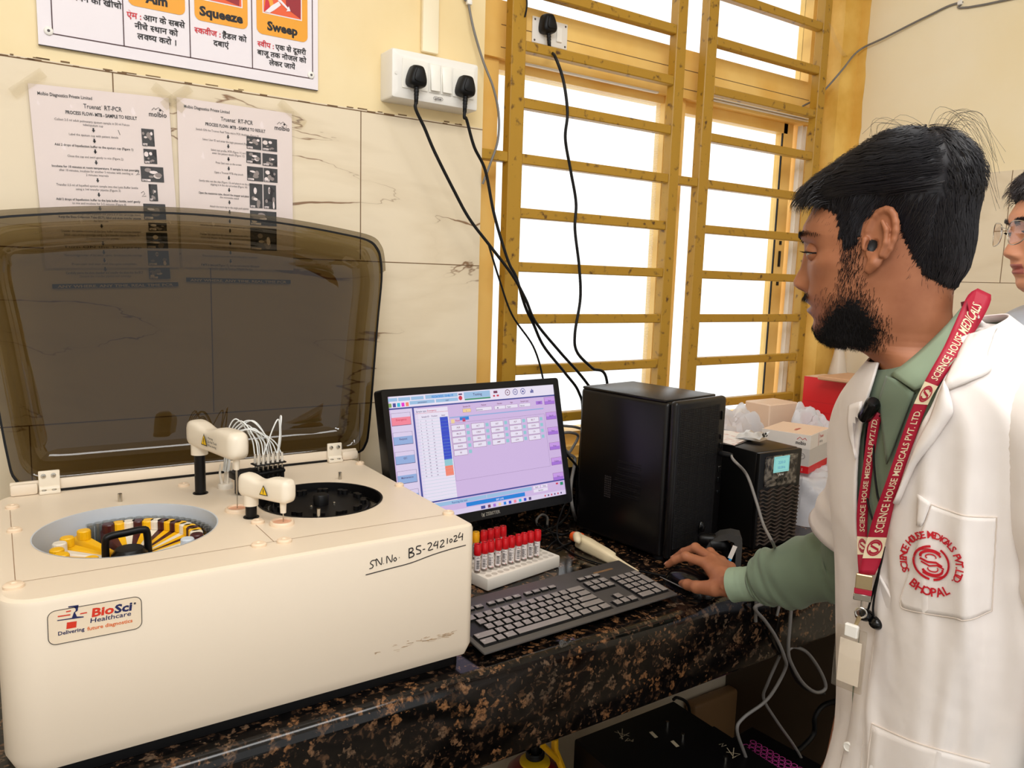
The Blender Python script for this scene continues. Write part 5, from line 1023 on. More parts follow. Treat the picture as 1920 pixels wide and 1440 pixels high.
def tube(i, j, col, label, lean=0., h=.0585):
    b = qk(.0125 + i * .0158, .012 + j * .0172, RH - .0005); up_ = _n(np.array([lean, .02 * math.sin(i), 1.])); X_ = _n(np.cross([0, 1., 0], up_)); q = Fr(b, X_, np.cross(up_, X_))
    t_ = thing('blood_tube', b, label, 'blood tube', 'capped blood tubes in the rack'); f0 = q
    g = MB(); g.lathe([(.0015, .0006), (.0055, .0006), (.0058, .004), (.0058, h * .66)], q, 20, True); g.build('tube', 'tube_glass', t_, 40)
    g = MB(); tw_ = rnd.uniform(-.4, .4); A0 = math.atan2(EYE[1] - b[1], EYE[0] - b[0]) + tw_
    rows = [[q(.0061 * math.cos(A0 + a), .0061 * math.sin(A0 + a), z) for a in np.linspace(-2.4, 2.4, 16)] for z in (.006, h * .62)]; g.m('tube_label').grid(rows)
    def patch(a0, a1, z0, z1, mat='ink'): g.m(mat).grid([[q(.0063 * math.cos(A0 + a), .0063 * math.sin(A0 + a), z) for a in np.linspace(a0, a1, 4)] for z in (z0, z1)])
    z = .010
    while z < .027: w_ = rnd.uniform(.0004, .0013); patch(-.55, .35, z, z + w_); z += w_ + rnd.uniform(.0004, .0011)
    for k in range(4): patch(.55, .62 + .1 * (k % 2), .009 + .005 * k, .012 + .005 * k)
    for k in range(3):
        z = .031 + .005 * k; patch(-.7 + .2 * rnd.random(), .5 + .3 * rnd.random(), z, z + .0007, ('ink', 'greyink', 'print_red')[(k + int(i)) % 3]); patch(-.3, .1, z + .0016, z + .0025)
    patch(.5, .7, .006, .008, 'print_red'); g.build('label', None, t_, 40)
    g = MB(); hc = h * .66; n = 30; dk = 'cap_dark' if col == 'cap_red' else 'pip_label'
    rows = [[q(r_ * (1 + .03 * (k % 2)) * math.cos(2 * math.pi * k / n), r_ * (1 + .03 * (k % 2)) * math.sin(2 * math.pi * k / n), z) for k in range(n)] for r_, z in ((.0068, hc - .002), (.0074, hc - .0008), (.0074, h - .006), (.0071, h - .0055), (.0071, h - .0012), (.0066, h), (.0042, h), (.0036, h - .0014))]
    g.m(col).ring(rows, True, False, False); g.m(dk).ring([[q(r_ * math.cos(2 * math.pi * k / n), r_ * math.sin(2 * math.pi * k / n), z) for k in range(n)] for r_, z in ((.0036, h - .0014), (.0034, h - .004))], True, False, True); g.build('cap', None, t_, 40)
ordn = ('first', 'second', 'third', 'fourth', 'fifth', 'sixth', 'seventh', 'eighth', 'ninth', 'tenth')
def rij(p_): d_ = np.array(p_)[:2] - F0[:2]; return (d_ @ RX[:2] - .0125) / .0158, (d_ @ RY[:2] - .012) / .0172
TA, TB = rij(onz(894.5, 1074, RH)), rij(onz(1006, 1045.5, RH)); TC, TD_ = rij(onz(906.6, 996, RH + .0575)), rij(onz(944.4, 987, RH + .0575)); TE, TG = rij(onz(893, 998, RH + .0575)), rij(onz(881, 1002, RH + .0575))
for k in range(10): t_ = k / 9.; tube(TA[0] + (TB[0] - TA[0]) * t_, TA[1] + (TB[1] - TA[1]) * t_, 'cap_red', 'red capped blood tube, %s from the analyser in the long front row' % ordn[k], .02 * math.sin(k * 2.3))
for k in range(4): t_ = k / 3.; tube(TC[0] + (TD_[0] - TC[0]) * t_, TC[1] + (TD_[1] - TC[1]) * t_, 'cap_red', 'red capped blood tube, %s of the four in the short back row from the left' % ordn[k], .02 * math.cos(k))
tube(TE[0], TE[1], 'cap_yellow', 'yellow capped blood tube beside the red ones of the back row'); tube(TG[0], TG[1], 'cap_yellow', 'yellow capped blood tube half hidden by the analyser corner')

# ------------------------------------------------------------------ loose leads behind and below the monitor
def lead(P, r, label, mat='rubber', name='loose_cable'): g = MB(); g.tube(smooth_path(P, 8), r, 8); tag(g.build(name, mat, None, 60), label, 'cable')
Z0 = .0036
lead([onz(1018, 1040, Z0), onz(1034, 1020, Z0), onz(1046, 1010, Z0), onz(1040, 1000, Z0), onz(1016, 1004, Z0), onz(985, 1002, Z0), onz(970, 990, Z0)], .0016, 'thin black lead curling behind the last red tube')
lead([onz(1070, 1018, Z0), onz(1056, 1022, Z0), onz(1046, 1010, Z0 + .004), onz(1045, 985, .02), onz(1052, 962, .045), onz(1060, 945, .06), onz(1075, 930, .075)], .0018, 'black lead looping down to the pipette button')
lead([onz(1042, 1030, Z0), onz(1052, 1026, Z0), onz(1075, 1015, Z0), onz(1085, 1000, Z0)], .002, 'black lead lying on the granite in front of the pipette')
lead([onz(1015, 998, Z0), onz(1045, 985, Z0), onz(1060, 970, .008), onz(1068, 955, .02), onz(1072, 930, .05)], .0028, 'thick black lead rising between the monitor and the tower')
lead([onz(985, 968, .01), onz(1000, 975, .008), onz(1020, 992, .006), onz(1050, 1002, .005), onz(1066, 1000, .004)], .0022, 'black lead crossing beneath the monitor towards the tower')
lead([onz(1008, 985, .004), onz(1006, 975, .012), onz(1016, 965, .022), onz(1026, 970, .012), onz(1026, 985, .004)], .003, 'small grey looped lead under the monitor', 'grey_cable')
lead([ony(1050, 798, 1.44), ony(1075, 800, 1.45), ony(1090, 804, 1.46)], .0034, 'upper grey cable crossing the gap between the monitor and tower', 'grey_cable')
lead([ony(1052, 812, 1.43), ony(1070, 811, 1.44), ony(1084, 818, 1.45), ony(1072, 842, 1.45), ony(1060, 858, 1.44)], .0036, 'grey cable looped in the gap beside the monitor', 'grey_cable')
lead([ony(1056, 840, 1.42), ony(1068, 852, 1.43), ony(1078, 862, 1.43), ony(1072, 898, 1.41), ony(1070, 925, 1.4), ony(1074, 955, 1.39), onz(1080, 975, .004)], .0042, 'grey cable hanging down behind the monitor corner', 'grey_cable')
lead([ony(1054, 845, 1.415), ony(1062, 852, 1.415), ony(1080, 872, 1.42), ony(1090, 890, 1.43)], .003, 'dark lead crossing behind the monitor edge')
g = MB(); pc = onz(1036, 1018, .004)
# twist of clear wrapper on the counter edge
g = MB(); w0 = onz(1056, 1205, .001); qw = Fr(w0, (1, .1, 0), (-.1, 1, 0)); g.grid([[qw(-.016 + .008 * i, -.012 + .006 * j, .002 + .006 * abs(math.sin(i * 1.7 + j * 1.1))) for i in range(5)] for j in range(5)]); g.grid([[qw(-.016 + .008 * i, -.012 + .006 * j, .0006) for i in range(5)] for j in range(5)]); tag(g.build('clear_wrapper', 'sleeve', None, 30), 'scrap of clear plastic wrapper on the worktop before the keyboard', 'wrapper')

# ------------------------------------------------------------------ below the counter
ub = thing('battery_cabinet', (1.1, .95, ZF), 'black battery cabinet with P2 markings under the counter', 'battery cabinet')
g = MB(); zc_ = -.4; xl = onz(1076, 1385, zc_)[0]; g.rbox((1.0, .74, ZF + .001), (1.305, 1.21, zc_), .004, 1); g.rbox((1.306, .74, ZF + .001), (1.325, 1.1, zc_ - .012), .003, 1); g.build('cabinet', 'black', ub, 30)
fz = Fr((0, 0, zc_ + .0004), (1, 0, 0), (0, 1, 0)); g = MB(); M['mark_cream'] = mk('mark_cream', rgb(196, 180, 150), .5)
def UZ(u, v): p_ = onz(u, v, zc_ + .0004); return (p_[0], p_[1])
def us(*P): g.stroke([UZ(*p_) for p_ in P], .0016, fz)
us((1152, 1372), (1180, 1380)); us((1158, 1370), (1168, 1386)); us((1180, 1374), (1162, 1384)); us((1167, 1366), (1166, 1386))
us((1172, 1390), (1178, 1384), (1182, 1388), (1175, 1389)); us((1183, 1390), (1188, 1386), (1186, 1391))
us((1348, 1396), (1356, 1394), (1353, 1400), (1362, 1397)); us((1363, 1402), (1376, 1420)); us((1376, 1402), (1374, 1422)); us((1362, 1410), (1388, 1414), (1376, 1420))
for u, v in ((1222, 1378), (1262, 1395)): g.m('mark_cream').flat([UZ(u - 5, v - 5), UZ(u + 1, v - 7), UZ(u + 12, v + 4), UZ(u + 6, v + 6)], fz)
g.m('mark_cream').build('marking', None, ub, 0)
for u, v in ((1251, 1362), (1280, 1385), (1360, 1428)):
    g = MB(); p_ = onz(u, v, zc_); g.cyl(p_, p_ + [0, 0, .012], .004, n=10); g.build('terminal', 'steel', ub, 40)
ho = thing('vented_unit', onz(1430, 1420, -.52) + [0, 0, -.1], 'black unit with a pink honeycomb vent under the counter', 'electrical unit')
M['pink'] = mk('pink_plastic', rgb(196, 70, 150), .4); O_ = onz(1408, 1388, -.5); A_ = onz(1478, 1428, -.5); d = _n(A_ - O_); qh = Fr(O_, d, (-d[1], d[0], 0)); g = MB(); g.rbox((-.04, -.16, -.3), (.3, .06, -.002), .006, 1, qh); g.build('case', 'black', ho, 30)
g = MB()
for i in range(11):
    for j in range(4): P = circ(.0072, 6, .008 + i * .0158 + .0079 * (j % 2), -.002 - j * .0138); g.stroke(P, .0026, qh, .0006, True)
g.build('honeycomb_vent', 'pink', ho, 0)
tw_ = MB(); M['tray'] = mk('tray_brown', rgb(150, 112, 72), .45); a_ = ony(1290, 1316, 1.5); b_ = ony(1366, 1372, 1.5); tw_.rbox((a_[0], 1.47, ZF + .0006), (b_[0], 1.512, a_[2]), .01, 3); tag(tw_.build('brown_tray', 'tray', None, 40), 'flat brown tray standing against the wall behind the battery cabinet', 'tray')
fe = thing('fire_extinguisher', (.9, 1.25, ZF), 'dark red cylinder with a yellow collar under the counter', 'cylinder'); p_ = ony(1003, 1425, 1.25); qf = Fr((p_[0], 1.25, ZF + .0006), (1, 0, 0), (0, 1, 0)); zz = p_[2] - ZF; M['cyl_red'] = mk('cylinder_red', rgb(120, 14, 16), .35)
g = MB(); g.lathe([(.062, 0), (.066, .01), (.066, zz - .05), (.06, zz - .025), (.045, zz - .009), (.02, zz)], qf, 32); g.build('cylinder', 'cyl_red', fe, 40)
g = MB(); g.lathe([(.034, zz - .006), (.033, zz - .001), (.022, zz + .004), (.012, zz + .005)], qf, 28); g.build('collar', 'warn_yellow', fe, 40)
g = MB(); g.lathe([(.009, zz), (.009, zz + .045), (.014, zz + .05), (.014, zz + .07)], qf, 16); g.build('valve', 'black', fe, 40)
g = MB(); g.tube([qf(.018 * math.cos(a), .018 * math.sin(a), zz + .007 + .004 * a / 6.28) for a in np.linspace(0, 19, 60)], .003, 6); g.build('hose_coil', 'rubber', fe, 60)
yb = MB(); y_ = 1.2; M['bracket_yellow'] = mk('bracket_yellow', rgb(228, 170, 20), .4)
yb.tube([ony(1040, 1385, y_), ony(1040, 1405, y_), ony(1062, 1460, y_)], .008, 8).tube([ony(1018, 1398, y_ - .03), ony(1046, 1425, y_)], .0065, 8); tag(yb.build('yellow_bracket', 'bracket_yellow', None, 40), 'yellow forked bracket beside the red cylinder under the counter', 'bracket')
# hanging leads in front of the apron
yv = .905
def hang(P, r, label, mat='grey_cable'): g = MB(); g.tube(smooth_path([np.array(p_) for p_ in P], 8), r, 8); tag(g.build('hanging_cable', mat, None, 60), label, 'cable')
hang([(1.23, .925, .0045), (1.225, .915, -.004), (1.222, .912, -.02), ony(1415, 1140, .91), ony(1435, 1165, .912), ony(1455, 1195, .912), ony(1470, 1230, .915), ony(1472, 1255, .93), ony(1440, 1310, .95), ony(1395, 1345, .97), ony(1382, 1368, .97), ony(1395, 1410, .97), ony(1410, 1450, .97)], .0036, 'grey cable running over the counter edge and down under the forearm')
hang([(1.31, .925, .0045), (1.31, .916, -.004), ony(1484, 1130, .913), ony(1481, 1170, .913), ony(1478, 1215, .913), ony(1482, 1240, .92), ony(1505, 1280, .94), ony(1530, 1298, .95), ony(1548, 1290, .95), ony(1540, 1262, .95), ony(1515, 1225, .94), ony(1490, 1213, .93), ony(1478, 1218, .925)], .0038, 'grey cable hanging in a loop beside the lab coat')
hang([ony(1478, 1222, .93), ony(1487, 1262, .95), ony(1510, 1290, .96), ony(1545, 1300, .97)], .0042, 'dark cable crossing the hanging loop', 'rubber')
hang([ony(1462, 1230, .96), ony(1440, 1280, .98), ony(1432, 1310, 1.0), ony(1455, 1350, 1.0), ony(1490, 1400, 1.0), ony(1505, 1430, 1.0), ony(1506, 1470, 1.0)], .0034, 'grey cable slanting down towards the pink vent')
hang([ony(1580, 1312, 1.1), ony(1545, 1322, 1.1), ony(1528, 1345, 1.1), ony(1526, 1375, 1.1), ony(1505, 1400, 1.1), ony(1480, 1420, 1.1), ony(1470, 1450, 1.1)], .0065, 'thick black cable behind the lab coat under the counter', 'rubber')
lead([ony(1262, 1312, 1.28), ony(1270, 1308, 1.28), ony(1288, 1318, 1.28), ony(1294, 1345, 1.28), ony(1296, 1400, 1.28)], .004, 'black lead arching over the back of the battery cabinet')
# ------------------------------------------------------------------ people
M['skin'] = mk('skin', rgb(164, 104, 72), .5, 0., .35); noise_col(M['skin'], rgb(152, 94, 64), rgb(172, 112, 79), 26, 4, .3, .7)
M['skin_fair'] = mk('skin_fair', rgb(214, 150, 116), .5, 0., .35)
M['lip'] = mk('lip_skin', rgb(128, 72, 62), .4); M['lip_fair'] = mk('lip_fair', rgb(176, 100, 90), .4)
M['hair'] = mk('hair_black', rgb(24, 21, 25), .5, 0., .4); M['hair2'] = mk('hair_dark_brown', rgb(42, 34, 38), .5)
M['beard'] = mk('beard_black', rgb(18, 14, 14), .6, 0., .2)
M['eye_white'] = mk('eye_white', rgb(226, 220, 214), .2); M['iris'] = mk('iris', rgb(34, 20, 14), .15); M['nail'] = mk('nail', rgb(206, 146, 118), .3)
def sstep(a, b, x): t = np.clip((x - a) / (b - a), 0, 1); return t * t * (3 - 2 * t)
def surfnet(fn, lo, hi, h):
    """skin an implicit surface with quads"""
    lo = np.array(lo, float); n = np.ceil((np.array(hi) - lo) / h).astype(int) + 1
    G = np.stack(np.meshgrid(*[lo[i] + h * np.arange(n[i]) for i in range(3)], indexing='ij'), -1)
    D = fn(G); S = D < 0
    acc = np.zeros(tuple(n - 1) + (3,)); cnt = np.zeros(tuple(n - 1))
    corners = [(i, j, k) for i in (0, 1) for j in (0, 1) for k in (0, 1)]
    sl = lambda c: tuple(slice(c[a], n[a] - 1 + c[a]) for a in range(3))
    for a in range(3):
        for c in corners:
            if c[a]: continue
            c2 = list(c); c2[a] = 1; c2 = tuple(c2)
            d0, d1 = D[sl(c)], D[sl(c2)]; x = (d0 < 0) != (d1 < 0); t = np.where(x, d0 / np.where(x, d0 - d1, 1), 0)
            p_ = np.zeros(tuple(n - 1) + (3,)); p_[...] = c; p_[..., a] += t
            acc += np.where(x[..., None], p_, 0); cnt += x
    m = cnt > 0; idx = -np.ones(tuple(n - 1), int); idx[m] = np.arange(m.sum())
    I = np.argwhere(m); V = lo + h * (I + acc[m] / cnt[m][:, None]); F = []
    for a in range(3):
        b, c = (a + 1) % 3, (a + 2) % 3
        s0 = [slice(None)] * 3; s1 = [slice(None)] * 3; s0[a] = slice(0, -1); s1[a] = slice(1, None)
        X = S[tuple(s0)] != S[tuple(s1)]
        E = np.argwhere(X); E = E[(E[:, b] > 0) & (E[:, c] > 0) & (E[:, b] < n[b] - 1) & (E[:, c] < n[c] - 1)]
        for e in E:
            q = []
            for db, dc in ((-1, -1), (0, -1), (0, 0), (-1, 0)):
                k = e.copy(); k[b] += db; k[c] += dc; q.append(idx[tuple(k)])
            if min(q) < 0: continue
            F.append(q if S[tuple(e)] else q[::-1])
    return V, F
def cone(P, a, b, ra, rb):
    a, b = np.array(a, float), np.array(b, float); ab = b - a; t = np.clip(((P - a) @ ab) / (ab @ ab), 0, 1)
    return np.linalg.norm(P - a - t[..., None] * ab, axis=-1) - (ra + (rb - ra) * t)
def smin(a, b, k): h = np.clip(.5 + .5 * (b - a) / k, 0, 1); return b + (a - b) * h - k * h * (1 - h)
def chain(P, pts, rad, k=.004):
    d = None
    for i in range(len(pts) - 1):
        e = cone(P, pts[i], pts[i + 1], rad[i], rad[i + 1]); d = e if d is None else smin(d, e, k)
    return d
def tab(T, x, c): return np.interp(x, [r[0] for r in T][::-1], [r[c] for r in T][::-1])
HEAD = [(0.097, -0.012, -0.033, 0.016, -0.03), (0.094, 0.006, -0.045, 0.034, -0.03), (0.089, 0.012, -0.055, 0.046, -0.028), (0.08, 0.027, -0.064, 0.056, -0.025), (0.066, 0.048, -0.072, 0.065, -0.022), (0.05, 0.069, -0.076, 0.0705, -0.02), (0.03, 0.0845, -0.079, 0.0728, -0.015), (0.01, 0.0945, -0.081, 0.0728, -0.012), (-0.004, 0.0958, -0.082, 0.072, -0.01), (-0.02, 0.0892, -0.0805, 0.0706, -0.008), (-0.04, 0.0848, -0.077, 0.0688, -0.004), (-0.06, 0.0835, -0.0735, 0.0665, 0.0), (-0.072, 0.0838, -0.0735, 0.064, 0.0), (-0.0868, 0.0808, -0.074, 0.0605, 0.0), (-0.1, 0.0775, -0.077, 0.0565, -0.002), (-0.112, 0.074, -0.0795, 0.0525, -0.006), (-0.121, 0.069, -0.083, 0.0505, -0.01), (-0.127, 0.061, -0.086, 0.0495, -0.016), (-0.131, 0.05, -0.089, 0.05, -0.024), (-0.134, 0.034, -0.092, 0.051, -0.032), (-0.138, 0.018, -0.0955, 0.053, -0.038), (-0.146, 0.004, -0.1, 0.0555, -0.045), (-0.157, -0.004, -0.104, 0.058, -0.05), (-0.175, -0.013, -0.11, 0.0595, -0.055), (-0.2, -0.018, -0.116, 0.06, -0.06), (-0.225, -0.02, -0.12, 0.055, -0.06)]   # height, front, back, half width, centre of greatest width
def head_grid(W=1., nu=150, nt=144):
    """rows of (forward, left, up); theta 0 looks forward"""
    us = np.concatenate([np.linspace(.0969, .085, 10), np.linspace(.083, -.114, 100), np.linspace(-.1155, -.14, 26), np.linspace(-.142, -.225, 14)])
    th = np.linspace(-math.pi, math.pi, nt, endpoint=False); th = th - .42 * np.sin(th) * np.where(np.abs(th) < 9, 1, 1) * .5
    U, T = np.meshgrid(us, th, indexing='ij'); fr_, bk, w, fc = [tab(HEAD, U, c) for c in (1, 2, 3, 4)]; w = w * W
    c, s_ = np.cos(T), np.sin(T)
    jaw = sstep(-.07, -.115, U) * (c > 0)
    e1 = np.where(c > 0, .86 + .22 * jaw, .9); e2 = np.where(c > 0, .92 + .2 * jaw, .95)
    f = fc + np.where(c > 0, fr_ - fc, fc - bk) * np.sign(c) * np.abs(c) ** e1; s = w * np.sign(s_) * np.abs(s_) ** e2
    front = sstep(.15, .5, c); a = np.abs(s)
    gz = lambda x, m, sd: np.exp(-((x - m) / sd) ** 2)
    NT = [(-.010, 0, .008), (-.02, .0036, .0078), (-.03, .0072, .0082), (-.041, .0112, .0095), (-.05, .0162, .0112), (-.057, .0192, .0128), (-.062, .0186, .0138), (-.0665, .0125, .0138), (-.0695, .005, .013), (-.073, 0, .012)]
    nh = np.interp(U, [r[0] for r in NT][::-1], [r[1] for r in NT][::-1]); nw = np.interp(U, [r[0] for r in NT][::-1], [r[2] for r in NT][::-1])
    f = f + front * (nh * np.exp(-(a / nw) ** 2.6) + .0058 * gz(a, .0135, .0052) * gz(U, -.0628, .0058) - .003 * gz(a, .0205, .004) * gz(U, -.063, .009))
    f = f - front * (.0098 * gz(a, .0325, .0135) * gz(U, -.0215, .0105) + .004 * gz(a, .016, .007) * gz(U, -.02, .01)) + front * .0028 * gz(a, .026, .016) * gz(U, -.0035, .0055)
    f = f + front * (.0052 * gz(U, -.0800, .0040) * gz(a, .0, .019) + .0046 * gz(U, -.0928, .0046) * gz(a, .0, .0165) - .0040 * gz(U, -.0866, .0021) * gz(a, 0, .023) - .0026 * gz(U, -.1025, .0045) * gz(a, 0, .018) + .0025 * gz(U, -.117, .007) * gz(a, 0, .015) - .0012 * gz(U, -.0735, .004) * gz(a, 0, .004))
    out = .0045 * gz(U, -.036, .013) * gz(f, .055, .022) + .003 * gz(U, -.1, .02) * gz(f, .0, .025)
    s = s + np.sign(s) * out; f = f + out * .3
    return us, T, np.stack([f, s, U], -1)
def ear_mesh():
    def fn(P):
        x, y, z = P[..., 0], P[..., 1], P[..., 2]           # forward, up, outward
        ang = np.arctan2(y - .004, x + .002); R_ = np.sqrt(((x + .002) / .0152) ** 2 + ((y - .004) / .0285) ** 2)
        zs = .006 - .42 * x
        d = np.maximum((R_ - 1) * .016, np.abs(z - zs + .002) - .0024)
        hx = [(-.016 * math.cos(t) * .98 - .002, .0275 * math.sin(t) + .004, .0065 - .42 * (-.016 * math.cos(t))) for t in np.linspace(-.75, 3.0, 12)]
        d = smin(d, chain(P, hx, [.003] * 3 + [.0036] * 9, .002), .003)
        ah = [(-.0085, -.014, .0135), (-.0105, -.002, .0148), (-.0075, .011, .0138), (-.001, .0185, .011)]; d = smin(d, chain(P, ah, [.0028, .003, .0028, .0024], .002), .003)
        d = smin(d, cone(P, (-.003, -.024, .0075), (.001, -.031, .0055), .0062, .005), .006)
        d = smin(d, cone(P, (.0125, -.002, .006), (.0105, -.01, .0085), .004, .0036), .003); d = smin(d, cone(P, (.0135, .01, -.006), (.012, -.02, -.008), .008, .006), .006)
        return np.maximum(d, -(np.sqrt(((x - .0035) / .0075) ** 2 + ((y + .006) / .0105) ** 2 + ((z - .0125) / .0105) ** 2) - 1) * .0075)
    return surfnet(fn, (-.026, -.044, -.02), (.026, .042, .028), .0012)
EAR = ear_mesh()
def uv_sphere(r, nu=16, nv=12):
    V = [(0, 0, r)]; F = []
    for j in range(1, nv):
        for i in range(nu): a, e = 2 * math.pi * i / nu, math.pi * j / nv; V.append((r * math.sin(e) * math.cos(a), r * math.sin(e) * math.sin(a), r * math.cos(e)))
    V.append((0, 0, -r)); ix = lambda j, i: 1 + (j - 1) * nu + i % nu
    for i in range(nu): F.append((0, ix(1, i), ix(1, i + 1))); F.append((len(V) - 1, ix(nv - 1, i + 1), ix(nv - 1, i)))
    for j in range(1, nv - 1):
        for i in range(nu): F.append((ix(j, i), ix(j + 1, i), ix(j + 1, i + 1), ix(j, i + 1)))
    return V, F
def tmp_obj(V, F):
    me = bpy.data.meshes.new('tmp'); me.from_pydata([tuple(map(float, v)) for v in V], [], [list(map(int, f)) for f in F]); me.validate()
    bm = bmesh.new(); bm.from_mesh(me); bmesh.ops.remove_doubles(bm, verts=bm.verts, dist=1e-6); bmesh.ops.recalc_face_normals(bm, faces=bm.faces[:]); bm.to_mesh(me); bm.free()
    o = bpy.data.objects.new('tmp', me); COL.objects.link(o); return o
def unite(parts):
    """one continuous skin out of closed pieces"""
    base = tmp_obj(*parts[0]); others = [tmp_obj(*p_) for p_ in parts[1:]]
    for o in others:
        md = base.modifiers.new('u', 'BOOLEAN'); md.operation = 'UNION'; md.object = o; md.solver = 'MANIFOLD'
    dg = bpy.context.evaluated_depsgraph_get(); me = bpy.data.meshes.new_from_object(base.evaluated_get(dg)); n = len(me.vertices)
    V = np.array([v.co for v in me.vertices]); F = [list(p_.vertices) for p_ in me.polygons]
    for o in [base] + others: m_ = o.data; bpy.data.objects.remove(o); bpy.data.meshes.remove(m_)
    bpy.data.meshes.remove(me); return V, F
def grid_faces(nr, nc, close=True, caps=True):
    F = [(i * nc + j, (i + 1) * nc + j, (i + 1) * nc + (j + 1) % nc, i * nc + (j + 1) % nc) for i in range(nr - 1) for j in range(nc if close else nc - 1)]
    if caps: F += [tuple(range(nc)), tuple((nr - 1) * nc + j for j in range(nc))[::-1]]
    return F
class Head:
    def __init__(s, C, fdir, W=1.):
        s.C = np.array(C, float); s.f = _n(np.array([fdir[0], fdir[1], 0.])); s.l = np.array([-s.f[1], s.f[0], 0.]); s.us, s.T, s.G = head_grid(W)
    def w(s, P): P = np.asarray(P, float); return s.C + P[..., :1] * s.f + P[..., 1:2] * s.l + P[..., 2:3] * np.array([0, 0, 1.])
    def loc(s, P): d = np.asarray(P) - s.C; return np.stack([d @ s.f, d @ s.l, d[..., 2]], -1)
    def skin_parts(s):
        g = s.G; nr, nc = g.shape[:2]; P = [(s.w(g.reshape(-1, 3)), grid_faces(nr, nc))]
        for sg in (1, -1):
            V = np.array(EAR[0]); tw = .30; q = np.stack([V[:, 0] * math.cos(tw) + 0 * V[:, 2] - .0005 - V[:, 1] * .16, sg * (V[:, 2] + .0685), V[:, 1] * 1.04 - .0105 + V[:, 0] * .16], -1)
            P.append((s.w(q), [f[::-1] for f in EAR[1]] if sg < 0 else EAR[1]))
            V, F = uv_sphere(.0131, 36, 40); V = np.array(V); q = V + np.array([.0712, sg * .0305, -.0212]); k = (V[:, 2] < -.0005 - .0012 * (V[:, 1] * sg / .01) ** 2) & (V[:, 2] > -.0062 + .002 * (V[:, 1] * sg / .01) ** 2) & (V[:, 0] > .002); q[k] -= V[k] * .2; P.append((s.w(q), F))
        return P
    def eyes(s, parent, look=(.96, 0, -.25)):
        for sg in (1, -1):
            V, F = uv_sphere(.0122, 20, 14); c = np.array([.0712, sg * .0305, -.0212]); g = MB(); g.m('eye_white').add(s.w(np.array(V) + c), F)
            d = _n(np.array(look)); e = _n(np.cross(d, [0, 1, 0])); k = np.cross(d, e); rows = [[s.w(c + d * math.sqrt(.0124 ** 2 - r * r) + r * (math.cos(a) * e + math.sin(a) * k)) for a in np.linspace(0, 6.283, 16, endpoint=False)] for r in (.0058, .003, .0006)]
            g.m('iris').ring(rows, True, False, True); g.build('eye', None, parent, 60)
            g = MB(); rr = random.Random(4)
            for i in range(34):
                a = -1.15 + 2.1 * i / 33; b = c + np.array([.0133 * math.cos(a), sg * .0133 * math.sin(a), -.0006 - .0012 * (math.sin(a) * 1.3) ** 2]); d = np.array([math.cos(a), sg * math.sin(a), 0]); g.tube(s.w(np.array([b, b + d * .003 + [0, 0, -.0006], b + d * (.0055 + .0015 * rr.random()) + [0, 0, .0008]])), [.0005, .00035, .0001], 4)
            g.tube(s.w(np.array([c + np.array([.0132 * math.cos(a), sg * .0132 * math.sin(a), -.0004 - .0012 * (math.sin(a) * 1.3) ** 2]) for a in np.linspace(-1.2, 1.75, 18)])), .0009, 5); g.build('eyelashes', 'beard', parent, 60)
def ribbons(name, P, Q, mat, parent, wd=.0006, seed=1):
    """P: (n,k,3) strand points, Q: outward normals; thin tapering strands"""
    g = MB(); n, k = P.shape[:2]; t = np.gradient(P, axis=1); sd = np.cross(t, Q); sd /= np.linalg.norm(sd, axis=-1, keepdims=True) + 1e-9
    w = wd * (1 - np.linspace(0, 1, k) ** 2 * .85)[None, :, None]; A, B, Cc = P - sd * w / 2, P + sd * w / 2, P + Q * w * .5
    V = np.stack([A, Cc, B], 2).reshape(-1, 3); F = []
    for i in range(n):
        for j in range(k - 1):
            o = (i * k + j) * 3; F.append((o, o + 1, o + 4, o + 3)); F.append((o + 1, o + 2, o + 5, o + 4))
    g.v = [tuple(v) for v in V]; g.f = F; g.mi = [0] * len(F); return g.build(name, mat, parent, 60, False)
def bil(S, i, j):
    n, m = S.shape[:2]; i = np.clip(i, 0, n - 1.001); j = j % m; i0 = np.floor(i).astype(int); j0 = np.floor(j).astype(int); a, b = (i - i0)[..., None], (j - j0)[..., None]; j1 = (j0 + 1) % m
    return S[i0, j0] * (1 - a) * (1 - b) + S[i0 + 1, j0] * a * (1 - b) + S[i0, j1] * (1 - a) * b + S[i0 + 1, j1] * a * b
def polysd(poly, x, y):
    """signed distance to a polygon, positive inside"""
    d = np.full(x.shape, 9.); ins = np.zeros(x.shape, bool); n = len(poly)
    for i in range(n):
        (ax, ay), (bx, by) = poly[i], poly[(i + 1) % n]; ex, ey = bx - ax, by - ay; t = np.clip(((x - ax) * ex + (y - ay) * ey) / (ex * ex + ey * ey), 0, 1)
        d = np.minimum(d, np.hypot(x - ax - t * ex, y - ay - t * ey)); c = ((ay > y) != (by > y)) & (x < ax + (y - ay) * ex / (ey if abs(ey) > 1e-9 else 1e-9)); ins ^= c
    return np.where(ins, d, -d)
HAIRLINE = [(.2, .2), (-.2, .2), (-.2, -.056), (-.082, -.056), (-.07, -.058), (-.048, -.046), (-.036, -.024), (-.022, .006), (-.012, .022), (.002, .027), (.014, .012), (.02, -.012), (.034, -.02), (.04, .0), (.043, .02), (.058, .028), (.072, .031), (.082, .04), (.2, .043)]
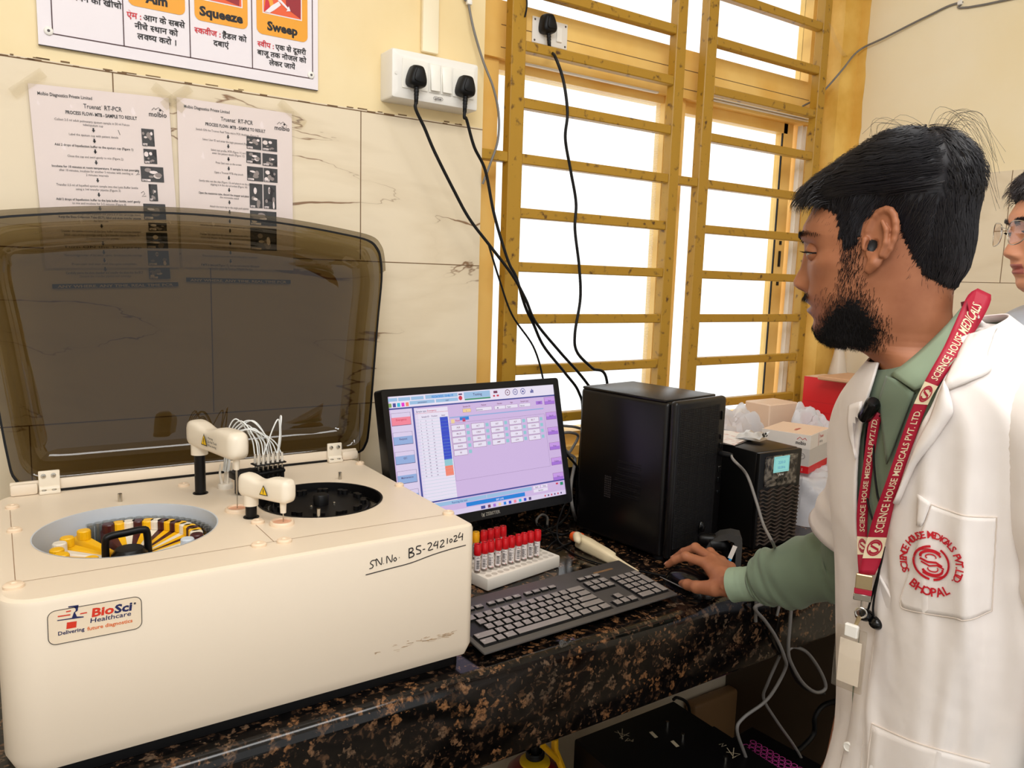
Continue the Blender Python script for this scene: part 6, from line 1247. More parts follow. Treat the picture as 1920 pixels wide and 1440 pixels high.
def make_hair(H, parent, mat, top=.02, side=.0075, n=5200, seed=3, fringe=.014, wd=.0011):
    G = H.G; f, s, u = G[..., 0], G[..., 1], G[..., 2]; sd = polysd(HAIRLINE, f, u)
    N_ = np.gradient(G, axis=0); Mm = np.gradient(np.concatenate([G[:, -1:], G, G[:, :1]], 1), axis=1)[:, 1:-1]; nn = np.cross(Mm, N_); nn /= np.linalg.norm(nn, axis=-1, keepdims=True) + 1e-9
    out = G - np.array([-.02, 0, .02]); nn *= np.sign((nn * out).sum(-1, keepdims=True)); nn[:3] = (0, 0, 1)
    T = side + top * sstep(.005, .078, u); FR = (fringe * sstep(.03, .09, f) * sstep(.012, .04, u) * sstep(-.001, .012, sd))[..., None] * np.array([1., 0, -.32]); T *= sstep(-.001, .022, sd) * .9 + .1
    T += .0016 * np.sin(H.T * 23 + u * 210) * sstep(.03, .08, u); T = np.where(sd > -.0015, np.maximum(T, .001), -.003)
    S = G + nn * T[..., None] + FR; r1 = int(np.argmax(H.us < -.062)); nr, nc = S[:r1].shape[:2]
    keep = sd[:r1] > -.003; Wd = H.w(S[:r1]); g = MB(); F = []
    for i in range(nr - 1):
        for j in range(nc):
            k = (j + 1) % nc
            if keep[i, j] and keep[i + 1, j] and keep[i, k] and keep[i + 1, k]: F.append((i * nc + j, (i + 1) * nc + j, (i + 1) * nc + k, i * nc + k))
    F.append(tuple(range(nc))[::-1]); g.v = [tuple(v) for v in Wd.reshape(-1, 3)]; g.f = F; g.mi = [0] * len(F); hair = g.build('hair', mat, parent, 70)
    bm = bmesh.new(); bm.from_mesh(hair.data); bmesh.ops.delete(bm, geom=[v for v in bm.verts if not v.link_faces], context='VERTS'); bm.to_mesh(hair.data); bm.free()
    rs = np.random.RandomState(seed); I = []; J = []
    aw = (np.linalg.norm(np.cross(Mm, N_), axis=-1)[:r1] * (sd[:r1] > 0)).ravel(); ids = rs.choice(r1 * nc, n, p=aw / aw.sum()); I, J = ids // nc + rs.rand(n) - .5, ids % nc + rs.rand(n) - .5; k = 7; P = []; Q = []; L0 = rs.rand(n); ci, cj = I.copy(), J.copy(); mid = nc / 2.
    for q in range(k):
        base = bil(S, ci, cj); nq = bil(nn, ci, cj); uu = base[:, 2]; tp = sstep(.02, .07, uu)
        lift = (.0006 + L0 * .0030 * (.35 + tp)) * (1 + 1.1 * q / k * (L0 > .75)); P.append(base + nq * lift[:, None]); Q.append(nq)
        dj = (mid - cj) / mid; back = np.abs(dj) > .72
        stepf = np.where(tp > .3, 1.9 + 1.3 * rs.rand(n), .5 * rs.rand(n)); cj = cj + np.sign(dj) * np.where(back, -.25, stepf) * np.minimum(1, np.abs(dj) * 7) + rs.randn(n) * .15; ci = ci + np.where(tp > .3, .75, 1.7) * (.6 + .8 * rs.rand(n))
    nf = int(n * .16); ff, fs2, fu = S[:r1, :, 0], S[:r1, :, 1], S[:r1, :, 2]; wgt = ((ff > .035) & (fu > .03) & (sd[:r1] > .004) & (np.abs(fs2) < .062)).ravel() * np.linalg.norm(np.cross(Mm, N_), axis=-1)[:r1].ravel(); ids = rs.choice(r1 * nc, nf, p=wgt / wgt.sum()); b = S[ids // nc, ids % nc]; nb = nn[ids // nc, ids % nc]; ln = (.3 + .5 * rs.rand(nf))[:, None]
    d1 = np.stack([np.ones(nf), .25 * rs.randn(nf), np.zeros(nf)], -1); PF = [b - d1 * .012 * ln, b + nb * .001, b + d1 * .010 * ln + nb * .0016 + [0, 0, -.001], b + d1 * .017 * ln + [0, 0, -.0045] * ln, b + d1 * .021 * ln + [0, 0, -.0095] * ln, b + d1 * .023 * ln + [0, 0, -.0145] * ln, b + d1 * .0235 * ln + [0, 0, -.019] * ln]
    P = np.concatenate([np.stack(P, 1), np.stack(PF, 1)]); Q = np.concatenate([np.stack(Q, 1), np.stack([nb] * k, 1)]); lw = (Q[..., :1] * H.f + Q[..., 1:2] * H.l + Q[..., 2:3] * np.array([0, 0, 1.]))
    st = ribbons('hair_strands', H.w(P), lw, mat, hair, wd, seed); st['kind'] = 'stuff'
    return hair
def make_beard(H, parent, mat, dens, n=5200, seed=5, ln=.0062):
    G = H.G; f, s, u = G[..., 0], G[..., 1], G[..., 2]; D = dens(f, np.abs(s), u); nr, nc = f.shape
    N_ = np.gradient(G, axis=0); Mm = np.gradient(np.concatenate([G[:, -1:], G, G[:, :1]], 1), axis=1)[:, 1:-1]; nn = np.cross(Mm, N_); nn /= np.linalg.norm(nn, axis=-1, keepdims=True) + 1e-9; nn *= np.sign((nn * (G - np.array([0, 0, -.06]))).sum(-1, keepdims=True))
    S = G + nn * (.0002 + .0026 * sstep(.5, 1., D))[..., None]; g = MB(); F = []; rq = random.Random(2)
    for i in range(nr - 1):
        for j in range(nc):
            k = (j + 1) % nc
            if min(D[i, j], D[i + 1, j], D[i, k], D[i + 1, k]) > .6 + .4 * rq.random(): F.append((i * nc + j, (i + 1) * nc + j, (i + 1) * nc + k, i * nc + k))
    g.v = [tuple(v) for v in H.w(S).reshape(-1, 3)]; g.f = F; g.mi = [0] * len(F); b = g.build('beard', mat, parent, 70)
    bm = bmesh.new(); bm.from_mesh(b.data); bmesh.ops.delete(bm, geom=[v for v in bm.verts if not v.link_faces], context='VERTS'); bm.to_mesh(b.data); bm.free()
    rs = np.random.RandomState(seed); P = []; Q = []; area_w = np.linalg.norm(np.cross(Mm, N_), axis=-1); pr = (area_w * np.clip(D, 0, 1)).ravel(); pr /= pr.sum(); ids = rs.choice(nr * nc, n, p=pr)
    i0, j0 = ids // nc + rs.rand(n) - .5, ids % nc + rs.rand(n) - .5; base = bil(S, i0, j0); nq = bil(nn, i0, j0)
    d = np.stack([.35 * (rs.randn(n) * .5 + .3), np.sign(base[:, 1]) * .1 + rs.randn(n) * .3, -1 + rs.randn(n) * .25], -1); d -= (d * nq).sum(-1, keepdims=True) * nq * .75; d /= np.linalg.norm(d, axis=-1, keepdims=True)
    L_ = ln * (.5 + .7 * rs.rand(n))[:, None]
    for t in (0, .33, .66, 1.): P.append(base + d * L_ * t + nq * (.0003 + .0012 * t * rs.rand(n)[:, None])); Q.append(nq)
    Q = np.stack(Q, 1); st = ribbons('beard_strands', H.w(np.stack(P, 1)), Q[..., :1] * H.f + Q[..., 1:2] * H.l + Q[..., 2:3] * np.array([0, 0, 1.]), mat, b, .00042, seed); st['kind'] = 'stuff'
    return b
def make_brows(H, parent, mat, n=420, seed=8):
    G = H.G
    for sg in (1, -1):
        rs = np.random.RandomState(seed + sg); P = []; Q = []
        nr, nc = G.shape[:2]
        t = rs.rand(n); a = .009 + .047 * t; uu = -.0050 + .0075 * np.sin(np.clip(t * 1.25, 0, 1.3) * 1.9) - .003 + rs.randn(n) * .0019 * (1.15 - t)
        col = [np.argmin(np.abs(G[int(np.argmin(np.abs(H.us - .0))), :, 1] - sg * x) + (G[int(np.argmin(np.abs(H.us))), :, 0] < 0) * 1.) for x in a]; row = np.array([np.argmin(np.abs(H.us - x)) for x in uu])
        base = G[row, np.array(col)] + np.array([.0008, sg * .0002, 0])[None]; base[:, 1] = sg * a; d = np.stack([-.15 * np.ones(n), sg * (.5 + .5 * t), .75 - 1.2 * t + rs.randn(n) * .2], -1); d /= np.linalg.norm(d, axis=-1, keepdims=True)
        nq = np.tile(_n(np.array([.9, sg * .4, 0])), (n, 1))
        P = np.stack([base + d * .007 * q + nq * .0006 for q in (0, .5, 1.)], 1); Q = np.stack([nq] * 3, 1)
        ribbons('eyebrow', H.w(P), Q[..., :1] * H.f + Q[..., 1:2] * H.l + Q[..., 2:3] * np.array([0, 0, 1.]), mat, parent, .0009)
def hand_parts(P, W, fingers, thumb, wr=.021):
    """fingers: 4 x (mcp, pip, dip, tip); smooth union of tapered bones"""
    mc = [f[0] for f in fingers]; d = cone(P, W, np.array(W) + (np.array(mc[1]) - W) * .3, wr, wr * .95)
    for k, m in enumerate(mc): d = smin(d, cone(P, W + (np.array(m) - W) * .15, m, .0165, (.0112, .0115, .0108, .0098)[k]), .009)
    for k in range(3): d = smin(d, cone(P, (np.array(mc[k]) + mc[k + 1]) / 2 * .96 + np.array(W) * .04 - [0, 0, .004], np.array(W) * .6 + .4 * np.array(mc[k]) - [0, 0, .006], .0095, .012), .008)
    for k, F in enumerate(fingers):
        r = np.array([.0098, .0088, .0079, .0066]) * (1.02, 1.05, 1., .88)[k]; fd = chain(P, F, r, .0035)
        fd = smin(fd, np.linalg.norm(P - np.array(F[1]) - [0, 0, .0012], axis=-1) - r[1] * .98, .003); d = smin(d, fd, .0045)
    t = chain(P, thumb, [.0155, .0112, .0098, .0076], .005); return smin(d, t, .009)
def hand_net(W, fingers, thumb, h=.0016):
    A = np.array([W] + [p_ for F in fingers for p_ in F] + list(thumb)); W = np.array(W, float); fingers = [[np.array(p_, float) for p_ in F] for F in fingers]; thumb = [np.array(p_, float) for p_ in thumb]
    return surfnet(lambda P: hand_parts(P, W, fingers, thumb), A.min(0) - .028, A.max(0) + .024, h)
def relaxed_hand(W, d, palm, sg):
    """hanging hand: d points to the fingertips, palm is the way the palm faces, sg = +1 for a right hand"""
    W = np.array(W, float); d = _n(np.array(d, float)); pn = np.array(palm, float); pn = _n(pn - d * (pn @ d)); x = np.cross(d, pn) * sg
    q = lambda a, b, c: W + d * a + x * b + pn * c
    fs_ = []
    for b, m, L_ in ((.026, .085, .098), (.008, .089, .106), (-.011, .085, .098), (-.028, .076, .078)): fs_.append((q(m, b, 0), q(m + L_ * .42, b * 1.02, .012), q(m + L_ * .65, b, .026), q(m + L_ * .82, b * .96, .041)))
    return (W, fs_, [q(.02, .02, .012), q(.05, .036, .022), q(.075, .042, .032), q(.098, .042, .042)])
def rings(rows, nphi=64, p=2.3):
    """torso rings: (z, cx, cy, a, b, tb, tl) smoothed between the given rows"""
    A = np.array(rows, float); k = 7; R_ = np.array(smooth_path(A, k)); return R_
def torso_pt(r, phi, F, Lf, p=2.35, off=0.):
    z, cx, cy, a, b, tb, tl = r; c, s = math.cos(phi), math.sin(phi); e = 2. / p
    x = (b + off) * math.copysign(abs(c) ** e, c); y = (a + off) * math.copysign(abs(s) ** e, s)
    return np.array([cx, cy, 0]) + x * F + y * Lf + np.array([0, 0, z + tb * (1 - c) / 2 + tl * s])
def pj(P): c = (np.asarray(P) - EYE) @ RC; return np.array([CXP + FPX * c[0] / c[2], CYP + FPX * c[1] / c[2]])
from mathutils.bvhtree import BVHTree
F1 = _n(np.array([-.87, .49, 0.])); L1 = np.array([-F1[1], F1[0], 0.])      # where the chest faces, and the wearer's left
H1 = Head(ond(1665, 440, .9), (-.388, .921))
CX, CY = .96, .463
TORSO = [(.512, .899, .468, .068, .064, .058, .012), (.492, .906, .468, .096, .077, .058, .018), (.47, .918, .467, .132, .09, .056, .026), (.446, .935, .466, .162, .102, .05, .034), (.415, .948, .464, .176, .112, .044, .038), (.375, .957, .462, .174, .118, .034, .03), (.315, .963, .459, .164, .12, .02, .016), (.22, .968, .452, .154, .116, .008, .006), (.1, .972, .448, .147, .11, 0, 0), (0, .974, .446, .147, .111, 0, 0), (-.12, .972, .447, .158, .126, 0, 0), (-.3, .972, .448, .175, .142, 0, 0), (-.5, .973, .448, .192, .15, 0, 0)]
RT = rings(TORSO)
SHR, SHL = np.array([1.066, .604, .392]), np.array([.872, .322, .462])
ELR, WRR = np.array([1.135, .674, .152]), np.array([1.085, .892, .05])
ELL, WRL = np.array([.905, .242, .17]), np.array([.862, .262, -.075])
def body_sdf(P, F, Lf, c, shr, shl, elr, wrr, ell, wrl, neck):
    up = np.array([0, 0, 1.]); pel = c + up * -.14
    d = cone(P, neck, neck - up * .09, .046, .05)
    for sg in (1, -1):
        d = smin(d, cone(P, c + Lf * .065 * sg + up * .33, c + Lf * .055 * sg + up * .08, .072, .07), .03); d = smin(d, cone(P, c + Lf * .055 * sg + up * .08, pel + Lf * .07 * sg, .07, .082), .03)
    for sh, el, wr_ in ((shr, elr, wrr), (shl, ell, wrl)): d = smin(d, cone(P, c * [1, 1, 0] + (sh - c) * [.4, .4, 0] + up * sh[2], sh, .055, .046), .03); d = smin(d, cone(P, sh, el, .046, .037), .015); d = smin(d, cone(P, el, wr_, .036, .0235), .012)
    for sg in (1, -1):
        hip = pel + Lf * .085 * sg; kn = np.array([hip[0], hip[1], -.43]) + F * .02; an_ = np.array([kn[0], kn[1], -.79]) - F * .02
        d = smin(d, cone(P, hip, kn, .08, .052), .02); d = smin(d, cone(P, kn, an_, .052, .034), .015); d = smin(d, cone(P, an_ - up * .02, an_ - up * .026 + F * .15, .034, .024), .02)
    return d
c1 = np.array([CX, CY, 0.])
neck1 = H1.w(np.array([-.055, 0, -.185]))
V, Fc = surfnet(lambda P: body_sdf(P, F1, L1, c1, SHR, SHL, ELR, WRR, ELL, WRL, neck1), (.70, .10, -.86), (1.26, .95, .54), .0125)
FINGERS = [[(1.109, .968, .063), (1.095, 1.008, .066), (1.0905, 1.031, .052), (1.089, 1.047, .037)], [(1.129, .972, .067), (1.132, 1.017, .074), (1.126, 1.042, .058), (1.118, 1.059, .041)],
           [(1.146, .963, .061), (1.156, 1.0, .066), (1.154, 1.024, .05), (1.147, 1.039, .033)], [(1.159, .949, .052), (1.17, .98, .053), (1.171, .999, .038), (1.166, 1.011, .024)]]
THUMB = [(1.073, .912, .04), (1.065, .948, .031), (1.07, .975, .025), (1.078, .996, .0185)]
lh = relaxed_hand(WRL, (-.1, .08, -1), (.2, .9, 0), -1)
parts = H1.skin_parts() + [(V, Fc), hand_net(WRR, FINGERS, THUMB), hand_net(*lh, h=.003)]
V, Fc = unite(parts)
g = MB(); g.v = [tuple(v) for v in V]; g.f = Fc; g.mi = [0] * len(Fc)
man = tag(g.build('person', 'skin', None, 80), 'bearded person in a white lab coat leaning over with one hand on the mouse', 'person')
# lips take their own tint
man.data.materials.append(M['lip']); man.data.materials.append(M['black_soft'])
cen = np.zeros(len(man.data.polygons) * 3); man.data.polygons.foreach_get('center', cen); q_ = H1.loc(cen.reshape(-1, 3)); mi = np.zeros(len(q_), int)
mi[(q_[:, 0] > .07) & (np.abs(q_[:, 1]) < .022) & (((q_[:, 2] < -.0775) & (q_[:, 2] > -.0965)))] = 1
mi[(np.abs(np.abs(q_[:, 1]) - .0665) < .0065) & (np.hypot(q_[:, 0] - .0045, (q_[:, 2] + .0165) * .9) < .006)] = 2
mi[(q_[:, 0] > .085) & (q_[:, 2] < -.0672) & (q_[:, 2] > -.0705) & (np.abs(np.abs(q_[:, 1]) - .0065) < .0035) & (q_[:, 0] < .1)] = 2
man.data.polygons.foreach_set('material_index', mi)
H1.eyes(man, (.93, 0., -.36))
make_brows(H1, man, 'beard')
BEARD = [(.03, -.02), (.036, -.05), (.046, -.078), (.056, -.097), (.066, -.113), (.075, -.116), (.085, -.126), (.08, -.15), (-.008, -.15), (-.017, -.108), (-.006, -.088), (.012, -.05), (.016, -.02)]
def dens1(f, a, u):
    sd = polysd(BEARD, f, u); jaw = sstep(-.010, .016, sd) * (.28 + .72 * sstep(-.055, -.098, u)) * (1 - sstep(-.128, -.135, u)) * (1.15 - .25 * sstep(.02, -.02, f))
    side = .6 * sstep(.014, .022, f) * sstep(.04, .034, f) * sstep(-.07, -.04, u) * sstep(.004, -.01, u)
    cheek = .10 * sstep(-.05, -.085, u) * sstep(.0, .02, f) * sstep(.072, .05, f) * (u > -.13)
    mou = 1. * sstep(.070, .076, f) * (a < .027) * sstep(-.0695, -.0725, u) * (1 - sstep(-.0775, -.0805, u))
    goat = .8 * sstep(.07, .076, f) * (a < .02) * sstep(-.108, -.114, u)
    return np.clip(np.maximum.reduce([jaw, side, cheek, mou, goat]), 0, 1)
make_beard(H1, man, 'beard', dens1, 9500)
hair1 = make_hair(H1, man, 'hair', top=.010, side=.0065, n=9000, fringe=.022)
# loose strands lifting off the crown
g = MB(); rs = random.Random(21)
for i in range(20):
    b = np.array([-.03 - .03 * rs.random(), rs.uniform(-.03, .05), .106]); e = np.array([-.092 - .016 * rs.random(), b[1] + rs.uniform(-.02, .02), .09 - .07 * rs.random()]); mid = (b + e) / 2 + np.array([.0 - .012 * rs.random(), 0, .024 + .012 * rs.random()])
    g.tube(H1.w(np.array(smooth_path([b, b + [-.012, 0, .016 + .012 * rs.random()], mid, e], 5))), [.00018] * 10 + [.00012] * 6, 4)
for i in range(7):
    b = np.array([-.03 + .03 * rs.random(), rs.uniform(-.02, .04), .106]); g.tube(H1.w(np.array(smooth_path([b, b + [.0, 0, .012], b + [.02 + .02 * rs.random(), 0, .02 + .006 * rs.random()], b + [.04, 0, .006]], 4))), .00014, 4)
g.build('flyaway_hair', 'hair', hair1, 60)['kind'] = 'stuff'
# finger nails
for tip, dip, n_ in ((FINGERS[0][3], FINGERS[0][2], (-.45, .35, .8)), (FINGERS[1][3], FINGERS[1][2], (-.2, .4, .9)), (THUMB[3], THUMB[2], (-.75, .2, .55))):
    t_ = np.array(tip); d = _n(t_ - np.array(dip)); n_ = np.array(n_); n_ = _n(n_ - d * (n_ @ d)); q = Fr(t_ + n_ * .0062 + d * .0005, d, np.cross(n_, d)); g = MB(); g.prism(rounded(.0105, .0082, .0038, 4), -.0012, .0005, q, .0004); g.build('fingernail', 'nail', man, 40)

# ---------------- shirt
M['shirt'] = mk('sage_cotton', rgb(114, 129, 108), .8, 0., .2, Sheen_Weight=.15); fine_bump(M['shirt'], 420, .12, .0006)
M['cuff'] = mk('sage_cuff', rgb(146, 164, 140), .75, 0., .2)
g = MB(); g.ring([[torso_pt(r, p_, F1, L1, 2.3, -.006) for p_ in np.linspace(0, 2 * math.pi, 72, endpoint=False)] for r in RT[3:64]], True, False, False); shirt = g.build('shirt', 'shirt', man, 70)
def sleeve(path, rad, n=40, wr=.004, seed=1, flat=1., fold=()):
    rs = np.random.RandomState(seed); k = 9; P = smooth_path(path, k); R_ = np.array(smooth_path([np.array([r]) for r in rad], k))[:, 0]; m_ = len(P); rows = []; up = np.array([0, 0, 1.])
    for i in range(m_):
        t = _n(P[min(i + 1, m_ - 1)] - P[max(i - 1, 0)]); a = _n(np.cross(t, up)); b = np.cross(a, t)
        row = []
        for j in range(n):
            th = 2 * math.pi * j / n; r = R_[i] + wr * (math.sin(i * .9 + 2 * math.sin(th + .4 * i) + seed) * .5 + math.sin(th * 3 + i * .45 + seed) * .4)
            for (i0, th0, amp, wi, wt, sl) in fold: dth = (th - th0 - sl * (i - i0) + math.pi) % (2 * math.pi) - math.pi; r += amp * math.exp(-((i - i0) / wi) ** 2 - (dth / wt) ** 2)
            row.append(P[i] + a * r * math.cos(th) + b * r * math.sin(th) * flat)
        rows.append(row)
    return rows
g = MB(); SLP = [(1.06, .635, .36), (1.105, .655, .24), (1.137, .684, .155), (1.129, .735, .13), (1.114, .788, .1), (1.106, .818, .084), (1.1025, .834, .0745), (1.1, .845, .069)]
g.ring(sleeve(SLP, [.05, .056, .06, .056, .051, .047, .039, .0315], 44, .0032, 3, 1., [(30, .9, .007, 7, .5, .05), (40, 2.2, .006, 4, .6, -.1), (45, 1., .006, 3, 1.2, .0), (50, 2., .005, 2.5, 1.4, .1), (36, 4.4, .006, 6, .5, .06)]), True, False, False); sl = g.build('shirt_sleeve', 'shirt', shirt, 70)
g = MB(); rows = sleeve([(1.102, .837, .0725), (1.095, .861, .0625), (1.0885, .884, .054)], [.0315, .0305, .0315], 40, .0006, 5); rows += [[p_ * .93 + np.mean(rows[-1], 0) * .07 for p_ in rows[-1]], [p_ * .9 + np.mean(rows[3], 0) * .1 for p_ in rows[3]]]; g.ring(rows, True, False, False); g.build('cuff', 'cuff', shirt, 60)

# ---------------- white coat
M['coat'] = mk('coat_white', rgb(244, 236, 231), .8, 0., .2); fine_bump(M['coat'], 9, .6, .01)
M['stitch'] = mk('coat_stitch', rgb(222, 208, 196), .8)
near = [(1820, 560), (1800, 650), (1760, 730), (1715, 830), (1672, 930), (1650, 1000), (1634, 1050), (1622, 1100), (1600, 1290), (1580, 1460), (1550, 1800)]
far = [(1668, 600), (1645, 690), (1624, 760), (1612, 830), (1607, 900), (1608, 1000), (1613, 1050), (1612, 1100), (1592, 1290), (1572, 1460), (1540, 1800)]
def edge(T, y): return np.interp(y, [t[1] for t in T], [t[0] for t in T])
def find_phi(r, T, lo, hi, off=0.):
    best = None
    for ph in np.linspace(lo, hi, 121):
        p_ = pj(torso_pt(r, ph, F1, L1, 2.35, off)); e = abs(p_[0] - edge(T, p_[1]))
        if best is None or e < best[0]: best = (e, ph)
    return best[1]
PHN = [find_phi(r, near, -.1, 1.75) for r in RT]
def far_phi(r, a):
    if pj(torso_pt(r, a, F1, L1))[1] > 1075: return a + .38
    for ph in np.linspace(a - .01, a - 1.5, 150):
        p_ = pj(torso_pt(r, ph, F1, L1, 2.35, 0.))
        if p_[0] <= edge(far, p_[1]): return ph
        q_ = pj(torso_pt(r, ph - .02, F1, L1, 2.35, 0.))
        if q_[0] > p_[0]: return ph
    return a - 1.5
PHF = [far_phi(r, a) for r, a in zip(RT, PHN)]
PHN = np.convolve(np.pad(PHN, 3, 'edge'), np.ones(7) / 7, 'valid'); PHF = np.convolve(np.pad(PHF, 2, 'edge'), np.ones(5) / 5, 'valid')
rw = random.Random(17); FOLDS = [(rw.uniform(-.2, 1.9), rw.uniform(-.3, .36), rw.choice((-1, 1)) * rw.uniform(.0025, .0055), rw.uniform(.05, .11), rw.uniform(.05, .14), rw.uniform(-1.6, 1.6)) for _ in range(34)]
FOLDS += [(.62, .33, .006, .06, .12, -.4), (.8, .05, .006, .07, .16, .8), (1.3, .0, .007, .09, .2, .5), (.25, -.02, .006, .05, .15, -.9), (.1, .2, -.005, .05, .12, .2)]
def coat_pt(i, r, ph):
    p_ = torso_pt(r, ph, F1, L1, 2.35, 0.); z = r[0]; n_ = _n(np.array([*(math.cos(ph) * F1 + math.sin(ph) * L1)[:2], 0]))
    w_ = .009 * math.exp(-((ph - .95 + (z - .3) * .7) / .07) ** 2) * math.exp(-((z - .27) / .15) ** 2) + .008 * math.exp(-((ph - 1.28 + (z - .3) * 1.1) / .065) ** 2) * math.exp(-((z - .3) / .13) ** 2) + .008 * math.exp(-((ph - 1.55 + (z - .2) * .5) / .14) ** 2) * math.exp(-((z - .16) / .2) ** 2)
    w_ += .005 * math.sin(ph * 9 + z * 7) * float(sstep(.1, -.35, z)) + .004 * math.sin(ph * 5 - z * 16 + 1) * float(sstep(.35, .0, z)) + .004 * math.exp(-((ph + .35) / .12) ** 2) * math.exp(-((z - .02) / .18) ** 2)
    for f0, z0, am, wf_, wz, sl_ in FOLDS: w_ += am * math.exp(-((ph - f0 - sl_ * (z - z0)) / wf_) ** 2 - ((z - z0) / wz) ** 2)
    return p_ + n_ * w_
NC = 170; rows = []
for i, r in enumerate(RT):
    a0, a1 = PHN[i], 2 * math.pi + PHF[i]; t = np.linspace(0, 1, NC); t = t + .12 * np.sin(2 * math.pi * t) * -1 * .5
    rows.append([coat_pt(i, r, a0 + (a1 - a0) * q) - F1 * .007 * float(sstep(.9, .95, q)) * float(sstep(.3, .16, r[0])) for q in t])
g = MB(); g.grid(rows); coat = g.build('lab_coat', 'coat', man, 75)
sd_ = coat.modifiers.new('cloth', 'SOLIDIFY'); sd_.thickness = .0024; sd_.offset = 0.
def coat_part(name, mb, mat='coat', parent=None, th=.002, off=0.):
    o = mb.build(name, mat, parent or coat, 70)
    if th: m_ = o.modifiers.new('cloth', 'SOLIDIFY'); m_.thickness = th; m_.offset = off
    return o
g = MB(); g.ring(sleeve([SHR + [-.035, -.03, .02], SHR + [-.006, .0, .0], SHR + [.034, .03, -.095], (1.118, .66, .215)], [.058, .067, .073, .08], 44, .0042, 7, 1., [(10, .5, .006, 7, .35, .03), (16, 1.6, .006, 8, .3, -.03)]), True, False, False); coat_part('coat_sleeve', g)
g = MB(); g.ring(sleeve([SHL + [.03, .035, .015], SHL + [.004, -.004, -.01], (.888, .285, .33), (.9, .256, .215), (.9, .25, .14)], [.056, .063, .063, .065, .068], 44, .004, 9, 1., [(12, 2.5, .007, 9, .3, .02)]), True, False, False); coat_part('coat_sleeve', g)
g = MB(); g.ring(sleeve([(.888, .285, .33), (.9, .25, .19), (.895, .246, .09), (.872, .258, -.02), (.866, .26, -.055)], [.046, .049, .046, .039, .034], 36, .003, 11), True, False, False); g.build('shirt_sleeve', 'shirt', shirt, 70)
def bvh_of(*obs):
    Vv = []; Ff = []
    for o in obs: b = len(Vv); Vv += [tuple(v.co) for v in o.data.vertices]; Ff += [[b + k for k in p_.vertices] for p_ in o.data.polygons]
    return BVHTree.FromPolygons(Vv, Ff)
BC_ = bvh_of(coat); BALL = bvh_of(coat, shirt, man); BN = bvh_of(man)
def hit(u, v, T, off=.003, dflt=None):
    d = _n(ray(u, v)); h = T.ray_cast(Vector(EYE), Vector(d))
    if h[0] is None: return None if dflt is None else EYE + ray(u, v) * dflt
    n_ = np.array(h[1]); n_ = n_ if n_ @ d < 0 else -n_; n_ = _n(n_ - d * .6); return np.array(h[0]) + n_ * off
def patch(top, bot, T, nx, ny, off, dflt=.88, bulge=0.):
    """cloth panel between two photo-traced edges, laid on the garment beneath"""
    tp = smooth_path([np.array(p_, float) for p_ in top], 8); bt = smooth_path([np.array(p_, float) for p_ in bot], 8); L_ = lambda P, t: np.array([np.interp(t, np.linspace(0, 1, len(P)), [p_[k] for p_ in P]) for k in (0, 1)])
    rows = []
    for j in range(ny + 1):
        v = j / ny; row = []
        for i in range(nx + 1):
            p_ = L_(tp, i / nx) * (1 - v) + L_(bt, i / nx) * v; o = off + bulge * math.sin(math.pi * v); h = hit(p_[0], p_[1], T, o); row.append(h)
        rows.append(row)
    flat = [h for r in rows for h in r if h is not None]; dep = np.median([(h - EYE) @ RC[:, 2] if 0 else np.linalg.norm(h - EYE) for h in flat]) if flat else dflt
    for j in range(ny + 1):
        for i in range(nx + 1):
            if rows[j][i] is None:
                p_ = L_(tp, i / nx) * (1 - j / ny) + L_(bt, i / nx) * (j / ny); rows[j][i] = EYE + _n(ray(*p_)) * dep
    A = np.array(rows)
    for _ in range(2): A[1:-1, 1:-1] = .5 * A[1:-1, 1:-1] + .125 * (A[:-2, 1:-1] + A[2:, 1:-1] + A[1:-1, :-2] + A[1:-1, 2:])
    g = MB(); g.grid([list(r) for r in A]); return g, A
# lapels and collar of the coat
g, _A = patch([(1836, 592), (1808, 645), (1775, 716)], [(1872, 606), (1850, 668), (1856, 700), (1779, 732)], BC_, 16, 8, .004, bulge=.005); coat_part('coat_collar', g, th=.0025)
g, _A = patch([(1774, 716), (1746, 786), (1714, 858), (1684, 940)], [(1779, 733), (1790, 770), (1776, 794), (1722, 870), (1688, 944)], BC_, 20, 8, .0045, bulge=.006); coat_part('lapel', g, th=.0025)
g, _A = patch([(1620, 752), (1608, 755), (1596, 760)], [(1612, 880), (1606, 850), (1598, 822)], BC_, 6, 8, .004, bulge=.003); coat_part('lapel', g, th=.002)
# breast pocket with its embroidery
g, _A = patch([(1746, 945), (1780, 957), (1813, 967), (1869, 969)], [(1689, 1127), (1702, 1143), (1790, 1158), (1813, 1162), (1859, 1144)], BC_, 22, 20, .002); pk = coat_part('breast_pocket', g, th=.001)
g = MB(); pr_ = [_A[0][i] for i in range(23)] + [_A[j][22] for j in range(1, 21)] + [_A[20][i] for i in range(21, -1, -1)] + [_A[j][0] for j in range(19, 0, -1)]; g.tube(pr_ + [pr_[0]], .0009, 6); g.build('pocket_seam', 'stitch', pk, 60)
g, _A = patch([(1724, 926), (1746, 942)], [(1722, 985), (1730, 985)], BC_, 4, 6, .003); coat_part('pen_slot', g, th=.0012)
BP_ = bvh_of(pk, coat)
M['embroidery'] = mk('embroidery_red', rgb(204, 20, 40), .55)
def on_px(g, V, Fs, T, off): g.add([hit(a, b, T, off, .85) for a, b in V], Fs)
g = MB(); g.m('embroidery'); ec = np.array([1748., 1055.])
def est(P, w): 
    q = MB(); q.stroke([np.array(p_, float) for p_ in P], w); on_px(g, [ec + [v[0], -v[1] + .18 * v[0]] for v in q.v], q.f, BP_, .0022)
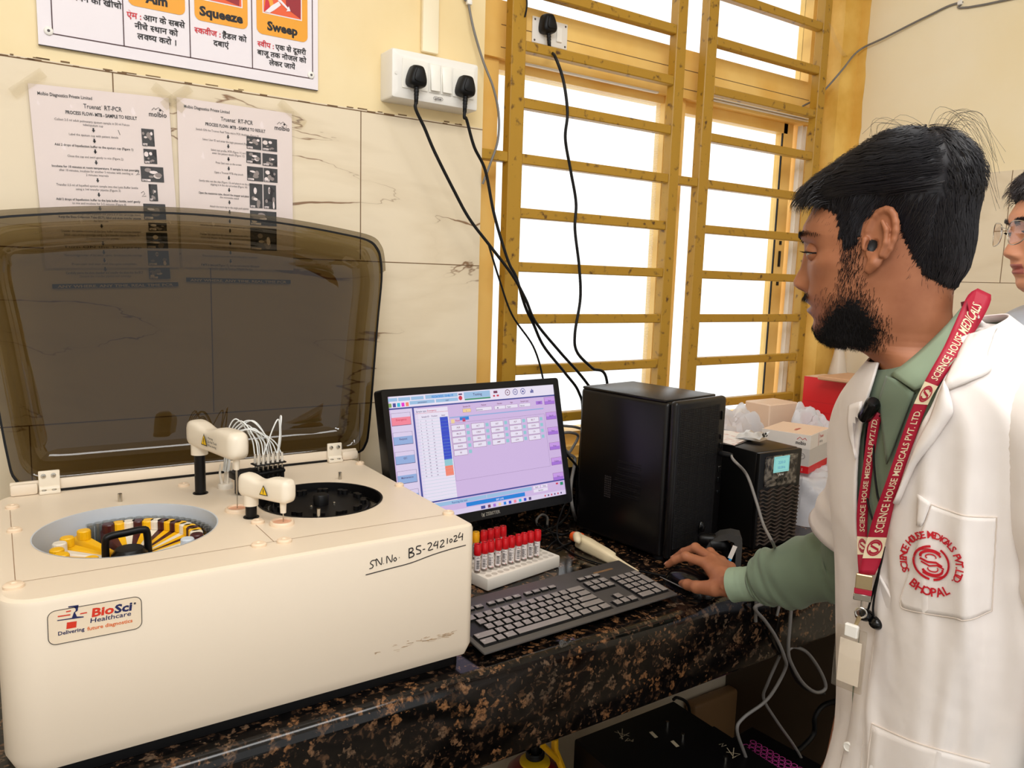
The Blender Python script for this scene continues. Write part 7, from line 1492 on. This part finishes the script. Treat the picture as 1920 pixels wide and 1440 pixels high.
def arc(cx, cy, rx, ry, a0, a1, n=14): return [(cx + rx * math.cos(math.radians(a0 + (a1 - a0) * i / n)), cy + ry * math.sin(math.radians(a0 + (a1 - a0) * i / n))) for i in range(n + 1)]
est(arc(0, 0, 33, 31, 95, 262), 4.2); est(arc(0, 0, 33, 31, 60, -85), 4.2)
est(arc(-2, 11, 19, 11, 10, 190), 4.6); est(arc(-2, 11, 10, 5, -20, 220), 2.4); est(arc(2, -11, 19, 11, 190, 370), 4.6); est(arc(2, -11, 10, 5, 160, 400), 2.4); est([(-22, 6), (-8, 1), (8, 2), (20, -4)], 4.); est([(-20, 0), (-5, -6), (10, -3), (24, -8)], 3.); est(arc(-4, 16, 22, 9, 20, 160), 2.2); est(arc(4, -16, 22, 9, 200, 340), 2.2)
def ring_text(tx, r, a0, a1, size, flip=False):
    n = len(tx)
    for i, ch in enumerate(tx):
        if ch == ' ': continue
        a = math.radians(a0 + (a1 - a0) * (i + .5) / n); V2, F2, w = text2d(ch, .022); 
        if not len(V2): continue
        ux = np.array([math.sin(a), -math.cos(a)]) * (1 if not flip else -1); uy = np.array([math.cos(a), math.sin(a)]) * (1 if not flip else -1)
        c_ = np.array([r * math.cos(a), r * math.sin(a)]); Vp = [c_ + ux * (v[0] - w / 2) * size + uy * (v[1] - .36) * size for v in V2]; on_px(g, [ec + [v[0], -v[1] + .18 * v[0]] for v in Vp], F2, BP_, .0022)
ring_text('SCIENCE HOUSE MEDICALS PVT.LTD.', 53, 208, -36, 18.5); ring_text('BHOPAL', 54, 226, 307, 23, True)
g.build('embroidered_logo', None, pk, 0)
# lower pocket, button, placket seam
g, _A = patch([(1636, 1356), (1717, 1391), (1790, 1412), (1857, 1430)], [(1622, 1520), (1700, 1530), (1780, 1540), (1850, 1550)], BC_, 16, 10, .002); coat_part('hip_pocket', g, th=.001); g = MB(); g.tube([_A[j][0] for j in range(10, -1, -1)] + [_A[0][i] for i in range(1, 17)], .001, 6); g.build('pocket_seam', 'stitch', coat, 60)
for u, v in ((1592, 1400), (1609, 1245)):
    b = hit(u, v, BC_, .001, .9); n_ = _n(EYE * 0 + F1 * .8 + L1 * .6); q = Fr(b, np.cross([0, 0, 1.], n_), (0, 0, 1)); g = MB(); g.lathe([(.0065, 0), (.0065, .002), (.005, .003), (.0042, .0018), (.001, .0018)], q, 20); g.build('button', 'white_plastic', coat, 40)
g = MB(); g.tube([hit(u, v, BC_, .0006, .9) for u, v in ((1652, 1090), (1640, 1200), (1628, 1300), (1618, 1400), (1612, 1470))], .0007, 6); g.build('placket_seam', 'stitch', coat, 60)
# shirt collar
tN = [(1820, 554), (1790, 592), (1750, 634), (1708, 672), (1669, 702)]; bN = [(1834, 576), (1818, 640), (1785, 690), (1752, 722), (1720, 733)]
g = MB(); A = []
for i in range(17):
    t = i / 16; a = [np.interp(t, np.linspace(0, 1, 5), [p_[k] for p_ in tN]) for k in (0, 1)]; b = [np.interp(t, np.linspace(0, 1, 5), [p_[k] for p_ in bN]) for k in (0, 1)]
    pa = hit(a[0] + 3, a[1] - 6, BN, .006, .87); dep = np.linalg.norm(pa - EYE); pa = EYE + _n(ray(*a)) * (dep - .002); pb = hit(b[0], b[1], BALL, .007, .85); A.append([pa * (1 - v) + pb * v + _n(EYE - pa) * .008 * math.sin(math.pi * min(1, v * 1.0)) for v in np.linspace(0, 1, 8)])
A = np.array(A)
for _ in range(4): A[1:-1] = .5 * A[1:-1] + .25 * (A[:-2] + A[2:])
g.grid([list(r) for r in A]); o = g.build('shirt_collar', 'cuff', shirt, 70); m_ = o.modifiers.new('cloth', 'SOLIDIFY'); m_.thickness = .002
g = MB(); Q4 = [ond(1668, 690, .925), ond(1652, 668, .95), ond(1611, 714, .965), ond(1612, 738, .955), ond(1630, 764, .93), ond(1650, 742, .915), ond(1666, 712, .91)]
ce = np.mean(Q4, 0) + F1 * .006; g.add(Q4 + [ce], [(i, (i + 1) % 7, 7) for i in range(7)]); o = g.build('shirt_collar', 'shirt', shirt, 70); m_ = o.modifiers.new('cloth', 'SOLIDIFY'); m_.thickness = .0025
g, _A = patch([(1668, 706), (1690, 716), (1718, 736)], [(1655, 745), (1660, 800), (1668, 870)], BALL, 8, 10, .004); o = g.build('shirt_placket', 'shirt', shirt, 70); m_ = o.modifiers.new('cloth', 'SOLIDIFY'); m_.thickness = .002
# ---------------- trousers and shoes
M['trouser'] = mk('trouser_green', rgb(40, 52, 42), .8); pel = c1 + [0, 0, -.14]
g = MB()
g.ring([[np.array([CX + .006, CY, z]) + F1 * b * math.cos(t) + L1 * a * math.sin(t) for t in np.linspace(0, 2 * math.pi, 40, endpoint=False)] for z, a, b in ((.0, .125, .085), (-.1, .13, .09), (-.2, .135, .092), (-.235, .125, .08))], True, True, True)
for sg in (1, -1):
    hp = pel + L1 * .07 * sg; kn = np.array([hp[0], hp[1], -.43]) + F1 * .02; an_ = np.array([kn[0], kn[1], -.8]) - F1 * .02; g.ring(sleeve([hp, kn, an_], [.073, .066, .058], 32, .003, 4), True, True, True)
g.build('trousers', 'trouser', man, 60)
for sg in (1, -1):
    an_ = np.array([pel[0], pel[1], -.849]) + L1 * .07 * sg; q = Fr(an_, F1, L1); g = MB(); sh = [np.array((x, y)) for x, y in ((-.07, -.03), (-.075, .0), (-.07, .03), (0, .04), (.1, .045), (.17, .038), (.195, 0), (.17, -.038), (.1, -.045), (0, -.04))]; o_ = smooth_path(sh, 3, True); g.ring([[q(x, y, 0) for x, y in o_], [q(x, y, .03) for x, y in o_], [q(x * .9, y * .85, .06) for x, y in o_], [q(x * .5 - .02, y * .6, .1) for x, y in o_]], True, True, True); g.build('shoe', 'black', man, 50)

# ---------------- lanyard
BW = bvh_of(coat, shirt, man)
M['maroon_strap'] = mk('lanyard_maroon', rgb(168, 8, 46), .55); M['strap_cream'] = mk('lanyard_cream', rgb(232, 214, 178), .6); M['gilt'] = mk('gilt_metal', rgb(186, 166, 128), .3, .8)
lan = thing('lanyard', hit(1632, 1050, BW, .004, .86), 'maroon lanyard with white lettering hanging round the neck over the coat', 'lanyard')
LN = [(1833, 541), (1816, 552), (1802, 580), (1771, 648), (1739, 705), (1715, 754), (1697, 799), (1661, 904), (1639, 965), (1624, 1018), (1615, 1056), (1611, 1076)]
RN = [(1858, 553), (1856, 570), (1835, 610), (1802, 662), (1764, 716), (1741, 756), (1723, 802), (1688, 905), (1672, 965), (1660, 1019), (1650, 1056), (1640, 1078)]
LF = [(1636, 768), (1628, 796), (1617, 882), (1607, 955), (1607, 1010), (1608, 1050), (1610, 1076)]; RF = [(1656, 778), (1648, 803), (1636, 882), (1628, 954), (1626, 1012), (1630, 1050), (1634, 1077)]
def strap(Lp, Rp, off, n=60):
    """returns a mapping (t along, s across) -> point lying on the clothes"""
    lp = smooth_path([np.array(p_, float) for p_ in Lp], 8); rp = smooth_path([np.array(p_, float) for p_ in Rp], 8); A = []; mm = (np.array(lp) + np.array(rp)) / 2; ar = np.concatenate([[0], np.cumsum(np.linalg.norm(np.diff(mm, axis=0), axis=1))]); ar /= ar[-1]
    for i in range(n + 1):
        t = i / n; l = np.array([np.interp(t, ar, [p_[k] for p_ in lp]) for k in (0, 1)]); r = np.array([np.interp(t, ar, [p_[k] for p_ in rp]) for k in (0, 1)])
        A.append([l * (1 - s) + r * s for s in (0, .25, .5, .75, 1)])
    A = np.array(A); D = np.array([[np.nan if (h := hit(p_[0], p_[1], BW, off)) is None else np.linalg.norm(h - EYE) for p_ in r] for r in A]); dm = np.nanmin(D, 1); ok = ~np.isnan(dm); dm = np.interp(np.arange(n + 1), np.arange(n + 1)[ok], dm[ok])
    for _ in range(3): e = np.pad(dm, 4, 'edge'); dm = np.minimum(np.convolve(e, np.ones(9) / 9, 'valid'), dm)
    dm = np.convolve(np.pad(dm, 6, 'edge'), np.ones(13) / 13, 'valid'); k0 = int(.15 * n) if off > .008 else 0
    for i in range(k0): dm[i] = dm[k0] + (dm[k0] - dm[k0 + 6]) / 6 * (k0 - i) * .6
    P = np.array([[EYE + _n(ray(*p_)) * (dm[i]) for p_ in r] for i, r in enumerate(A)])
    def mp(t, s, o=0.):
        x = np.clip(t, 0, 1) * n; i = min(int(x), n - 1); a = x - i; y = np.clip(s, 0, 1) * 4; j = min(int(y), 3); b = y - j; p_ = (P[i, j] * (1 - a) + P[i + 1, j] * a) * (1 - b) + (P[i, j + 1] * (1 - a) + P[i + 1, j + 1] * a) * b; return p_ + _n(EYE - p_) * o
    return P, mp
def strap_build(Lp, Rp, off, texts, squares, vw):
    P, mp = strap(Lp, Rp, off); g = MB(); g.grid([list(r) for r in P]); o = g.build('strap', 'maroon_strap', lan, 70); m_ = o.modifiers.new('web', 'SOLIDIFY'); m_.thickness = .0012; m_.offset = 0
    g = MB(); g.m('strap_cream')
    for t0, t1 in squares: g.grid([[mp(t, s, .0011) for s in np.linspace(0, 1, 5)] for t in np.linspace(t0, t1, 6)])
    for tx, t0, t1 in texts:
        V2, F2, w = text2d(tx, .012); g.add([mp(t1 + (t0 - t1) * (v[0] / w), .5 + (.36 - v[1]) * vw * -1 * -1, .0013) for v in V2], F2)
    g.m('maroon_strap')
    for t0, t1 in squares:
        tc, dt = (t0 + t1) / 2, (t1 - t0)
        for P2, w in ((circ(.36, 20), .07), (arc(0, .12, .22, .14, 0, 180), .09), (arc(0, -.12, .22, .14, 180, 360), .09), ([(-.22, .1), (0, .0), (.22, -.1)], .1)):
            q = MB(); q.stroke([np.array(p_) for p_ in P2], w, ID, 0, len(P2) == 20); g.add([mp(tc - v[1] * dt, .5 + v[0], .0016) for v in q.v], q.f)
    g.build('strap_print', None, o, 0); return P, mp
PN, mpn = strap_build(LN, RN, .011, [('SCIENCE HOUSE MEDICALS', .045, .33), ('SCIENCE HOUSE MEDICALS PVT. LTD.', .44, .86)], [(.345, .42), (.875, .945)], .66)
strap_build(LF, RF, .005, [('SCIENCE HOUSE MEDICALS PVT.LTD.', .04, .74)], [(.77, .88)], .66)
# the part that goes round behind the neck
a, b = PN[0][0], PN[0][4]; nb = [H1.w(np.array([-.094 + .02 * abs(t) ** 2, .055 * -t, -.072 - .012 * abs(t)])) for t in np.linspace(-.9, 1, 9)]
g = MB(); g.grid([[a, b]] + [[p_ + [0, 0, .008] - H1.f * .004, p_ - [0, 0, .010] - H1.f * .008] for p_ in nb[1:]]); g.build('neck_strap', 'maroon_strap', lan, 70)
e0 = mpn(1., .35); dn = np.array([0, 0, -1.]); vx = _n(np.cross(dn, EYE - e0)); fq = Fr(e0, vx, -dn); fq = Fr(e0, fq.X if pj(e0 + fq.X * .01)[0] > pj(e0)[0] else -fq.X, -dn)
g = MB(); g.rbox((-.009, -.018, -.002), (.009, .0, .003), .001, 1, fq); g.build('crimp', 'gilt', lan, 30)
g = MB(); g.rbox((-.0095, -.0245, -.0015), (.0095, -.0178, .0025), .0008, 1, fq); g.build('loop', 'maroon_strap', lan, 30)
g = MB(); g.m('steel').rbox((-.0098, -.0325, -.001), (.0092, -.0242, .002), .0008, 1, fq).tube([fq(0, -.032, 0), fq(0, -.042, 0)], .0012, 8).tube([fq(.006 * math.cos(a), -.047 + .006 * math.sin(a), .001) for a in np.linspace(0, 6.28, 20)], .0011, 6).m('gilt').tube([fq(-.001, -.052, .001), fq(-.006, -.07, .002)], [.0028, .0018], 8); g.build('hook', None, lan, 40)
ic = thing('card_holder', fq(-.008, -.12, .004), 'clear plastic card holder hanging edge-on from the maroon lanyard', 'card holder'); M['holder'] = glassy('clear_holder', (.96, .94, .9, 1), .12, .08); M['card'] = mk('card_cream', rgb(244, 232, 218), .5)
cq = Fr(fq(-.008, -.066, .004), fq.X * .8 + F1 * .35 + np.array([0, 0, .0]), (0, 0, 1)); g = MB(); g.rbox((-.018, -.078, -.0022), (.018, 0, .0022), .002, 2, cq); g.build('holder', 'holder', ic, 30); g = MB(); g.box((-.012, -.07, -.0006), (.013, -.016, .0006), cq); g.build('card', 'card', ic, 0); g = MB(); g.rbox((-.008, -.012, -.003), (.008, .004, .003), .0015, 1, cq); g.build('clip', 'white_plastic', ic, 30)
# ---------------- earphones
ep = thing('earphones', hit(1640, 780, BW, .006, .9), 'black in-ear earphones dangling over the lanyard', 'earphones')
def wire(px, offs, r=.0013):
    P = []
    for (u, v), o in zip(px, offs):
        h = hit(u, v, BW, o, .87); P.append(h)
    D = np.array([np.linalg.norm(p_ - EYE) for p_ in P]); D = np.minimum(D, np.convolve(np.pad(D, 1, 'edge'), np.ones(3) / 3, 'valid')); P = [EYE + _n(ray(*px[i])) * D[i] for i in range(len(px))]
    g = MB(); g.tube(smooth_path(P, 8), r, 8); g.build('wire', 'rubber', ep, 60); return P
w1 = wire([(1634, 782), (1625, 800), (1621, 850), (1622, 900), (1628, 945), (1636, 975)], [.008] * 6); w2 = wire([(1650, 778), (1642, 805), (1638, 860), (1644, 920), (1650, 945)], [.007] * 5)
w3 = wire([(1658, 1025), (1652, 1055), (1643, 1088), (1634, 1120), (1628, 1142)], [.014] * 5); w4 = wire([(1650, 1058), (1646, 1085), (1640, 1115), (1637, 1140), (1638, 1155)], [.016] * 5)
g = MB(); p0, p1 = hit(1652, 750, BW, .012, .9), hit(1634, 784, BW, .012, .9); g.tube([p0, p0 * .9 + p1 * .1, p0 * .1 + p1 * .9, p1], [.006, .0085, .009, .007], 14); g.build('remote', 'black_gloss', ep, 40)
M['ear_tip'] = mk('ear_tip', rgb(74, 42, 30), .35)
for P, du in ((w4, 1.), (w3, -.6)):
    e = P[-1]; q = Fr(e, fq.X, (0, 0, 1)); g = MB(); V, Fc = uv_sphere(.0085, 18, 12); g.m('black_gloss').add([q(v[0] * 1.05 + .004 * du, v[1] * .9 - .008, v[2]) for v in V], Fc); V, Fc = uv_sphere(.0062, 16, 10); g.m('ear_tip').add([q(v[0] * 1.1 + .0125 * du, v[1] - .0095, v[2]) for v in V], Fc); g.build('earbud', None, ep, 60)
# ------------------------------------------------------------------ second person at the right edge, by the tiled side wall
C2 = ond(2006, 414, 1.36); v2 = ray(2006, 414); v2 = _n(np.array([v2[0], v2[1], 0])); p2 = np.array([-v2[1], v2[0], 0.])
f2_ = _n(-v2 * math.cos(math.radians(62)) + p2 * math.sin(math.radians(62))); H2 = Head(C2, f2_, 1.02); F2_ = _n(-v2 * .8 + p2 * .6); L2 = np.array([-F2_[1], F2_[0], 0.])
b2 = np.array([C2[0], C2[1], 0.]) - H2.f * .06; zs = C2[2]
shl2 = b2 + L2 * .17 + [0, 0, zs - .25]; shr2 = b2 - L2 * .17 + [0, 0, zs - .25]; el2 = [shl2 + L2 * .05 + [0, 0, -.28], shr2 - L2 * .05 + [0, 0, -.28]]; wr2 = [el2[0] + F2_ * .08 + [0, 0, -.24], el2[1] + F2_ * .08 + [0, 0, -.24]]
V, Fc = surfnet(lambda P: body_sdf(P, F2_, L2, b2 + [0, 0, .03], shr2, shl2, el2[1], wr2[1], el2[0], wr2[0], H2.w(np.array([-.055, 0, -.185]))), (b2[0] - .42, b2[1] - .42, -.88), (b2[0] + .42, b2[1] + .42, zs - .1), .014)
V, Fc = unite(H2.skin_parts() + [(V, Fc), hand_net(*relaxed_hand(wr2[0], (.0, .0, -1), -L2, -1), h=.003), hand_net(*relaxed_hand(wr2[1], (.0, .0, -1), L2, 1), h=.003)])
g = MB(); g.v = [tuple(v) for v in V]; g.f = Fc; g.mi = [0] * len(Fc); man2 = tag(g.build('person', 'skin_fair', None, 80), 'person in glasses and pale blue shirt cut off by the right edge', 'person')
man2.data.materials.append(M['lip_fair']); cen = np.zeros(len(man2.data.polygons) * 3); man2.data.polygons.foreach_get('center', cen); q_ = H2.loc(cen.reshape(-1, 3)); mi = np.zeros(len(q_), int); mi[(q_[:, 0] > .07) & (np.abs(q_[:, 1]) < .02) & (q_[:, 2] < -.0775) & (q_[:, 2] > -.0965)] = 1; man2.data.polygons.foreach_set('material_index', mi)
H2.eyes(man2, (.96, .1, -.2)); make_brows(H2, man2, 'hair2'); make_hair(H2, man2, 'hair2', top=.02, side=.009, n=3600, seed=11, fringe=.008)
M['blue_shirt'] = mk('blue_shirt', rgb(204, 214, 232), .75)
T2 = [(zs - .135, 0, .07, .066), (zs - .155, .0, .105, .08), (zs - .175, 0, .15, .09), (zs - .205, 0, .185, .1), (zs - .28, 0, .195, .112), (zs - .36, 0, .19, .122), (zs - .5, 0, .175, .12), (zs - .75, 0, .17, .118), (zs - .92, 0, .175, .12)]
T2 = np.array(smooth_path([np.array(t) for t in T2], 5)); g = MB(); g.ring([[b2 + [0, 0, z + .03 * (1 - math.cos(t)) / 2 * float(sstep(zs - .4, zs - .2, z))] + F2_ * b * math.cos(t) + L2 * a * math.sin(t) for t in np.linspace(0, 2 * math.pi, 56, endpoint=False)] for z, _q, a, b in T2], True, False, False); sh2 = g.build('shirt', 'blue_shirt', man2, 70)
for sh, el, wr_, sd in ((shl2, el2[0], wr2[0], 1), (shr2, el2[1], wr2[1], 2)):
    g = MB(); g.ring(sleeve([sh * .8 + (b2 + [0, 0, sh[2]]) * .2, sh, (sh + el) / 2, el, (el + wr_) / 2, wr_ * .92 + el * .08], [.06, .066, .06, .053, .046, .036], 32, .003, sd), True, False, False); g.build('sleeve', 'blue_shirt', sh2, 70)
nk = [H2.w(np.array([-.052 + .062 * math.cos(t), .062 * math.sin(t), -.165 + .028 * (1 - math.cos(t)) / 2])) for t in np.linspace(.25, 2 * math.pi - .25, 30)]; lo = [H2.w(np.array([-.052 + (.082 + .02 * math.cos(t) ** 4 * (math.cos(t) > 0)) * math.cos(t), .085 * math.sin(t), -.196 + .028 * (1 - math.cos(t)) / 2 - .03 * max(0, math.cos(t)) ** 3])) for t in np.linspace(.25, 2 * math.pi - .25, 30)]
g = MB(); g.grid([nk, [(a + b) / 2 + (b - a) * .0 + np.array([0, 0, .006]) for a, b in zip(nk, lo)], lo]); o = g.build('collar', 'blue_shirt', sh2, 70); m_ = o.modifiers.new('cloth', 'SOLIDIFY'); m_.thickness = .002
g = MB(); g.ring([[b2 + [0, 0, z] + F2_ * b * math.cos(t) + L2 * a * math.sin(t) for t in np.linspace(0, 2 * math.pi, 40, endpoint=False)] for z, a, b in ((zs - .86, .165, .112), (zs - .95, .17, .115), (-.27, .16, .1))], True, True, True)
for sg in (1, -1): hp = b2 + L2 * .085 * sg + [0, 0, -.2]; g.ring(sleeve([hp, hp + F2_ * .02 + [0, 0, -.25], hp + [0, 0, -.6]], [.09, .07, .058], 28, .003, 4), True, True, True)
g.build('trousers', 'black_soft', man2, 60)
for sg in (1, -1):
    q = Fr(b2 + L2 * .085 * sg + [0, 0, -.849], F2_, L2); g = MB(); o_ = smooth_path([np.array((x, y)) for x, y in ((-.07, -.03), (-.075, .0), (-.07, .03), (0, .04), (.1, .045), (.17, .038), (.195, 0), (.17, -.038), (.1, -.045), (0, -.04))], 3, True); g.ring([[q(x, y, 0) for x, y in o_], [q(x, y, .03) for x, y in o_], [q(x * .9, y * .85, .06) for x, y in o_], [q(x * .5 - .02, y * .6, .1) for x, y in o_]], True, True, True); g.build('shoe', 'black', man2, 50)
gl = thing('eyeglasses', H2.w(np.array([.1, 0, -.02])), 'thin metal framed glasses worn by the person at the right edge', 'glasses'); M['lens'] = glassy('spectacle_lens', (.95, .93, .97, 1), .06, .02)
for sg in (1, -1):
    c = np.array([.106, sg * .034, -.025]); hexa = smooth_path([np.array(p_) for p_ in ((-.024, .006), (-.014, .019), (.014, .019), (.024, .006), (.02, -.012), (.008, -.02), (-.008, -.02), (-.02, -.012))], 4, True); P = [H2.w(c + np.array([-.35 * abs(x) * (1 if x * sg > 0 else .1), x, y])) for x, y in hexa]
    g = MB(); g.add([p_ for p_ in P], [tuple(range(len(P)))]); g.build('lens', 'lens', gl, 0); g = MB(); g.tube(P, .0009, 6, closed=True); g.build('rim', 'steel', gl, 60)
    g = MB(); g.tube([H2.w(np.array(p_)) for p_ in ((.098, sg * .058, -.018), (.09, sg * .074, -.016), (.03, sg * .08, -.012), (-.006, sg * .079, -.004), (-.02, sg * .078, -.02))], .0009, 6); g.build('temple', 'steel', gl, 60)
g = MB(); g.tube([H2.w(np.array(p_)) for p_ in ((.106, -.0105, -.018), (.112, 0, -.014), (.106, .0105, -.018))], .001, 6); g.build('bridge', 'steel', gl, 60)
